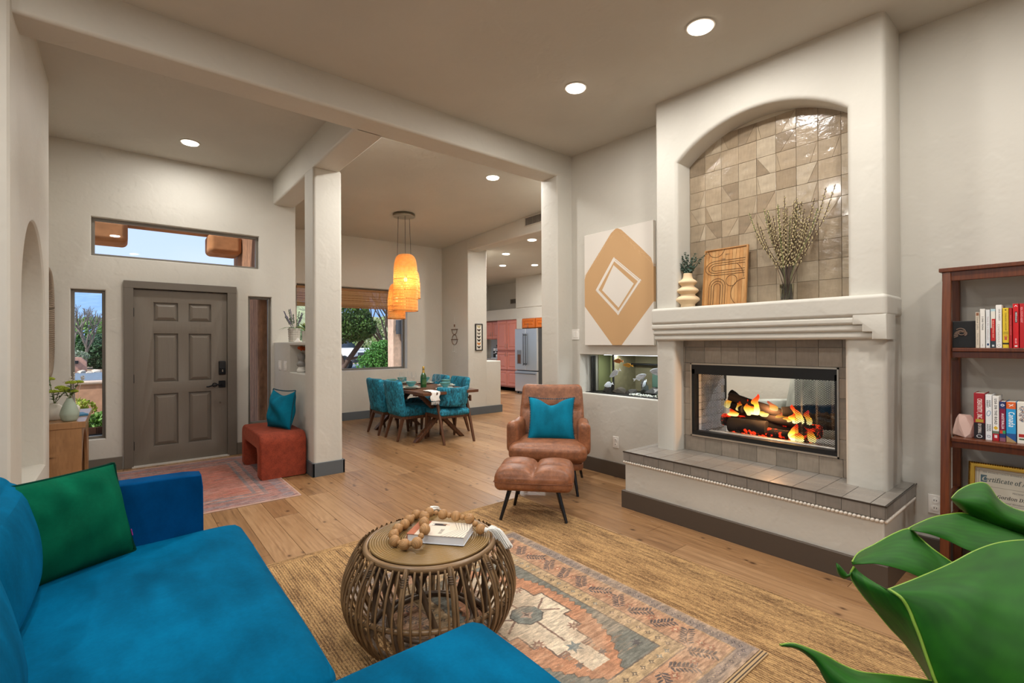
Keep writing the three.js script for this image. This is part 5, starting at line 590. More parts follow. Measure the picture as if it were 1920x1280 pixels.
{ // large split-leaf plant at the right
  const L = {
  A: [[[1.771,0.951,0.262],[1.760,0.951,0.259],[1.774,0.943,0.260]], [[1.803,0.970,0.250],[1.738,0.959,0.238],[1.767,0.926,0.240]], [[1.845,0.984,0.228],[1.742,0.963,0.209],[1.773,0.907,0.209]], [[1.874,0.984,0.204],[1.755,0.960,0.185],[1.787,0.893,0.185]], [[1.873,0.947,0.180],[1.768,0.935,0.162],[1.803,0.885,0.160]], [[1.874,0.930,0.153],[1.783,0.921,0.137],[1.821,0.878,0.132]], [[1.890,0.918,0.114],[1.815,0.908,0.098],[1.854,0.867,0.092]], [[1.912,0.896,0.071],[1.858,0.890,0.063],[1.876,0.865,0.061]]],
  B2: [[[1.550,0.906,0.314],[1.553,0.904,0.311],[1.555,0.903,0.309]], [[1.599,0.913,0.300],[1.545,0.918,0.292],[1.516,0.917,0.289]], [[1.652,0.920,0.282],[1.575,0.919,0.268],[1.547,0.907,0.265]], [[1.711,0.921,0.260],[1.607,0.917,0.241],[1.565,0.896,0.237]], [[1.759,0.920,0.234],[1.641,0.908,0.214],[1.571,0.884,0.206]], [[1.790,0.907,0.196],[1.667,0.899,0.179],[1.600,0.872,0.170]], [[1.824,0.888,0.155],[1.698,0.891,0.142],[1.629,0.868,0.134]], [[1.853,0.865,0.106],[1.740,0.874,0.094],[1.672,0.865,0.086]]],
  B1: [[[1.369,0.851,0.383],[1.370,0.848,0.383],[1.372,0.843,0.382]], [[1.418,0.860,0.382],[1.375,0.863,0.366],[1.351,0.860,0.359]], [[1.473,0.872,0.363],[1.406,0.873,0.340],[1.370,0.864,0.332]], [[1.525,0.895,0.334],[1.447,0.881,0.307],[1.396,0.857,0.297]], [[1.553,0.906,0.311],[1.468,0.877,0.277],[1.416,0.845,0.268]], [[1.547,0.894,0.290],[1.481,0.862,0.254],[1.430,0.831,0.244]], [[1.535,0.876,0.261],[1.492,0.843,0.232],[1.443,0.821,0.220]], [[1.546,0.851,0.227],[1.491,0.837,0.208],[1.459,0.822,0.195]]],
  C1: [[[1.326,0.859,0.367],[1.333,0.841,0.348],[1.289,0.845,0.295]], [[1.320,0.836,0.372],[1.303,0.837,0.334],[1.283,0.838,0.273]], [[1.327,0.802,0.353],[1.308,0.801,0.317],[1.284,0.817,0.260]], [[1.339,0.770,0.331],[1.319,0.773,0.296],[1.279,0.797,0.251]], [[1.353,0.735,0.307],[1.326,0.744,0.277],[1.276,0.772,0.241]], [[1.367,0.705,0.283],[1.333,0.715,0.259],[1.271,0.747,0.232]], [[1.375,0.674,0.264],[1.334,0.689,0.245],[1.266,0.723,0.223]], [[1.369,0.647,0.243],[1.336,0.661,0.231],[1.262,0.700,0.214]], [[1.351,0.614,0.219],[1.328,0.629,0.212],[1.264,0.667,0.199]]],
  C2: [[[1.289,0.845,0.295],[1.279,0.846,0.289],[1.283,0.838,0.273]], [[1.351,0.853,0.270],[1.300,0.849,0.260],[1.284,0.817,0.260]], [[1.433,0.862,0.241],[1.317,0.859,0.220],[1.279,0.797,0.251]], [[1.492,0.871,0.219],[1.323,0.863,0.189],[1.276,0.772,0.241]], [[1.559,0.889,0.190],[1.327,0.860,0.160],[1.271,0.747,0.232]], [[1.602,0.907,0.156],[1.324,0.844,0.136],[1.266,0.723,0.223]], [[1.635,0.918,0.116],[1.321,0.830,0.113],[1.262,0.696,0.214]], [[1.654,0.924,0.074],[1.319,0.817,0.089],[1.264,0.667,0.199]], [[1.637,0.926,0.037],[1.323,0.805,0.061],[1.259,0.664,0.165]]],
  tip: [[[1.294,0.868,0.393],[1.294,0.867,0.393],[1.295,0.867,0.392]], [[1.295,0.856,0.393],[1.286,0.861,0.387],[1.301,0.859,0.387]], [[1.299,0.840,0.390],[1.291,0.848,0.382],[1.309,0.848,0.381]], [[1.308,0.830,0.382],[1.299,0.841,0.376],[1.315,0.840,0.376]], [[1.318,0.834,0.374],[1.308,0.844,0.369],[1.321,0.846,0.371]]],
  D: [[[1.085,0.740,0.435],[1.086,0.738,0.434],[1.087,0.737,0.433]], [[1.107,0.742,0.417],[1.099,0.743,0.411],[1.111,0.732,0.414]], [[1.131,0.732,0.397],[1.111,0.737,0.388],[1.120,0.722,0.393]], [[1.159,0.717,0.375],[1.123,0.721,0.365],[1.125,0.706,0.376]], [[1.186,0.697,0.352],[1.123,0.707,0.340],[1.130,0.676,0.360]], [[1.207,0.688,0.322],[1.131,0.691,0.308],[1.139,0.643,0.327]], [[1.247,0.687,0.278],[1.152,0.683,0.265],[1.159,0.615,0.285]], [[1.298,0.682,0.223],[1.173,0.680,0.209],[1.192,0.592,0.232]]],
  };
  const t = thing('split_leaf_plant', 'large glossy green split-leaf plant in a floor pot close at the right', 'plant', W(1.75, 0.0125, 0.02)), O = rel(t);
  T.bigLeaf = tex(256, 256, (u, v) => { const n = fbm(u, v, 6, 6, 4), s = 0.5 + 0.5 * Math.sin((u * 9 + Math.abs(v - .5) * 3) * PI * 2); return mix3(rgb(0x114a05), rgb(0x2f7c12), clamp(0.75 * n + 0.12 * s)); });
  const lm = phy({ map: T.bigLeaf, roughness: 0.55, specularIntensity: 0.5, transmission: 0.2, thickness: 0, side: THREE.DoubleSide }), rim = std({ color: hex('#86aa3a'), roughness: 0.4 });
  const leaf = (k, name, parent, edge) => { const S = L[k]; const c = [0, 1, 2].map(i => new THREE.CatmullRomCurve3(S.map(s => W(...s[i])), false, 'catmullrom', 0.5)); const N = 28, R = 10, rows = []; for (let j = 0; j <= N; j++) { const p = c.map(q => q.getPoint(j / N)), r = []; for (let i = 0; i <= R; i++) { const u = i / R; const a = (1 - u) * (1 - 2 * u), b = 4 * u * (1 - u), d = u * (2 * u - 1); r.push(new THREE.Vector3().addScaledVector(p[0], a).addScaledVector(p[1], b).addScaledVector(p[2], d)); } rows.push(r); } const m = mesh(name, O(sheet(rows, 0.0016)), lm, parent); if (edge) mesh('leaf_edge', O(tube(c[0], 0.0022, 60, 6)), rim, m); return m; };
  leaf('A', 'leaf', t, true); leaf('B2', 'leaf_001', t, true); leaf('B1', 'leaf_002', t, true); const c1 = leaf('C1', 'leaf_003', t, true); leaf('C2', 'leaf_004', t, true); leaf('tip', 'leaf_tip', t, false); leaf('D', 'leaf_005', t, true);
  mesh('midrib', O(tube(L.C1.map(s => W(...s[2])).map(v => v.add(new THREE.Vector3(-0.003, 0.003, 0.003))), 0.0032, 60, 6)), rim, t);
  const st = std({ color: hex('#5f8f34'), roughness: 0.5 }); [['A', 7], ['B2', 7], ['C2', 8], ['D', 7], ['B1', 7]].forEach(([k, j]) => { const e = W(...L[k][j][1]); mesh('stalk', O(tube([W(1.75, 0.3, 0.0), W(1.8, 0.55, -0.05), e], 0.008, 20, 8)), st, t); });
  mesh('pot', lathe([[0, 0], [0.13, 0], [0.17, 0.3], [0.16, 0.3], [0.15, 0.27], [0, 0.27]], 40), std({ color: hex('#c9c2b6'), roughness: 0.6 }), t); mesh('soil', cyl(0.15, 0.15, 0.02, 30, 0, 0.265, 0), std({ color: hex('#3a2c20'), roughness: 1 }), t);
}
// ---------------------------------------------------------------- bookcase and what is on it
{
  const t = thing('bookcase', 'dark reddish wood ladder bookcase against the right wall', 'bookcase', W(3.78, 0, 0.22)), O = rel(t); const D1 = 0.575, D0 = -0.14;
  const frontX = (y) => lerp(3.535, 3.675, y / 1.8);
  for (const d of [D1 - 0.022, D0 + 0.022]) { mesh('front_leg', metre(O(post([frontX(0), 0, -d], [frontX(1.78), 1.78, -d], 0.05, 0.04)), 2), M.cherry, t); mesh('back_leg', metre(O(post([3.925, 0, -d], [3.925, 1.78, -d], 0.045, 0.04)), 2), M.cherry, t); for (const y of [0.36, 0.5, 0.8, 1.3]) mesh('side_rail', metre(O(span(frontX(y), 3.93, y - 0.03, y + 0.012, d - 0.011, d + 0.011, 0.003)), 2, true), M.cherry, t); }
  mesh('top_board', metre(O(span(frontX(1.8) - 0.03, 3.955, 1.778, 1.80, D0 - 0.01, D1 + 0.012, 0.003)), 2), M.cherry, t); mesh('top_rail', metre(O(span(frontX(1.75) - 0.01, frontX(1.75) + 0.012, 1.725, 1.78, D0, D1, 0.003)), 2), M.cherry, t);
  [[1.345, 'shelf'], [0.845, 'shelf_001'], [0.365, 'shelf_002']].forEach(([y, n]) => { mesh(n, metre(O(span(frontX(y) - 0.012, 3.95, y - 0.02, y, D0 + 0.045, D1 - 0.045, 0.003)), 2), M.cherry, t); mesh('shelf_rail', metre(O(span(frontX(y) + 0.004, frontX(y) + 0.024, y - 0.055, y - 0.02, D0 + 0.04, D1 - 0.04, 0.003)), 2), M.cherry, t); });
  // books: [depth of left edge, right edge, height, spine back from front, painter, label]
  const spineTex = (w, h, f) => canvasTex(w, h, f); const say = (x, s, px, py, size, col, font = 'sans-serif', bold = true, max) => { x.save(); x.translate(px, py); x.rotate(HP); x.fillStyle = col; x.font = (bold ? 'bold ' : '') + size + 'px ' + font; x.textBaseline = 'middle'; max ? x.fillText(s, 0, 0, max) : x.fillText(s, 0, 0); x.restore(); };
  const book = (X, Y, da, db, h, depth, label, cover, paint, group, lean = 0) => { const w = (da - db) - 0.0012; const b = thing('book', label, 'book', W(X, Y, (da + db) / 2), -HP, group); const tx = spineTex(64, 512, (x, W2, H2) => paint(x, W2, H2)); const cm = std({ color: hex(cover), roughness: 0.45 }); mesh('cover', merge([box(0.0025, h, depth, -w / 2 + 0.00125, h / 2, -depth / 2, 0.0008), box(0.0025, h, depth, w / 2 - 0.00125, h / 2, -depth / 2, 0.0008)]), cm, b); mesh('pages', box(w - 0.005, h - 0.006, depth - 0.008, 0, h / 2, -depth / 2 - 0.001), std({ color: hex('#e9e2d2'), roughness: 0.9 }), b); const s = box(w, h, 0.004, 0, h / 2, 0, 0.0012); const p = s.attributes.position, uv = s.attributes.uv; for (let i = 0; i < p.count; i++) uv.setXY(i, p.getX(i) / w + .5, p.getY(i) / h); mesh('spine', s, std({ map: tx, roughness: 0.4 }), b); return b; };
  const U = 1.345, uX = 3.695, g1 = 'books on the upper shelf'; const fill = (x, c, w, h) => { x.fillStyle = c; x.fillRect(0, 0, w, h); };
  book(uX, U, 0.441, 0.424, 0.198, 0.15, 'thin beige paperback leftmost on the upper shelf', '#d8cbb4', (x, w, h) => { fill(x, '#d9cdb8', w, h); x.fillStyle = '#8a5a3c'; x.fillRect(10, 6, 44, 44); say(x, 'Steve Jobs', 32, 60, 42, '#2b2620', 'sans-serif', false, 220); say(x, 'Walter Isaacson', 34, 300, 24, '#5a5248', 'sans-serif', false, 180); }, g1);
  book(uX, U, 0.423, 0.402, 0.216, 0.15, 'white paperback with thin black lettering on the upper shelf', '#efece4', (x, w, h) => { fill(x, '#efece4', w, h); say(x, 'I ONE THING', 32, 100, 30, '#2d2b28', 'sans-serif', true, 180); say(x, '----', 32, 460, 26, '#333'); }, g1);
  book(uX, U, 0.400, 0.383, 0.21, 0.15, 'slim pale grey book with a blue dot on the upper shelf', '#dfe3e6', (x, w, h) => { fill(x, '#e3e6e6', w, h); say(x, 'Think like a Millionaire', 32, 90, 28, '#8a6a70', 'serif', false, 330); x.fillStyle = '#20406a'; x.beginPath(); x.arc(32, 465, 16, 0, 7); x.fill(); }, g1);
  book(uX, U, 0.381, 0.362, 0.213, 0.15, 'pale blue book with a red band on the upper shelf', '#cfe0e4', (x, w, h) => { fill(x, '#e9e6da', w, h); x.fillStyle = '#b9d8e0'; x.fillRect(0, 0, w, 30); x.fillStyle = '#c3201f'; x.fillRect(14, 130, 50, 160); x.fillRect(0, 250, 64, 170); x.fillStyle = '#2b3b45'; x.fillRect(0, 420, w, 92); say(x, 'Rich Dad Poor Dad', 34, 150, 24, '#f3d8c0', 'serif', true, 250); x.fillStyle = '#dfe4e2'; x.fillRect(16, 470, 32, 24); }, g1);
  book(uX, U, 0.361, 0.337, 0.234, 0.16, 'taller white hardcover beside the yellow book', '#f1efe9', (x, w, h) => { fill(x, '#f2f0ea', w, h); say(x, 'DAVE RAMSEY', 38, 50, 26, '#6d6a64', 'sans-serif', true, 140); say(x, 'CONTAGIOUS', 30, 230, 34, '#b9b4a8', 'sans-serif', true, 220); x.strokeStyle = '#7b766c'; x.lineWidth = 3; x.beginPath(); x.arc(32, 480, 15, 0, 7); x.stroke(); }, g1);
  book(uX, U, 0.335, 0.311, 0.216, 0.15, 'yellow paperback with a hand drawing on the upper shelf', '#e8c629', (x, w, h) => { fill(x, '#e9c92e', w, h); x.fillStyle = '#5a4a10'; x.beginPath(); x.arc(32, 26, 9, 0, 7); x.fill(); say(x, 'COURAGEOUS LEADERSHIP', 32, 60, 26, '#6d5a12', 'sans-serif', true, 230); x.fillStyle = '#3d3210'; x.fillRect(8, 305, 48, 5); x.fillRect(8, 318, 48, 5); x.fillRect(8, 331, 48, 5); x.fillStyle = '#c0563a'; x.fillRect(18, 370, 26, 40); for (let i = 0; i < 4; i++) x.fillRect(16 + i * 9, 350, 5, 30); x.fillStyle = '#26261c'; x.fillRect(0, 445, w, 22); }, g1);
  book(uX - .008, U, 0.310, 0.298, 0.215, 0.15, 'thin dark red book between the yellow and the bright red books', '#a81a1e', (x, w, h) => { fill(x, '#ad1c20', w, h); say(x, 'THE LEAN STARTUP', 32, 90, 30, '#d88f88', 'sans-serif', false, 280); }, g1);
  book(uX, U, 0.297, 0.274, 0.236, 0.16, 'tall bright red book with a white arrow on the upper shelf', '#d3121a', (x, w, h) => { fill(x, '#d6151c', w, h); x.strokeStyle = '#f7ecec'; x.lineWidth = 7; x.beginPath(); x.moveTo(18, 34); x.lineTo(34, 18); x.lineTo(50, 34); x.stroke(); x.fillStyle = '#2a1516'; x.fillRect(24, 90, 26, 130); say(x, 'Millionaire', 37, 98, 24, '#fff', 'serif', true, 116); say(x, 'KELLER', 32, 400, 24, '#f7d9d9', 'sans-serif', true, 60); x.fillStyle = '#f2efe8'; x.fillRect(18, 480, 30, 18); }, g1);
  book(uX, U, 0.272, 0.236, 0.236, 0.16, 'wide crimson book at the right end of the upper shelf view', '#b5131b', (x, w, h) => { fill(x, '#bb161d', w, h); say(x, 'REAL ESTATE AGENT', 14, 40, 20, '#f0c9c9', 'sans-serif', false, 420); say(x, 'The Millionaire', 44, 120, 34, '#f6e6d0', 'serif', true, 300); }, g1);
  const Lw = 0.845, lX = 3.655, g2 = 'books on the lower shelf';
  book(lX, Lw, 0.446, 0.402, 0.252, 0.17, 'thick red and black hardcover beside the pink crystal', '#b3202a', (x, w, h) => { const g = x.createLinearGradient(0, 0, 0, h); fill(x, '#a51d27', w, h); x.fillStyle = '#211a1d'; x.fillRect(0, 330, w, 182); say(x, 'CREATIVITY, INC.', 34, 60, 40, '#f3eee6', 'sans-serif', true, 230); x.fillStyle = '#b9a23a'; x.fillRect(10, 290, 46, 34); say(x, 'ED CATMULL', 34, 340, 26, '#f0e6e0', 'sans-serif', true, 110); x.strokeStyle = '#eee'; x.lineWidth = 5; x.beginPath(); x.arc(32, 480, 15, 0, 7); x.stroke(); }, g2);
  book(lX, Lw, 0.4, 0.374, 0.246, 0.16, 'white hardcover with a small blue emblem on the lower shelf', '#eef0f2', (x, w, h) => { fill(x, '#eef1f3', w, h); say(x, 'ADAM', 44, 60, 26, '#3b4348'); say(x, 'GRANT', 20, 60, 26, '#3b4348'); x.strokeStyle = '#3f7fae'; x.lineWidth = 5; x.beginPath(); x.ellipse(32, 210, 17, 30, 0.3, 0, 7); x.stroke(); say(x, 'THINK', 44, 330, 26, '#3b4348'); say(x, 'AGAIN', 20, 330, 26, '#3b4348'); x.strokeStyle = '#889'; x.strokeRect(18, 460, 28, 20); }, g2);
  book(lX, Lw, 0.373, 0.347, 0.24, 0.16, 'white travel guide with a yellow road sign on the lower shelf', '#f0eeea', (x, w, h) => { fill(x, '#f0eeea', w, h); say(x, 'USA ON THE ROAD', 32, 26, 36, '#26282a', 'sans-serif', true, 300); x.fillStyle = '#e5b92c'; x.save(); x.translate(32, 365); x.rotate(0.78); x.fillRect(-17, -17, 34, 34); x.restore(); x.fillStyle = '#6b7d6a'; x.fillRect(0, 400, w, 30); x.fillStyle = '#b51f2a'; x.fillRect(0, 430, w, 82); x.fillStyle = '#f2e2e2'; x.fillRect(18, 445, 28, 34); }, g2);
  book(lX, Lw, 0.346, 0.322, 0.213, 0.15, 'crimson and navy guide with small photos on the lower shelf', '#7d1a33', (x, w, h) => { fill(x, '#86193a', w, h); x.fillStyle = '#24356d'; x.fillRect(0, 0, w, 90); x.strokeStyle = '#e8e8f2'; x.lineWidth = 6; x.beginPath(); x.arc(32, 45, 15, 0, 7); x.moveTo(8, 45); x.lineTo(56, 45); x.stroke(); say(x, 'AUSTRALIA', 34, 150, 38, '#f1e8ea', 'sans-serif', true, 210); [['#d8452c', 370], ['#3aa36a', 370]].forEach(([c, y], i) => { x.fillStyle = c; x.fillRect(i * 32, y, 32, 40); }); x.fillStyle = '#2a3b74'; x.fillRect(0, 412, w, 50); x.fillStyle = '#8d5a6b'; x.fillRect(0, 462, w, 50); }, g2);
  book(lX, Lw, 0.321, 0.284, 0.214, 0.15, 'blue and orange travel guide on the lower shelf', '#2c9ad6', (x, w, h) => { fill(x, '#2fa0dc', w, h); x.fillStyle = '#e2682a'; x.fillRect(0, 0, w, 88); x.strokeStyle = '#fff'; x.lineWidth = 6; x.beginPath(); x.moveTo(16, 30); x.lineTo(48, 50); x.moveTo(48, 24); x.lineTo(20, 60); x.stroke(); say(x, 'Canada', 34, 125, 54, '#f5fafd', 'sans-serif', true, 220); x.fillStyle = '#285a9a'; x.fillRect(0, 400, w, 112); x.fillStyle = '#b09468'; x.beginPath(); x.moveTo(0, 512); x.lineTo(0, 430); x.lineTo(64, 500); x.lineTo(64, 512); x.fill(); }, g2);
  book(lX, Lw, 0.281, 0.235, 0.216, 0.16, 'wide white book with round colourful drawings on the lower shelf', '#efece2', (x, w, h) => { fill(x, '#efece2', w, h); const r = rng(3); for (const [cx, cy, q] of [[32, 80, 26], [32, 150, 28], [32, 215, 22]]) for (let i = 0; i < 120; i++) { const a = r() * 6.28, k = q * Math.sqrt(r()); x.fillStyle = ['#3b5a86', '#b86a3a', '#2c2c34', '#7d8fa8', '#c9a78a'][Math.floor(r() * 5)]; x.fillRect(cx + Math.cos(a) * k, cy + Math.sin(a) * k * 1.3, 4, 5); } x.fillStyle = '#b52a22'; x.fillRect(8, 395, 48, 40); x.fillStyle = '#3d5a36'; x.fillRect(10, 450, 40, 18); }, g2);
  // fossil print in a black box frame
  const fp = thing('fossil_frame', 'black shadow box holding a ribbed spiral fossil on the upper shelf', 'frame', W(3.705, U, 0.49), -HP + 0.1); mesh('box', box(0.098, 0.152, 0.06, 0, 0.076, -0.03, 0.003), M.black, fp); { const g = [], c = std({ color: hex('#7b6455'), roughness: 0.6 }); for (let i = 0; i < 22; i++) { const a = -0.6 + i * 0.2, R = 0.012 + 0.0013 * i; g.push(bar([Math.cos(a) * R * .55 - .004, 0.075 + Math.sin(a) * R * .5, 0.002], [Math.cos(a) * R * 1.05 - .004, 0.075 + Math.sin(a) * R, 0.002], 0.0018, 0.003, 6)); } mesh('fossil', merge(g), c, fp); mesh('spiral', tube([...Array(26)].map((_, i) => { const a = i * 0.35, R = 0.004 + 0.0008 * i; return [Math.cos(a) * R - .012, 0.088 + Math.sin(a) * R, 0.003]; }), 0.003, 60, 6), c, fp); }
  { const pts = [], r = rng(52); for (let i = 0; i < 60; i++) { const a = r() * 6.28, e = r(); const y = 0.125 * e, R = 0.052 * (1 - 0.45 * e * e) * (0.8 + 0.3 * r()); pts.push(new THREE.Vector3(Math.cos(a) * R * 0.9, Math.max(0, y), Math.sin(a) * R)); } pts.push(new THREE.Vector3(-0.03, 0, 0.03), new THREE.Vector3(0.03, 0, -0.04)); const q = solo('rose_quartz', new ConvexGeometry(pts).toNonIndexed().translate(3.70, Lw, -0.488), phy({ color: hex('#e6c2b4'), roughness: 0.35, transmission: 0.15, thickness: 0.05 }), 'pale pink quartz chunk at the left end of the lower shelf', 'crystal'); }
  // framed certificate on the bottom shelf
  const ct = thing('certificate_frame', 'gold-framed certificate leaning on the bottom bookcase shelf', 'frame', W(3.765, 0.366, 0.278), -HP); ct.rotation.set(-0.2, -HP, 0, 'YXZ'); const w = 0.42, h = 0.325; const ctx = canvasTex(1024, 768, (x, W2, H2) => { fill(x, '#d9d5c4', W2, H2); x.strokeStyle = '#8f8b78'; x.lineWidth = 5; x.strokeRect(20, 20, W2 - 40, H2 - 40); x.strokeRect(50, 45, W2 - 100, 240); x.fillStyle = '#4f5a55'; x.font = '28px serif'; x.fillText('THE PIONEER COUNTY BUSINESS AND PERSONNEL ASSOCIATION', 90, 80, 850); x.font = 'italic bold 92px serif'; x.fillStyle = '#4b5a58'; x.fillText('Certificate of Appreciation', 80, 210, 860); x.fillStyle = '#54707a'; x.fillRect(70, 115, 70, 110); x.fillStyle = '#d9d5c4'; x.font = 'italic bold 92px serif'; x.fillText('C', 76, 205); x.fillStyle = '#3c3c38'; x.font = '30px serif'; x.fillText('PRESENTED TO', 420, 345); x.font = 'italic bold 70px serif'; x.fillText('Gordon D. Saladar', 250, 445, 540); x.font = 'italic 34px serif'; x.fillText('Personnel Members Advisory Office', 270, 510, 500); x.fillRect(240, 530, 560, 3); x.font = 'italic 56px serif'; x.fillText('C. Smith', 480, 640); x.fillRect(420, 660, 420, 3); });
  const pg = box(w - 0.05, h - 0.05, 0.004, 0, h / 2, 0.006); { const p = pg.attributes.position, uv = pg.attributes.uv; for (let i = 0; i < p.count; i++) uv.setXY(i, p.getX(i) / (w - .05) + .5, (p.getY(i) - h / 2) / (h - .05) + .5); } mesh('certificate', pg, std({ map: ctx, roughness: 0.6 }), ct); const gold = std({ color: hex('#c79a3c'), metalness: 0.8, roughness: 0.3 }); const fs = poly(rect(-w / 2, 0, w / 2, h)); fs.holes.push(hole(rect(-w / 2 + 0.028, 0.028, w / 2 - 0.028, h - 0.028))); mesh('gold_frame', extr(fs, 0.022, 0.006, 3), gold, ct); mesh('rope_edge', merge([...Array(44)].flatMap((_, i) => { const a = -w / 2 + (i + .5) * w / 44; return [ball(0.0055, a, h - 0.004, 0.02, 6, 5), ball(0.0055, a, 0.004, 0.02, 6, 5)]; }).concat([...Array(34)].flatMap((_, i) => { const a = (i + .5) * h / 34; return [ball(0.0055, -w / 2 + .004, a, 0.02, 6, 5), ball(0.0055, w / 2 - .004, a, 0.02, 6, 5)]; }))), variant(gold, { color: '#7d5a1e' }), ct); mesh('backing', box(w - 0.02, h - 0.02, 0.004, 0, h / 2, 0.002), M.walnut, ct);
}
// ---------------------------------------------------------------- dining area
const TX = 3.56, TD = 6.6, TY = 0.72;
{
  const t = thing('dining_table', 'dark walnut dining table on crossed trestle legs', 'table', W(TX, 0, TD)); mesh('tabletop', metre(box(0.9, 0.042, 1.8, 0, TY - 0.021, 0, 0.006), 1.5, true), M.walnut, t);
  for (const z of [-0.80, 0.55]) { const tr = mesh('trestle', metre(merge([post([-0.38, 0, z], [0.33, TY - 0.045, z], 0.075, 0.085), post([0.38, 0, z + 0.002], [-0.33, TY - 0.045, z + 0.002], 0.075, 0.08), box(0.8, 0.03, 0.09, 0, TY - 0.057, z, 0.004)]), 2), M.walnut, t); } mesh('stretcher', metre(box(0.06, 0.09, 1.1, 0, 0.34, 0, 0.004), 2), M.walnut, t);
}
{ // upholstered side chairs
  const t = thing('dining_chair', 'teal upholstered side chair at the table, nearer of the two on the window side', 'chair', W(3.29, 0, 6.47), HP, 'teal chairs round the dining table');
  mesh('seat', metre(softBox(0.47, 0.13, 0.5, 0.035, [0.005, 0.018, 0.008], 14).translate(0, 0.405, 0.02)), M.chenille, t);
  mesh('backrest', metre(warp(softBox(0.475, 0.47, 0.085, 0.03, [0, 0.008, 0.004], 18), v => { v.z += 0.05 * (v.x / 0.24) ** 2; v.x *= 1 + 0.03 * v.y; }).rotateX(-0.16).translate(0, 0.61, -0.265)), M.chenille, t);
  mesh('seat_rail', metre(box(0.43, 0.045, 0.44, 0, 0.322, 0.01, 0.006), 2), M.walnut, t); for (const [x, z, dx, dz] of [[-0.18, 0.2, -0.0, 0.02], [0.18, 0.2, 0.0, 0.02], [-0.18, -0.19, -0.02, -0.09], [0.18, -0.19, 0.02, -0.09]]) mesh('leg', post([x + dx, 0, z + dz], [x, 0.32, z], 0.026, 0.03, 0.042, 0.055), M.walnut, t);
  const G = 'teal chairs round the dining table'; copyOf(t, W(3.27, 0, 7.07), HP, 'teal upholstered side chair at the table, farther of the two on the window side', G); copyOf(t, W(3.96, 0, 6.5), -HP, 'teal side chair across the table, nearer of the two toward the kitchen', G); copyOf(t, W(3.96, 0, 7.1), -HP, 'teal side chair across the table, farther of the two toward the kitchen', G);
  const a = thing('dining_chair', 'wood-framed teal armchair at the near end of the dining table', 'chair', W(3.64, 0, 5.93), PI - 0.06, G);
  mesh('seat', metre(softBox(0.47, 0.085, 0.48, 0.03, [0.005, 0.022, 0.005], 14).translate(0, 0.415, 0.02)), M.chenille, a);
  mesh('backrest', metre(warp(softBox(0.50, 0.26, 0.05, 0.022, [0, 0.004, 0.006], 20), v => { v.z += 0.13 * (v.x / 0.25) ** 2; v.x *= 1 - 0.05 * (v.y < 0 ? -v.y * 5 : 0); }).rotateX(-0.12).translate(0, 0.635, -0.25)), M.chenille, a);
  mesh('seat_rail', metre(merge([box(0.46, 0.05, 0.03, 0, 0.365, 0.22, .005), box(0.46, 0.05, 0.03, 0, 0.365, -0.18, .005), box(0.03, 0.05, 0.42, -0.225, 0.365, 0.02, .005), box(0.03, 0.05, 0.42, 0.225, 0.365, 0.02, .005)]), 2), M.walnut, a);
  for (const s of [-1, 1]) { mesh('leg', post([s * 0.235, 0, -0.32], [s * 0.235, 0.6, -0.1], 0.03, 0.032, 0.032, 0.05), M.walnut, a); mesh('leg', post([s * 0.235, 0, 0.26], [s * 0.235, 0.385, 0.22], 0.026, 0.03, 0.04, 0.055), M.walnut, a); mesh('armrest', warp(new RoundedBoxGeometry(0.05, 0.03, 0.26, 3, 0.012), v => { v.y += 0; }).translate(s * 0.245, 0.605, -0.05), M.walnut, a); mesh('arm_support', box(0.022, 0.085, 0.05, s * 0.252, 0.60, -0.185, 0.008), M.walnut, a); }
  copyOf(a, W(3.6, 0, 7.8), 0, 'wood-framed teal armchair at the far end of the dining table', G);
}
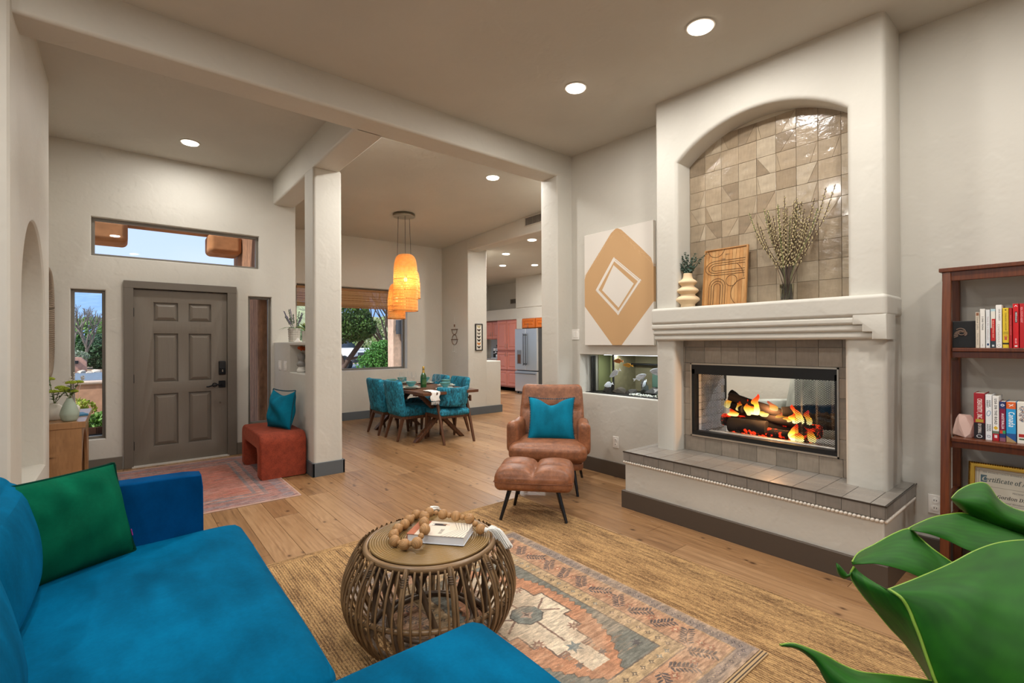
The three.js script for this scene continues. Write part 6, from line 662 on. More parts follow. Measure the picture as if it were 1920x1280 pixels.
{ // table settings
  const lay = (x, d, w) => thing.call;
  const bw = [[0, 0], [0.035, 0], [0.038, 0.008], [0.07, 0.045], [0.077, 0.07], [0.073, 0.07], [0.066, 0.046], [0.034, 0.013], [0, 0.013]], pl = (r) => [[0, 0], [r * 0.6, 0], [r, 0.018], [r * 0.99, 0.021], [r * 0.6, 0.006], [0, 0.006]];
  const bt = T; const bowlMat = std({ color: hex('#5b979c'), roughness: 0.3, map: tex(64, 64, (u, v) => v > 0.38 && v < 0.62 ? [1.0, 0.94, 0.84] : [0.95, 1, 1]) });
  const bowl0 = thing('bowl', 'teal glazed bowl on the stacked plates at the near window-side seat', 'bowl', W(3.3, TY + 0.034, 6.42), 0, 'teal bowls on the dining table'); mesh('vessel', lathe(bw, 30), bowlMat, bowl0);
  const plate0 = thing('dinner_plate', 'large cream dinner plate at the near window-side seat', 'plate', W(3.3, TY, 6.42), 0, 'cream plates on the dining table'); mesh('dish', lathe(pl(0.14), 36), M.plate, plate0);
  const salad0 = thing('salad_plate', 'small cream plate stacked on the dinner plate at the near window-side seat', 'plate', W(3.3, TY + 0.017, 6.42), 0, 'small cream plates on the dining table'); mesh('dish', lathe(pl(0.11), 32), variant(M.plate, { color: '#a9bfbb' }), salad0);
  const seats = [[3.3, 7.08, 'far window-side seat'], [3.9, 6.42, 'near kitchen-side seat'], [3.9, 7.08, 'far kitchen-side seat'], [3.6, 5.95, 'near end of the table'], [3.6, 7.32, 'far end of the table']];
  for (const [x, d, s] of seats) { copyOf(bowl0, W(x, TY + 0.034, d), 0, 'teal glazed bowl on the stacked plates at the ' + s); copyOf(plate0, W(x, TY, d), 0, 'large cream dinner plate at the ' + s); copyOf(salad0, W(x, TY + 0.017, d), 0, 'small cream plate stacked on the dinner plate at the ' + s); }
  const wg = thing('wine_glass', 'clear wine glass nearest the window-side end of the table', 'glass', W(3.37, TY, 6.86), 0, 'wine glasses on the dining table'); mesh('bowl', lathe(smoothPts([[0.004, 0.085], [0.03, 0.1], [0.042, 0.14], [0.038, 0.185], [0.033, 0.21]], 24).concat(smoothPts([[0.0322, 0.21], [0.037, 0.185], [0.041, 0.14], [0.029, 0.102], [0.0, 0.089]], 24)), 28), M.thinGlass, wg); mesh('stem', lathe([[0, 0], [0.036, 0], [0.036, 0.003], [0.006, 0.008], [0.0035, 0.02], [0.0035, 0.08], [0.006, 0.088], [0, 0.088]], 20), M.thinGlass, wg);
  [[3.46, 7.05, 'clear wine glass beside the one nearest the window end'], [3.62, 6.95, 'clear wine glass just left of the green bottle'], [3.56, 6.22, 'clear wine glass with the white napkin in front of it'], [3.72, 6.36, 'clear wine glass right of the green bottle'], [3.66, 7.16, 'clear wine glass behind the green bottle']].forEach(([x, d, l]) => copyOf(wg, W(x, TY, d), 0, l));
  const b = thing('champagne_bottle', 'green champagne bottle with gold foil standing on the dining table', 'bottle', W(3.55, TY, 6.5)); mesh('body', lathe(smoothPts([[0.0, 0], [0.043, 0.002], [0.045, 0.02], [0.045, 0.15], [0.036, 0.19], [0.018, 0.235], [0.0155, 0.29], [0, 0.292]], 50), 32), phy({ color: hex('#1c4a1f'), roughness: 0.1, clearcoat: 0.6 }), b); mesh('foil', lathe([[0.0, 0.318], [0.015, 0.316], [0.0175, 0.295], [0.0165, 0.27], [0.0185, 0.235], [0.024, 0.216]], 24), std({ color: hex('#c9a24e'), metalness: 0.8, roughness: 0.35 }), b); mesh('label', new THREE.CylinderGeometry(0.0457, 0.0457, 0.075, 30, 1, true, -0.9, 1.8).translate(0, 0.085, 0), std({ color: hex('#41612f'), roughness: 0.6, side: THREE.DoubleSide }), b);
  const nrows = []; for (let j = 0; j <= 16; j++) { const r = []; for (let i = 0; i <= 8; i++) { const u = i / 8 - 0.5, v = j / 16; const over = Math.max(0, v - 0.62); r.push(new THREE.Vector3(3.29 + u * 0.13 + 0.01 * Math.sin(v * 20), TY + 0.006 + 0.012 * Math.abs(Math.sin(u * 14)) - (over > 0 ? over * 0.34 : 0), -(5.92 - Math.min(v, 0.62) * 0.36 + 0.007 * Math.sin(u * 9)))); } nrows.push(r); } const np = thing('napkin', 'white fringed napkin hanging over the near table edge', 'napkin', W(3.29, TY, 5.8)); mesh('cloth', sheet(nrows, 0.003).translate(-3.29, -TY, 5.8), M.cotton, np); const fr = []; for (let i = 0; i < 22; i++) fr.push(bar([-0.06 + i * 0.0057, -0.125, 0.105], [-0.06 + i * 0.0057 + 0.004 * Math.sin(i * 3), -0.165, 0.106], 0.0016, 0.001, 5)); const fm = mesh('fringe', merge(fr), M.cotton, np); fm.userData.kind = 'stuff';
}
{ // three woven pendant lamps from one ceiling plate
  const CX = 3.43, CD = 6.88, CY = 3.405; const cp = thing('pendant_lamp', 'cluster of three woven orange drum pendants over the dining table', 'pendant lamp', W(CX, CY, CD)); cp.rotation.x = 0;
  mesh('ceiling_plate', lathe([[0, -0.04], [0.165, -0.04], [0.17, -0.034], [0.17, 0], [0, 0]], 48), M.nickel, cp);
  const weave = tex(512, 512, (u, v) => { const a = (u * 48) % 1, b = (v * 44) % 1; const p = Math.floor(u * 48) + Math.floor(v * 44); const strand = Math.min(Math.abs(a - 0.5), Math.abs(b - 0.5)); return (Math.abs(a - 0.5) < 0.3 || Math.abs(b - 0.5) < 0.27) ? 0.9 + 0.1 * PERM[p * 37 & 4095] : 0; }, false);
  const wmap = tex(128, 128, (u, v) => { const k = 0.78 + 0.4 * (fbm(u, v, 32, 24, 2) - 0.4); return mix3([0.75, 0.5, 0.22], [0.98, 0.75, 0.42], clamp(k)); });
  const lampMat = phy({ color: hex('#ffffff'), map: wmap, alphaMap: weave, transparent: true, transmission: 0.35, thickness: 0, roughness: 0.9, side: THREE.DoubleSide }); const rimMat = std({ color: hex('#a06a2c'), roughness: 0.7 });
  const shadeAt = (dx, dd, r, y0, y1, power, n) => { const h = y1 - y0; const y = y0 - CY; const pts = smoothPts([[0.035, h], [r * 0.55, h - 0.012], [r * 0.82, h - 0.07], [r * 0.95, h - 0.2], [r, h * 0.45], [r * 1.02, 0]], 24); const s = mesh('shade' + n, lathe(pts, 48).translate(dx, y, -dd), lampMat, cp); mesh('shade_hoop', merge([new THREE.TorusGeometry(r * 1.02, 0.005, 6, 48).rotateX(HP).translate(dx, y + 0.003, -dd), new THREE.TorusGeometry(r * 1.02, 0.003, 6, 48).rotateX(HP).translate(dx, y + h * 0.2, -dd), new THREE.TorusGeometry(r * 1.0, 0.003, 6, 48).rotateX(HP).translate(dx, y + h * 0.36, -dd), new THREE.TorusGeometry(r * 0.99, 0.003, 6, 48).rotateX(HP).translate(dx, y + h * 0.55, -dd)]), rimMat, s);
    mesh('cord' + n, bar([dx, y + h * 0.72, -dd], [dx * 0.75, -0.04, -dd * 0.75], 0.003, 0.003, 6), M.black, cp); mesh('socket' + n, cyl(0.02, 0.016, 0.06, 12, dx, y + h * 0.6, -dd), M.nickel, cp); mesh('bulb' + n, ball(0.032, dx, y + h * 0.56, -dd, 16, 12), std({ color: 0xffffff, emissive: hex('#ffe2ae'), emissiveIntensity: 8 }), cp); const l = new THREE.PointLight(new THREE.Color(1, 0.78, 0.45), power, 0, 2); l.position.set(dx, y + h * 0.56, -dd); l.castShadow = true; l.shadow.radius = 1.6; l.name = 'bulb_light'; cp.add(l); };
  shadeAt(-0.03, -0.10, 0.185, 1.885, 2.765, 0.55, ''); shadeAt(-0.105, 0.06, 0.135, 1.77, 2.32, 0.42, '_001'); shadeAt(0.15, 0.05, 0.135, 2.10, 2.57, 0.42, '_002');
}
{ // bamboo blind, drawn most of the way up
  const t = thing('bamboo_blind', 'brown bamboo roller blind pulled up at the dining window', 'blind', W(3.32, 2.34, 8.58)); const m = [0, 1, 2].map(k => std({ color: hex(['#ad855a', '#94693f', '#c29a6c'][k]), roughness: 0.7 })); const r = rng(66); for (let i = 0; i < 32; i++) mesh('slat' + (i ? '_' + String(i).padStart(3, '0') : ''), new THREE.CylinderGeometry(0.0052, 0.0052, 2.06, 6).rotateZ(HP).scale(1, 1, 0.6).translate(0, -i * 0.0098, i > 22 ? 0.008 * Math.sin(i * 1.2) + 0.01 : 0), m[Math.floor(r() * 3)], t);
  const s = []; for (let i = 0; i < 30; i++) s.push(box(0.003, 0.31, 0.003, -1.0 + i * 0.069, -0.155, 0.005)); const st = mesh('binding_threads', merge(s), m[2], t); st.userData.kind = 'stuff'; mesh('valance', box(2.07, 0.045, 0.02, 0, 0.02, -0.005, 0.006), m[1], t);
}
{ // wall hanging, butterflies, vent
  const t = thing('wall_hanging', 'small bent-wood hourglass wall hanging with pale threads beside the window corner', 'wall art', W(5.135, 1.66, 8.12), -HP); const wd = std({ color: hex('#6f4f38'), roughness: 0.6 }); mesh('cord', bar([0, 0.0, 0.006], [0, 0.27, 0.004], 0.002, 0.002, 6), M.cotton, t); mesh('bars', merge([box(0.24, 0.016, 0.012, 0, 0, 0.006, .004), box(0.25, 0.016, 0.012, 0, -0.2, 0.006, .004)]), wd, t);
  const arc = (cy, r, a0, a1) => tube([...Array(14)].map((_, i) => { const a = a0 + (a1 - a0) * i / 13; return [Math.cos(a) * r, cy + Math.sin(a) * r, 0.006]; }), 0.006, 30, 6); mesh('arcs', merge([arc(-0.005, 0.095, PI, 2 * PI), arc(-0.19, 0.085, 0, PI), arc(-0.205, 0.1, PI, 2 * PI)]), wd, t); mesh('bead', cyl(0.012, 0.012, 0.05, 10, 0, 0.05, 0.006), wd, t); mesh('threads', merge([-1, 0, 1].flatMap(i => [bar([i * 0.05, -0.29, 0.006], [i * 0.055, -0.43 - (i === 1 ? .02 : 0), 0.006], 0.0022, 0.0022, 5), ball(0.008, i * 0.055, -0.44 - (i === 1 ? .02 : 0), 0.006, 8, 6)])), M.cotton, t);
  const f = thing('butterfly_frame', 'narrow black frame with a column of mounted butterflies', 'frame', W(5.382, 1.502, 7.648)); const w = 0.168, h = 0.52; const s = poly(rect(-w / 2, -h / 2, w / 2, h / 2)); s.holes.push(hole(rect(-w / 2 + 0.016, -h / 2 + 0.016, w / 2 - 0.016, h / 2 - 0.016))); mesh('frame_moulding', extr(s, 0.03, 0.003, 1), M.black, f); mesh('mount', box(w - 0.02, h - 0.02, 0.01, 0, 0, 0.006), variant(M.white, { color: '#e9e4d6' }), f); for (let i = 0; i < 7; i++) { const y = 0.2 - i * 0.066, c = ['#b9a97c', '#4a3a2c', '#7d7466', '#3a322c', '#2b2622', '#c27a2e', '#38302a'][i]; const wing = new THREE.Shape(); wing.moveTo(0, 0.002); wing.bezierCurveTo(0.015, 0.03, 0.045, 0.03, 0.042, 0.014); wing.bezierCurveTo(0.04, 0.002, 0.03, 0.0, 0.024, -0.002); wing.bezierCurveTo(0.034, -0.012, 0.024, -0.03, 0.014, -0.022); wing.bezierCurveTo(0.006, -0.016, 0.004, -0.008, 0, -0.004); const g = new THREE.ExtrudeGeometry(wing, { depth: 0.0015, bevelEnabled: false, curveSegments: 8 }); const g2 = g.clone().applyMatrix4(new THREE.Matrix4().makeRotationY(PI)).translate(0, 0, 0.0015); mesh('butterfly' + (i ? '_00' + i : ''), merge([g.toNonIndexed ? g : g, g2, new THREE.CylinderGeometry(0.002, 0.002, 0.03, 6).translate(0, 0, 0.001)].map(q => q.index ? q.toNonIndexed() : q)).scale(1, 1, 1).translate(0, y, 0.013), std({ color: hex(c), roughness: 0.7, side: THREE.DoubleSide }), f); }
  const vent = (name, label, pos, w2, h2, n) => { const v = thing(name, label, 'vent', pos, -HP); const q = poly(rect(-w2 / 2, -h2 / 2, w2 / 2, h2 / 2)); q.holes.push(hole(rect(-w2 / 2 + .025, -h2 / 2 + .02, w2 / 2 - .025, h2 / 2 - .02))); mesh('vent_frame', extr(q, 0.012, 0.003, 1), variant(M.wall, { color: '#c9c1b4' }), v); mesh('backing', box(w2 - .04, h2 - .03, 0.004, 0, 0, 0.003), variant(M.black, { color: '#3a342c' }), v); for (let i = 0; i < n; i++) mesh('louver', box(0.008, h2 - .04, 0.012, -w2 / 2 + .035 + (w2 - .07) * i / (n - 1), 0, 0.007), variant(M.wall, { color: '#9b9184' }), v); };
  vent('air_vent', 'grey louvered air vent on the header above the kitchen opening', W(5.14, 3.365, 5.72), 0.5, 0.16, 16); vent('air_vent', 'small grey vent high on the recessed kitchen wall', W(9.297, 2.66, 11.3), 0.42, 0.17, 12);
}
// ---------------------------------------------------------------- kitchen
{
  const salmon = std({ color: hex('#d98a78'), roughness: 0.35 }), salmonD = std({ color: hex('#bf7261'), roughness: 0.4 }), orange = std({ color: hex('#cc6a1f'), roughness: 0.35 });
  struct('soffit', metre(span(8.70, 9.35, 2.06, 2.375, 8.6, 12.65, 0.01)), M.wall, 'white soffit over the kitchen cabinets'); struct('kitchen_column', metre(span(8.68, 9.35, 2.37, 3.3, 8.6, 10.5, 0.02)), M.wall, 'white wall block above the refrigerator'); struct('kitchen_pier', metre(span(8.66, 9.35, -0.02, 2.07, 10.22, 10.44, 0.01)), M.wall, 'white wall strip between pantry and refrigerator');
  const door = (parent, name, w, h, x, y, z, m, hx, hy) => { const s = poly(rect(-w / 2, -h / 2, w / 2, h / 2)); s.holes.push(hole(rect(-w / 2 + .065, -h / 2 + .065, w / 2 - .065, h / 2 - .065))); const d = mesh(name, merge([extr(s, 0.022, 0.004, 2), box(w - .1, h - .1, 0.008, 0, 0, 0.006).toNonIndexed()]).translate(x, y, z), m, parent); const g = new THREE.ExtrudeGeometry(poly(rect(-w / 2 + .085, -h / 2 + .085, w / 2 - .085, h / 2 - .085)), { depth: 0.002, bevelEnabled: true, bevelThickness: 0.01, bevelSize: 0.02, bevelOffset: -0.02, bevelSegments: 1 }); mesh('raised_panel', toCreasedNormals(g, .3).translate(x, y, z + .01), m, d); if (hx !== undefined) mesh('handle', tube([[x + hx, y + hy - .05, z + .022], [x + hx, y + hy - .045, z + .045], [x + hx, y + hy + .045, z + .045], [x + hx, y + hy + .05, z + .022]], 0.005, 16, 6), M.nickel, d); };
  const p = thing('pantry_cabinet', 'tall salmon pink pantry cabinet with raised panel doors', 'cabinet', W(8.72, 0, 10.93), -HP); mesh('carcass', box(0.98, 2.06, 0.55, 0, 1.03, -0.285), salmonD, p); mesh('toe_kick', box(0.98, 0.1, 0.02, 0, 0.05, -0.02), salmonD, p); for (const s of [-1, 1]) { door(p, 'door', 0.455, 0.83, s * 0.238, 1.6, 0, salmon, -s * 0.19, -0.3); door(p, 'door', 0.455, 0.5, s * 0.238, 0.86, 0, salmon, -s * 0.19, 0.2); door(p, 'door', 0.455, 0.44, s * 0.238, 0.36, 0, salmon); }
  const wc = thing('wall_cabinet', 'salmon pink wall cabinet left of the pantry', 'cabinet', W(8.85, 1.5, 11.82), -HP); mesh('carcass', box(0.78, 0.55, 0.33, 0, 0.275, -0.17), salmonD, wc); for (const s of [-1, 1]) door(wc, 'door', 0.37, 0.5, s * 0.195, 0.275, 0, salmon, -s * 0.14, -.12);
  const bc = thing('base_cabinet', 'salmon pink base cabinet under the kitchen worktop', 'cabinet', W(8.74, 0, 11.95), -HP); mesh('carcass', box(1.04, 0.87, 0.55, 0, 0.435, -0.28), salmonD, bc); for (const s of [-1, 1]) door(bc, 'door', 0.5, 0.7, s * 0.26, 0.47, 0, salmon, -s * .2, .2);
  solo('worktop', metre(box(0.62, 0.04, 1.06, 9.0, 0.89, -11.95, 0.006)), std({ color: hex('#b9b3aa'), roughness: 0.25 }), 'grey stone kitchen worktop left of the pantry', 'worktop'); solo('backsplash', metre(box(0.012, 0.58, 1.06, 9.285, 1.2, -11.95)), std({ color: hex('#c4ccd2'), roughness: 0.3 }), 'pale blue-grey backsplash behind the coffee machine', 'backsplash');
  const cm = thing('coffee_machine', 'black and chrome espresso machine on the kitchen worktop', 'coffee machine', W(8.96, 0.91, 11.62), -HP + 0.3); mesh('body', box(0.28, 0.34, 0.3, 0, 0.17, 0, 0.02, 3), M.black, cm); mesh('panel', box(0.24, 0.09, 0.02, 0, 0.28, 0.15, 0.006), M.steel, cm); mesh('drip_tray', box(0.26, 0.04, 0.14, 0, 0.02, 0.2, 0.006), M.steel, cm); mesh('group_head', merge([cyl(0.035, 0.03, 0.05, 16, 0, 0.17, 0.19), bar([0, 0.18, 0.2], [0.03, 0.17, 0.33], 0.012, 0.014)]), M.steel, cm); mesh('gauge', cyl(0.03, 0.03, 0.012, 20).rotateX(HP).translate(-0.06, 0.28, 0.162), M.white, cm); mesh('jug', lathe([[0, 0], [0.04, 0], [0.042, 0.06], [0.034, 0.09], [0.032, 0.09], [0, 0.01]], 20).translate(0.05, 0.04, 0.2), M.steel, cm); mesh('bean_hopper', cyl(0.07, 0.09, 0.08, 20, -0.03, 0.34, -0.02), M.black, cm);
  const oc = thing('wall_cabinet', 'orange stained cabinet above the refrigerator', 'cabinet', W(8.66, 1.79, 9.62), -HP); mesh('carcass', box(1.14, 0.27, 0.55, 0, 0.135, -0.285), variant(orange, { color: '#b85c1a' }), oc); for (const x of [-0.285, 0.285]) door(oc, 'door', 0.53, 0.25, x, 0.135, 0, orange, 0, -.06);
  const f = thing('refrigerator', 'stainless steel french door refrigerator with a water dispenser', 'refrigerator', W(8.46, 0, 9.76), -HP); mesh('case', box(0.9, 1.74, 0.68, 0, 0.9, -0.36, 0.01), variant(M.black, { color: '#4a4c4e' }), f); for (const s of [-1, 1]) { mesh('door', box(0.447, 1.12, 0.065, s * 0.226, 1.21, 0.02, 0.012, 3), M.steel, f); mesh('handle', merge([bar([s * 0.04, 0.78, 0.1], [s * 0.04, 1.64, 0.1], 0.013, 0.013, 12), box(0.02, 0.03, 0.06, s * 0.04, 0.82, 0.07), box(0.02, 0.03, 0.06, s * 0.04, 1.6, 0.07)]), std({ color: hex('#6d6f72'), metalness: 1, roughness: 0.3 }), f); } mesh('freezer_drawer', box(0.9, 0.56, 0.065, 0, 0.345, 0.02, 0.012, 3), M.steel, f); mesh('drawer_handle', merge([bar([-0.4, 0.56, 0.1], [0.4, 0.56, 0.1], 0.013, 0.013, 12), box(0.03, 0.02, 0.06, -0.37, 0.56, 0.07), box(0.03, 0.02, 0.06, 0.37, 0.56, 0.07)]), std({ color: hex('#8d8f92'), metalness: 1, roughness: 0.3 }), f); mesh('dispenser', box(0.19, 0.38, 0.012, -0.26, 1.0, 0.054, 0.006), std({ color: hex('#9a9da0'), metalness: 0.8, roughness: 0.4 }), f); mesh('dispenser_recess', box(0.12, 0.24, 0.01, -0.26, 0.95, 0.058), M.walnut, f); for (const x of [-0.4, 0.4]) mesh('foot', cyl(0.025, 0.025, 0.05, 12, x, 0, -0.02), M.black, f);
  const g = new THREE.Group(); g.name = 'window_5'; g.position.copy(W(6.12, 1.35, 10.7)); g.rotation.y = HP; scene.add(g); tag(g, 'kitchen patio window outside the picture', null, null, 'structure'); const s = poly(rect(-1.5, -1.25, 1.5, 1.25)); s.holes.push(hole(rect(-1.45, -1.2, -0.02, 1.2))); s.holes.push(hole(rect(0.02, -1.2, 1.45, 1.2))); mesh('window_frame', extr(s, 0.06, 0.004, 1), M.winFrame, g); mesh('pane', box(2.9, 2.4, 0.006, 0, 0, 0.03), M.glass, g);
  { const g2 = new THREE.Group(); g2.name = 'window_6'; g2.position.copy(W(7.4, 1.42, 12.7)); scene.add(g2); tag(g2, 'kitchen end window outside the picture', null, null, 'structure'); const s2 = poly(rect(-1.0, -1.33, 1.0, 1.33)); s2.holes.push(hole(rect(-0.95, -1.28, -0.02, 1.28))); s2.holes.push(hole(rect(0.02, -1.28, 0.95, 1.28))); mesh('window_frame', extr(s2, 0.06, 0.004, 1), M.winFrame, g2); mesh('pane', box(1.92, 2.6, 0.006, 0, 0, 0.03), M.glass, g2); }
}
// ---------------------------------------------------------------- aquarium let into the wall, with its fish
{
  const t = thing('aquarium', 'long aquarium let into the wall below the diamond painting', 'aquarium', W(4.2, 0.835, 2.985)); const O = rel(t); const d0 = 2.31, d1 = 3.66, x0 = 4.04, x1 = 4.56, y0 = 0.835, y1 = 1.26;
  mesh('front_glass', O(span(x0, x0 + 0.006, y0, y1, d0, d1)), M.glass, t); mesh('tank_floor', O(span(x0, x1, y0 - 0.02, y0, d0, d1)), M.black, t); mesh('back_panel', O(span(x1 - 0.01, x1, y0, y1 + .05, d0, d1)), std({ color: hex('#8d8562'), roughness: 0.7, map: T.plasterOut }), t); mesh('end_panel', O(span(x0 + .01, x1, y0, y1 + .05, d0 - 0.01, d0)), M.black, t); mesh('end_panel_001', O(span(x0 + 0.22, x1, y0, y1 + .05, d1 - .01, d1)), std({ color: hex('#a9b07c'), roughness: 0.6 }), t); mesh('hood', O(span(x0, x1, y1 + 0.04, y1 + 0.06, d0, d1)), M.black, t);
  mesh('divider', O(span(x0 + 0.12, x1 - 0.01, y0, y1 + .03, 3.36, 3.37)), std({ color: hex('#857d5a'), roughness: 0.7, map: T.plasterOut }), t); mesh('divider_edge', O(span(x0 + 0.118, x0 + 0.13, y0, y1 + .03, 3.355, 3.375)), M.black, t); mesh('filter_box', O(span(x1 - 0.16, x1 - 0.01, y0, y1 + 0.03, 3.40, 3.6, 0.005)), std({ color: hex('#b3bb82'), roughness: 0.6 }), t); mesh('filter_tubes', O(merge([3.62, 3.63, 3.645].map((d, i) => cyl(0.012, 0.012, 0.4, 10, x0 + 0.06 + i * 0.04, y0, -d)))), M.black, t); mesh('surface_pipe', O(merge([bar(W(x1 - .08, y1 - 0.12, 3.36), W(x1 - .08, y1 - 0.12, 3.0), 0.012, 0.012), bar(W(x1 - .08, y1 - 0.12, 3.0), W(x1 - .08, y1 + .02, 3.0), 0.012, 0.012)])), M.black, t); mesh('rear_tub', O(span(x1 - 0.1, x1 - 0.012, y0 + 0.06, y0 + 0.22, 2.72, 3.08, 0.01)), std({ color: hex('#4a6656'), roughness: 0.6 }), t);
  const l = new THREE.RectAreaLight(new THREE.Color(0.9, 0.97, 1), 26, 1.1, 0.06); l.position.copy(W(4.2, 1.243, 2.95).sub(t.position)); l.rotation.set(-HP, 0, HP, 'XYZ'); l.rotation.order = 'YXZ'; l.rotation.set(-HP, HP, 0); l.name = 'tank_light'; t.add(l); mesh('lamp_tube', O(span(4.17, 4.23, 1.246, 1.252, 2.4, 3.5)), std({ color: 0xffffff, emissive: hex('#e8f4ff'), emissiveIntensity: 5 }), t);
  const r = rng(88), rk = ['#3a3833', '#4a443a', '#2d332d', '#6b7358', '#7a7162'].map(c => std({ color: hex(c), roughness: 0.9 })); const rock = (x, y, d, s, sy, m, i) => { const P = []; for (let k = 0; k < 26; k++) { const a = r() * 6.28, b = (r() - .5) * PI; P.push(new THREE.Vector3(Math.cos(a) * Math.cos(b) * s * (.7 + .5 * r()), Math.max(-sy * .2, Math.sin(b) * sy * (.7 + .5 * r())), Math.sin(a) * Math.cos(b) * s * 1.5 * (.7 + .5 * r()))); } const q = thing('rock', 'dark rough rock on the aquarium floor', 'rock', W(x, y + sy * .2, d), r() * 3, 'rocks in the aquarium'); mesh('stone', new ConvexGeometry(P), m, q); return q; };
  const sp = ['dark rock at the left end of the aquarium floor', 'low dark rock second from the left in the aquarium', 'flat dark rock in the left middle of the tank', 'slanted dark rock under the middle of the tank', 'dark rock right of the middle of the tank', 'tall mossy rock at the right end of the tank', 'pale green rock in front at the right end', 'small grey rock behind the white gravel', 'dark rock behind the large white fish', 'upright dark rock behind the swimming fish']; [[4.2, 3.46, .07, .1, 0], [4.18, 3.30, .06, .06, 1], [4.2, 3.14, .06, .05, 0], [4.25, 3.02, .05, .09, 2], [4.22, 2.9, .07, .07, 0], [4.25, 2.58, .09, .16, 3], [4.12, 2.72, .06, .06, 3], [4.3, 2.85, .05, .06, 4], [4.2, 2.74, .07, .09, 2], [4.35, 3.1, .05, .13, 0]].forEach(([x, d, s, sy, m], i) => { const q = rock(x, y0, d, s, sy, rk[m], i); q.userData.label = sp[i]; });
  const gr = []; for (let i = 0; i < 260; i++) gr.push(new THREE.IcosahedronGeometry(0.006 + .006 * r(), 0).translate(4.07 + .25 * r(), y0 + 0.004 + .006 * r(), -(2.5 + 0.6 * r()))); const gm = mesh(numbered('gravel'), merge(gr), std({ color: hex('#d8dcd2'), roughness: 0.9 })); scene.add(gm); tag(gm, 'white gravel on the aquarium floor', 'gravel', null, 'stuff');
  // fish
  const fishGeo = (L, H) => { const g = new THREE.SphereGeometry(1, 22, 14), p = g.attributes.position; for (let i = 0; i < p.count; i++) { const u = p.getX(i); const k = Math.pow(Math.max(0, 1 - u * u), 0.1) * (u > 0 ? 1 - 0.25 * u * u : 1 - 0.62 * u * u); p.setXYZ(i, u * L / 2, p.getY(i) * H / 2 * k, p.getZ(i) * H * 0.2 * k); } g.computeVertexNormals(); return g; };
  const fin = (pts, th = 0.003) => { const g = new THREE.ExtrudeGeometry(poly(pts), { depth: th, bevelEnabled: false }); return g.translate(0, 0, -th / 2); };
  const wmap = tex(128, 64, (u, v) => { const n = fbm(u, v, 24, 12, 3); const k = 0.84 + 0.3 * (n - 0.4); return [k * .98, k, k * 1.02]; });
  const fish = (label, x, y, d, L, H, turn, pitch, col, group) => { const m = std({ color: hex(col), map: wmap, roughness: 0.35 }), fm = std({ color: hex(col), roughness: 0.5, side: THREE.DoubleSide }); const q = thing('fish', label, 'fish', W(x, y, d), turn, group); q.rotation.set(0, turn, pitch, 'YZX'); mesh('body', fishGeo(L, H), m, q); mesh('tail_fin', fin([[-L * .44, H * .1], [-L * .66, H * .3], [-L * .6, 0], [-L * .66, -H * .3], [-L * .44, -H * .1]]), fm, q); mesh('dorsal_fin', fin([[L * .22, H * .42], [-L * .05, H * .62], [-L * .34, H * .5], [-L * .36, H * .24]]), fm, q); mesh('anal_fin', fin([[-L * .02, -H * .4], [-L * .2, -H * .58], [-L * .36, -H * .24]]), fm, q); for (const s of [-1, 1]) { mesh('eye', ball(H * 0.05, L * .36, H * .1, s * H * .12, 8, 6), M.black, q); mesh('pectoral_fin', fin([[L * .14, -H * .06], [-L * .02, -H * .3], [L * .02, -H * .04]], 0.002).rotateY(s * 0.5).translate(0, 0, s * H * .18), fm, q); } };
  const gf = 'fish in the aquarium', WH = '#e4e9ee'; // turn: pi/2 looks toward larger depth (left in the picture)
  fish('orange fish at the top left of the aquarium', 4.14, 1.185, 3.285, 0.115, 0.045, HP, 0, '#d9812a', gf); fish('yellow-orange fish just below the orange one', 4.12, 1.145, 3.145, 0.115, 0.04, HP, 0.05, '#d79a22', gf); fish('white fish tilted nose down at the left of the tank', 4.14, 1.045, 3.335, 0.15, 0.055, HP, -0.55, WH, gf); fish('white fish heading right in the middle of the tank', 4.13, 1.03, 2.985, 0.15, 0.055, -HP, 0.38, WH, gf); fish('plump white fish heading left, upper right of the middle', 4.13, 1.09, 2.79, 0.17, 0.07, HP, 0.06, WH, gf); fish('small white fish seen head-on below the middle', 4.12, 0.96, 2.935, 0.11, 0.045, -2.9, -0.5, WH, gf); fish('large white fish near the floor at the right', 4.12, 0.935, 2.695, 0.2, 0.07, -HP, 0.28, WH, gf); fish('white fish swimming steeply at the right edge of the tank', 4.15, 1.16, 2.52, 0.16, 0.06, HP, -0.9, WH, gf); fish('white fish low among the rocks at the left', 4.1, 0.925, 3.385, 0.09, 0.055, 2.4, -0.3, WH, gf); fish('brownish fish near the surface at the right', 4.3, 1.19, 2.62, 0.16, 0.06, HP, 0, '#5a5346', gf); fish('grey fish near the surface behind the middle', 4.36, 1.15, 2.84, 0.14, 0.045, HP, 0, '#7d8a78', gf);
}
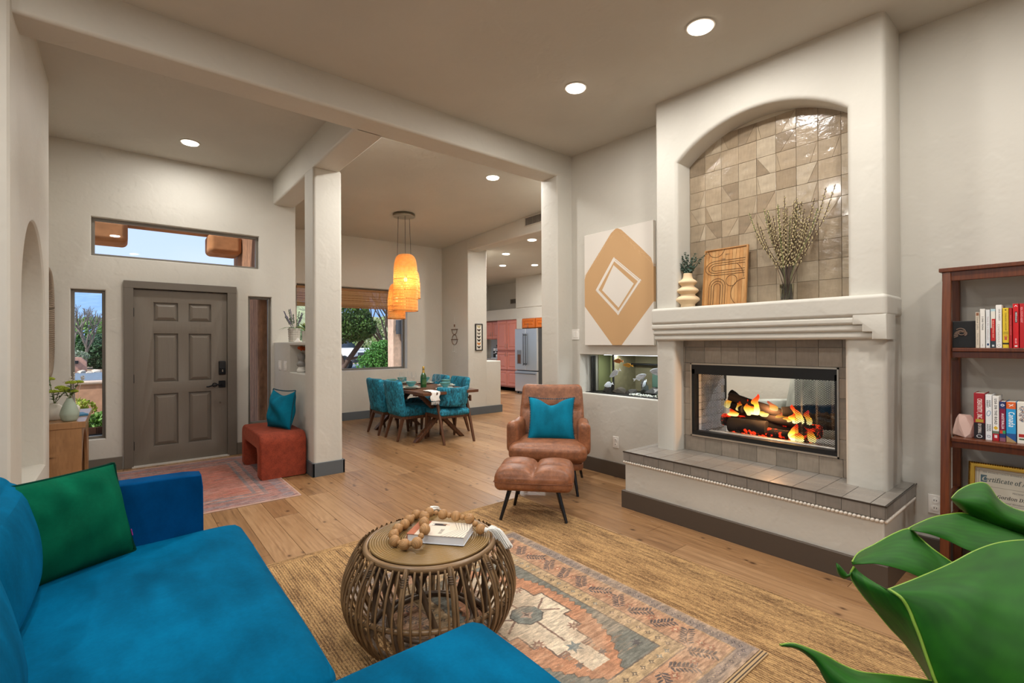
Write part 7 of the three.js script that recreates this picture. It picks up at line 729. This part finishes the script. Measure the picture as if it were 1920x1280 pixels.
// ---------------------------------------------------------------- den seen through the fireplace
{
  const a = thing('armchair', 'grey draped armchair with a teal cushion behind the fireplace', 'chair', W(5.95, 0, 2.3), -2.2); const gy = phy({ color: hex('#b8b2a8'), map: T.velvet, roughness: 0.9 }); mesh('seat', metre(softBox(0.75, 0.2, 0.7, 0.06, [0, 0.02, 0], 12).translate(0, 0.4, 0)), gy, a); mesh('backrest', metre(softBox(0.75, 0.6, 0.18, 0.07, [0, 0, 0.02], 12).rotateX(-0.2).translate(0, 0.75, -0.33)), gy, a); for (const s of [-1, 1]) mesh('arm', metre(softBox(0.14, 0.35, 0.7, 0.06, [0, 0, 0], 10).translate(s * 0.4, 0.5, 0)), gy, a); for (const [x, z] of [[-.3, .28], [.3, .28], [-.3, -.28], [.3, -.28]]) mesh('leg', cyl(0.018, 0.025, 0.31, 10, x, 0, z), M.walnut, a);
  const c = thing('armchair', 'grey armchair seen at the right of the fire', 'chair', W(5.6, 0, 1.0), -1.2); mesh('seat', metre(softBox(0.75, 0.2, 0.7, 0.06, [0, 0.02, 0], 12).translate(0, 0.4, 0)), gy, c); mesh('backrest', metre(softBox(0.75, 0.6, 0.18, 0.07, [0, 0, 0.02], 12).rotateX(-0.2).translate(0, 0.75, -0.33)), gy, c); for (const s of [-1, 1]) mesh('arm', metre(softBox(0.14, 0.35, 0.7, 0.06, [0, 0, 0], 10).translate(s * 0.4, 0.5, 0)), gy, c); for (const [x, z] of [[-.3, .28], [.3, .28], [-.3, -.28], [.3, -.28]]) mesh('leg', cyl(0.018, 0.025, 0.31, 10, x, 0, z), M.walnut, c);
  trimPillow('throw_pillow', 'teal cushion on the grey armchair behind the fire', W(5.55, 0.51, 0.98), -1.2, -0.2, 0.4, 0.4, 0.15, M.teal, {});
  struct('den_partition', metre(span(6.6, 6.8, -0.02, 2.8, -3.3, 4.0)), M.wall, 'white wall of the den behind the fireplace');
}
// ---------------------------------------------------------------- outdoors
{
  struct('ground', metre(merge([span(-60, 90, -0.35, -0.12, 7.2, 24.2), span(-60, 90, -0.35, -0.12, 33.5, 150), span(-60, -3.6, -0.35, -0.12, -60, 7.2), span(-3.6, 90, -0.35, -0.12, -60, -3.8), span(9.6, 90, -.35, -.12, -3.8, 7.2)])), std({ map: T.ground, roughness: 1 }), 'pale gravel ground in front of the house');
  struct('road', metre(span(-60, 90, -0.3, -0.06, 24.2, 33.5)), std({ color: hex('#7e8d9c'), map: T.plasterOut, roughness: 0.9 }), 'grey road beyond the front garden');
  struct('entry_slab', metre(span(-0.8, 1.75, -0.2, -0.02, 7.12, 9.1)), std({ color: hex('#b9a695'), map: T.plasterOut, roughness: 0.9 }), 'porch slab outside the front door');
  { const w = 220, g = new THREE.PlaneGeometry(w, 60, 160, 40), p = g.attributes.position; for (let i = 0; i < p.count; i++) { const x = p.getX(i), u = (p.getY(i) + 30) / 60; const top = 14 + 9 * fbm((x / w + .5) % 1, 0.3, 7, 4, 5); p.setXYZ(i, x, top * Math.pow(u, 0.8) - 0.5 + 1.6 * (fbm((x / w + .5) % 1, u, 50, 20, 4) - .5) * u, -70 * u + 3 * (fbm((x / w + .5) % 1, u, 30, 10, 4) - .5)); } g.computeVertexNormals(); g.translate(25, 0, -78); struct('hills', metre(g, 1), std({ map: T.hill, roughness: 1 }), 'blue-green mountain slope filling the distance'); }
  { const g = new THREE.PlaneGeometry(70, 30, 80, 30), p = g.attributes.position; for (let i = 0; i < p.count; i++) { const x = p.getX(i), u = (p.getY(i) + 15) / 30; p.setXYZ(i, x, (9 + 3 * Math.sin(x * .11)) * u + 1.2 * (fbm((x / 70 + .5) % 1, u, 40, 20, 4) - .5) - 0.4, -30 * u); } g.computeVertexNormals(); g.translate(46, 0, -46); struct('hillside', metre(g, 1), std({ color: hex('#b9c08f'), map: tex(256, 256, (u, v) => { const k = 0.75 + 0.6 * (fbm(u, v, 40, 40, 4) - .4); return [k, k, k]; }, true, 0.06, 0.06), roughness: 1 }), 'pale olive brushy hillside beyond the dining window'); }
  struct('garden_wall', metre(span(-6, -0.05, -0.2, 0.83, 9.1, 9.32, 0.03, 3)), M.stuccoOut, 'low peach stucco wall outside the left window'); struct('garden_wall_cap', metre(span(-6, -0.05, 0.82, 0.875, 9.07, 9.35, 0.025, 3)), variant(M.stuccoOut, { color: '#efd9c8' }), 'pale cap of the low garden wall');
  // porch: parapet over the door with projecting blocks, side wall right of the door
  struct('porch_wall', metre(span(1.42, 1.75, -0.2, 3.7, 7.16, 9.0, 0.05, 3)), std({ color: hex('#b58a6a'), roughness: 0.95, map: tex(256, 512, (u, v) => { const s = fbm(u, v, 24, 4, 4), k = 0.75 + 0.5 * (s - 0.4) + 0.2 * (fbm(u, v, 60, 60, 2) - .5); return [k, k * .97, k * .95]; }, true, 0.8, 0.4) }), 'weathered brown porch wall right of the front door');
  struct('porch_lintel', metre(span(-3.0, 1.75, 3.04, 3.75, 8.35, 8.75, 0.05, 3)), M.stuccoOrange, 'orange stucco porch lintel over the entry'); const pb = (x0, x1, y0, l) => solo('porch_block', metre(span(x0, x1, y0, 3.038, 8.2, 8.7, 0.07, 4)), M.stuccoOrange, l, 'stucco block', 'blocks under the porch lintel'); pb(-0.62, 0.062, 2.745, 'orange stucco block hanging under the porch lintel at the left'); pb(0.985, 1.415, 2.735, 'orange stucco block hanging under the porch lintel at the right');
  struct('porch_pier', metre(span(1.45, 1.75, -0.2, 3.1, 8.4, 8.7, 0.05, 3)), M.stuccoOut, 'peach stucco porch pier');
  // plants and planter by the left window
  const leafC = (n, f, mat, name, parent, s, kind = 'stuff') => { const base = new THREE.SphereGeometry(1, 5, 3).scale(s, s * .18, s * .55); const im = new THREE.InstancedMesh(base, mat, n); const q = new THREE.Object3D(), r = rng(n + 3); for (let i = 0; i < n; i++) { f(q, r, i); q.rotation.set(r() * 6.28, r() * 6.28, r() * 6.28); const k = .7 + .6 * r(); q.scale.set(k, k, k); q.updateMatrix(); im.setMatrixAt(i, q.matrix); const c = new THREE.Color().setHSL(0.25 + .05 * r(), .45 + .2 * r(), .7 + .3 * r()); im.setColorAt(i, c); } im.name = name; im.castShadow = im.receiveShadow = true; im.userData.kind = kind; parent.add(im); return im; };
  const blob = (c, rx, ry, rz, lo = 0.55) => (q, r) => { const a = r() * 6.28, b = Math.acos(2 * r() - 1), k = lo + (1 - lo) * Math.cbrt(r()); q.position.set(c[0] + rx * k * Math.sin(b) * Math.cos(a), c[1] + ry * k * Math.cos(b), c[2] + rz * k * Math.sin(b) * Math.sin(a)); };
  const green = (c) => phy({ color: hex(c), roughness: 0.6, transmission: 0.25, thickness: 0 });
  const pl = thing('barrel_planter', 'wooden half-barrel planter with leafy greens outside the left window', 'planter', W(-0.28, -0.02, 7.75)); for (let i = 0; i < 22; i++) { const a = i / 22 * 6.283; mesh('stave' + (i ? '_' + String(i).padStart(3, '0') : ''), box(0.083, 0.44, 0.02, 0, 0.22, 0.29, 0.004).rotateY(a), std({ map: T.bark, color: hex(['#c08a5c', '#a8744a', '#8d5f3c'][i % 3]), roughness: 0.8 }), pl); } mesh('hoop', merge([0.1, 0.34].map(y => new THREE.TorusGeometry(0.305, 0.012, 8, 40).rotateX(HP).scale(1, 2, 1).translate(0, y, 0))), M.blackMetal, pl); mesh('soil', cyl(0.28, 0.28, 0.03, 30, 0, 0.36, 0), std({ color: hex('#3a2a1e'), roughness: 1 }), pl); leafC(420, blob([0, 0.46, 0], 0.27, 0.11, 0.27, .2), green('#6f9a3c'), 'foliage', pl, 0.034);
  const sh = thing('yellow_shrub', 'small yellow-green shrub against the low garden wall', 'shrub', W(-0.47, -0.12, 8.7)); leafC(380, blob([0, 0.6, 0], 0.2, 0.2, 0.2, .2), green('#b3bb3c'), 'foliage', sh, 0.03); mesh('stem', cyl(0.012, 0.016, 0.6, 8), M.trunk, sh);
  // across the road
  const wl = thing('stepped_wall', 'pink stucco wall with a stepped top across the road', 'wall', W(-2.6, -0.12, 34)); mesh('wall_body', metre(extr(poly([[-4, 0], [1.15, 0], [1.15, 0.62], [0.95, 0.86], [0.3, 0.9], [0.1, 1.05], [-4, 1.05]]), 0.35, 0.04, 3)), M.stuccoPink, wl); mesh('wall_lamp', box(0.25, 0.16, 0.15, 1.0 - .3, 0.62, 0.42, 0.02), M.black, wl); mesh('wall_lamp_001', box(0.1, 0.24, 0.12, -0.32, 0.7, 0.42, 0.02), M.black, wl);
  const rr = rng(17), rock2 = ['large pale boulder at the foot of the pink wall', 'round pale boulder beside the road, second from the left', 'small pale stone between the boulders across the road', 'flat pale boulder at the right of the pink wall']; [[-1.62, 33.4, .24], [-1.08, 33.6, .25], [-1.32, 32.9, .15], [-0.55, 33.6, .26]].forEach(([x, d, s], i) => { const P = []; for (let k = 0; k < 24; k++) { const a = rr() * 6.28, b = (rr() - .5) * PI; P.push(new THREE.Vector3(Math.cos(a) * Math.cos(b) * s, Math.max(-.05, Math.sin(b) * s * .7), Math.sin(a) * Math.cos(b) * s)); } solo('boulder', new ConvexGeometry(P).translate(x, -0.06, -d), std({ color: hex('#cdbfae'), roughness: 0.9 }), rock2[i], 'boulder', 'boulders across the road'); });
  const branches = (t, n, H, spread, seed, r0, mat) => { const r = rng(seed), g = []; const grow = (p, d, L, rad, k) => { const e = p.clone().addScaledVector(d, L); const m = p.clone().lerp(e, .5).add(new THREE.Vector3((r() - .5), (r() - .5), (r() - .5)).multiplyScalar(L * .16)); g.push(tube([p, m, e], rad, 5, k > 2 ? 6 : 4)); if (k > 0) for (let i = 0; i < 2 + (r() < .6 ? 1 : 0); i++) grow(e, d.clone().add(new THREE.Vector3((r() - .5) * spread, (r() - .3) * spread * .6, (r() - .5) * spread)).normalize(), L * (.62 + .2 * r()), rad * .62, k - 1); }; for (let i = 0; i < n; i++) grow(new THREE.Vector3(0, 0, 0), new THREE.Vector3((r() - .5) * .9, 1, (r() - .5) * .6).normalize(), H * .34, r0, 4); const m = mesh('branches', merge(g), mat, t); m.userData.kind = 'stuff'; return m; };
  const bt = thing('bare_tree', 'bare grey tree standing in front of green bushes across the road', 'tree', W(-1.75, -0.12, 37)); branches(bt, 3, 3.9, 1.1, 5, 0.07, std({ color: hex('#7c746c'), roughness: 0.9 }));
  const bush = (name, label, x, d, c, rx, ry, rz, n, col, s, lo) => { const t = thing(name, label, 'bush', W(x, -0.12, d)); mesh('stem', cyl(0.05, 0.08, c, 8), M.trunk, t); leafC(n, blob([0, c, 0], rx, ry, rz, lo), green(col), 'foliage', t, s); return t; };
  bush('bush', 'wide green bush behind the pink wall', -3.2, 41, 1.2, 1.6, 1.5, 1.2, 2600, '#5f8f3c', 0.14); bush('bush', 'dark green bush behind the boulders across the road', -0.9, 40, 1.1, 1.4, 1.1, 1.2, 2400, '#2f5a2a', 0.13); bush('bush', 'pale green tree mass beyond the bare tree', -2.0, 46, 2.0, 2.4, 1.5, 1.5, 2600, '#7fa04c', 0.16); bush('silver_bush', 'low silver-grey brush along the top of the pink wall', -2.3, 35.4, 0.9, 0.9, 0.35, 0.4, 900, '#a9b0a0', 0.06);
  // through the dining window
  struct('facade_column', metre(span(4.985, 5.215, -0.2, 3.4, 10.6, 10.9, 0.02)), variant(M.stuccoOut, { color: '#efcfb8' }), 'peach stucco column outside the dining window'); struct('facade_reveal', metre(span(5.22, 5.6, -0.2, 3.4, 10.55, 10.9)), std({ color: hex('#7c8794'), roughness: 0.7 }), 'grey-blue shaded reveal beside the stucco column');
  const sc = thing('wall_sconce', 'dark grey cylinder sconce on the peach stucco column', 'wall light', W(5.1, 1.61, 10.6)); mesh('cylinder', new THREE.CylinderGeometry(0.074, 0.074, 0.33, 24, 1).translate(0, 0.165, 0.085), std({ color: hex('#3d434c'), roughness: 0.5 }), sc); mesh('mounting_plate', box(0.1, 0.14, 0.012, 0, 0.145, 0.006, 0.003), M.black, sc);
  const nb = thing('clipped_bush', 'rounded bright green bush outside the dining window', 'bush', W(5.58, -0.12, 12.4)); mesh('stem', cyl(0.05, 0.08, 0.9, 8), M.trunk, nb); leafC(5200, (q, r, i) => blob([0.34 * Math.sin(i % 7), 0.92 + 0.2 * Math.cos((i % 7) * 2.1), 0.2 * Math.cos(i % 5)], 0.42, 0.48, 0.4, .6)(q, r), green('#4f8f34'), 'foliage', nb, 0.042);
  const et = thing('evergreen_tree', 'dark green leafy tree with a leaning trunk outside the dining window', 'tree', W(5.15, -0.12, 14)); mesh('trunk', tube([[-0.35, 0, 0], [-0.15, 0.75, 0], [0.15, 1.2, 0], [0.45, 1.6, 0]], 0.075, 20, 8), std({ color: hex('#5b4a42'), roughness: 0.9 }), et); mesh('limb', merge([tube([[0.05, 1.05, 0], [0.5, 1.15, 0.1], [1.0, 1.25, 0]], 0.04, 14, 7), tube([[-0.1, 0.9, 0], [-0.3, 1.5, 0], [-0.2, 2.2, 0]], 0.05, 14, 7)]), std({ color: hex('#5b4a42'), roughness: 0.9 }), et); leafC(5200, (q, r) => { (r() < .55 ? blob([-0.2, 2.35, 0], 0.85, 0.85, 0.7, .4) : blob([0.2, 2.0, 0.1], 0.62, 0.42, 0.55, .4))(q, r); }, green('#587c2e'), 'foliage', et, 0.055);
  const b2 = thing('bare_tree', 'tangle of bare branches behind the evergreen outside the dining window', 'tree', W(7.9, -0.12, 17)); branches(b2, 6, 4.4, 1.3, 9, 0.055, std({ color: hex('#5f5248'), roughness: 0.9 })); bush('bush', 'pale olive brush behind the bare branches', 13.6, 27.5, 1.6, 3.2, 1.7, 1.4, 3600, '#a3ab78', 0.11); bush('bush', 'pale green brush along the road left of the pickup', 8.6, 36, 1.4, 3.5, 1.6, 1.4, 2600, '#8f9f70', 0.13);
  // parked pickup
  const tk = thing('pickup_truck', 'white pickup truck parked beyond the evergreen tree', 'truck', W(10.3, -0.06, 27.0), 0.35); const wt = std({ color: hex('#e9ecef'), roughness: 0.3 }), gl = std({ color: hex('#3a4a5a'), roughness: 0.1 }); mesh('body', box(1.9, 0.55, 5.2, 0, 0.78, -1.6, 0.1, 3), wt, tk); mesh('hood', box(1.8, 0.3, 1.3, 0, 1.05, 0.3, 0.1, 3), wt, tk); mesh('cab', box(1.7, 0.75, 1.8, 0, 1.45, -1.3, 0.2, 3), wt, tk); mesh('windshield', box(1.5, 0.5, 0.06, 0, 1.48, -0.38, 0.02).rotateX(0), gl, tk); mesh('grille', box(1.2, 0.22, 0.05, 0, 0.85, 0.99, 0.02), variant(M.black, { color: '#4a4e52' }), tk); mesh('bumper', box(1.95, 0.2, 0.2, 0, 0.5, 1.0, 0.05), variant(M.black, { color: '#2c2f33' }), tk); for (const s of [-1, 1]) { mesh('headlight', box(0.26, 0.18, 0.05, s * 0.74, 0.9, 0.99, 0.02), M.steel, tk); mesh('mirror', box(0.2, 0.22, 0.12, s * 1.05, 1.25, -0.4, 0.04), M.black, tk); for (const z of [0.35, -3.3]) mesh('wheel', new THREE.CylinderGeometry(0.4, 0.4, 0.26, 24).rotateZ(HP).translate(s * 0.86, 0.4, z), M.black, tk); }
}
renderer.render(scene, camera);
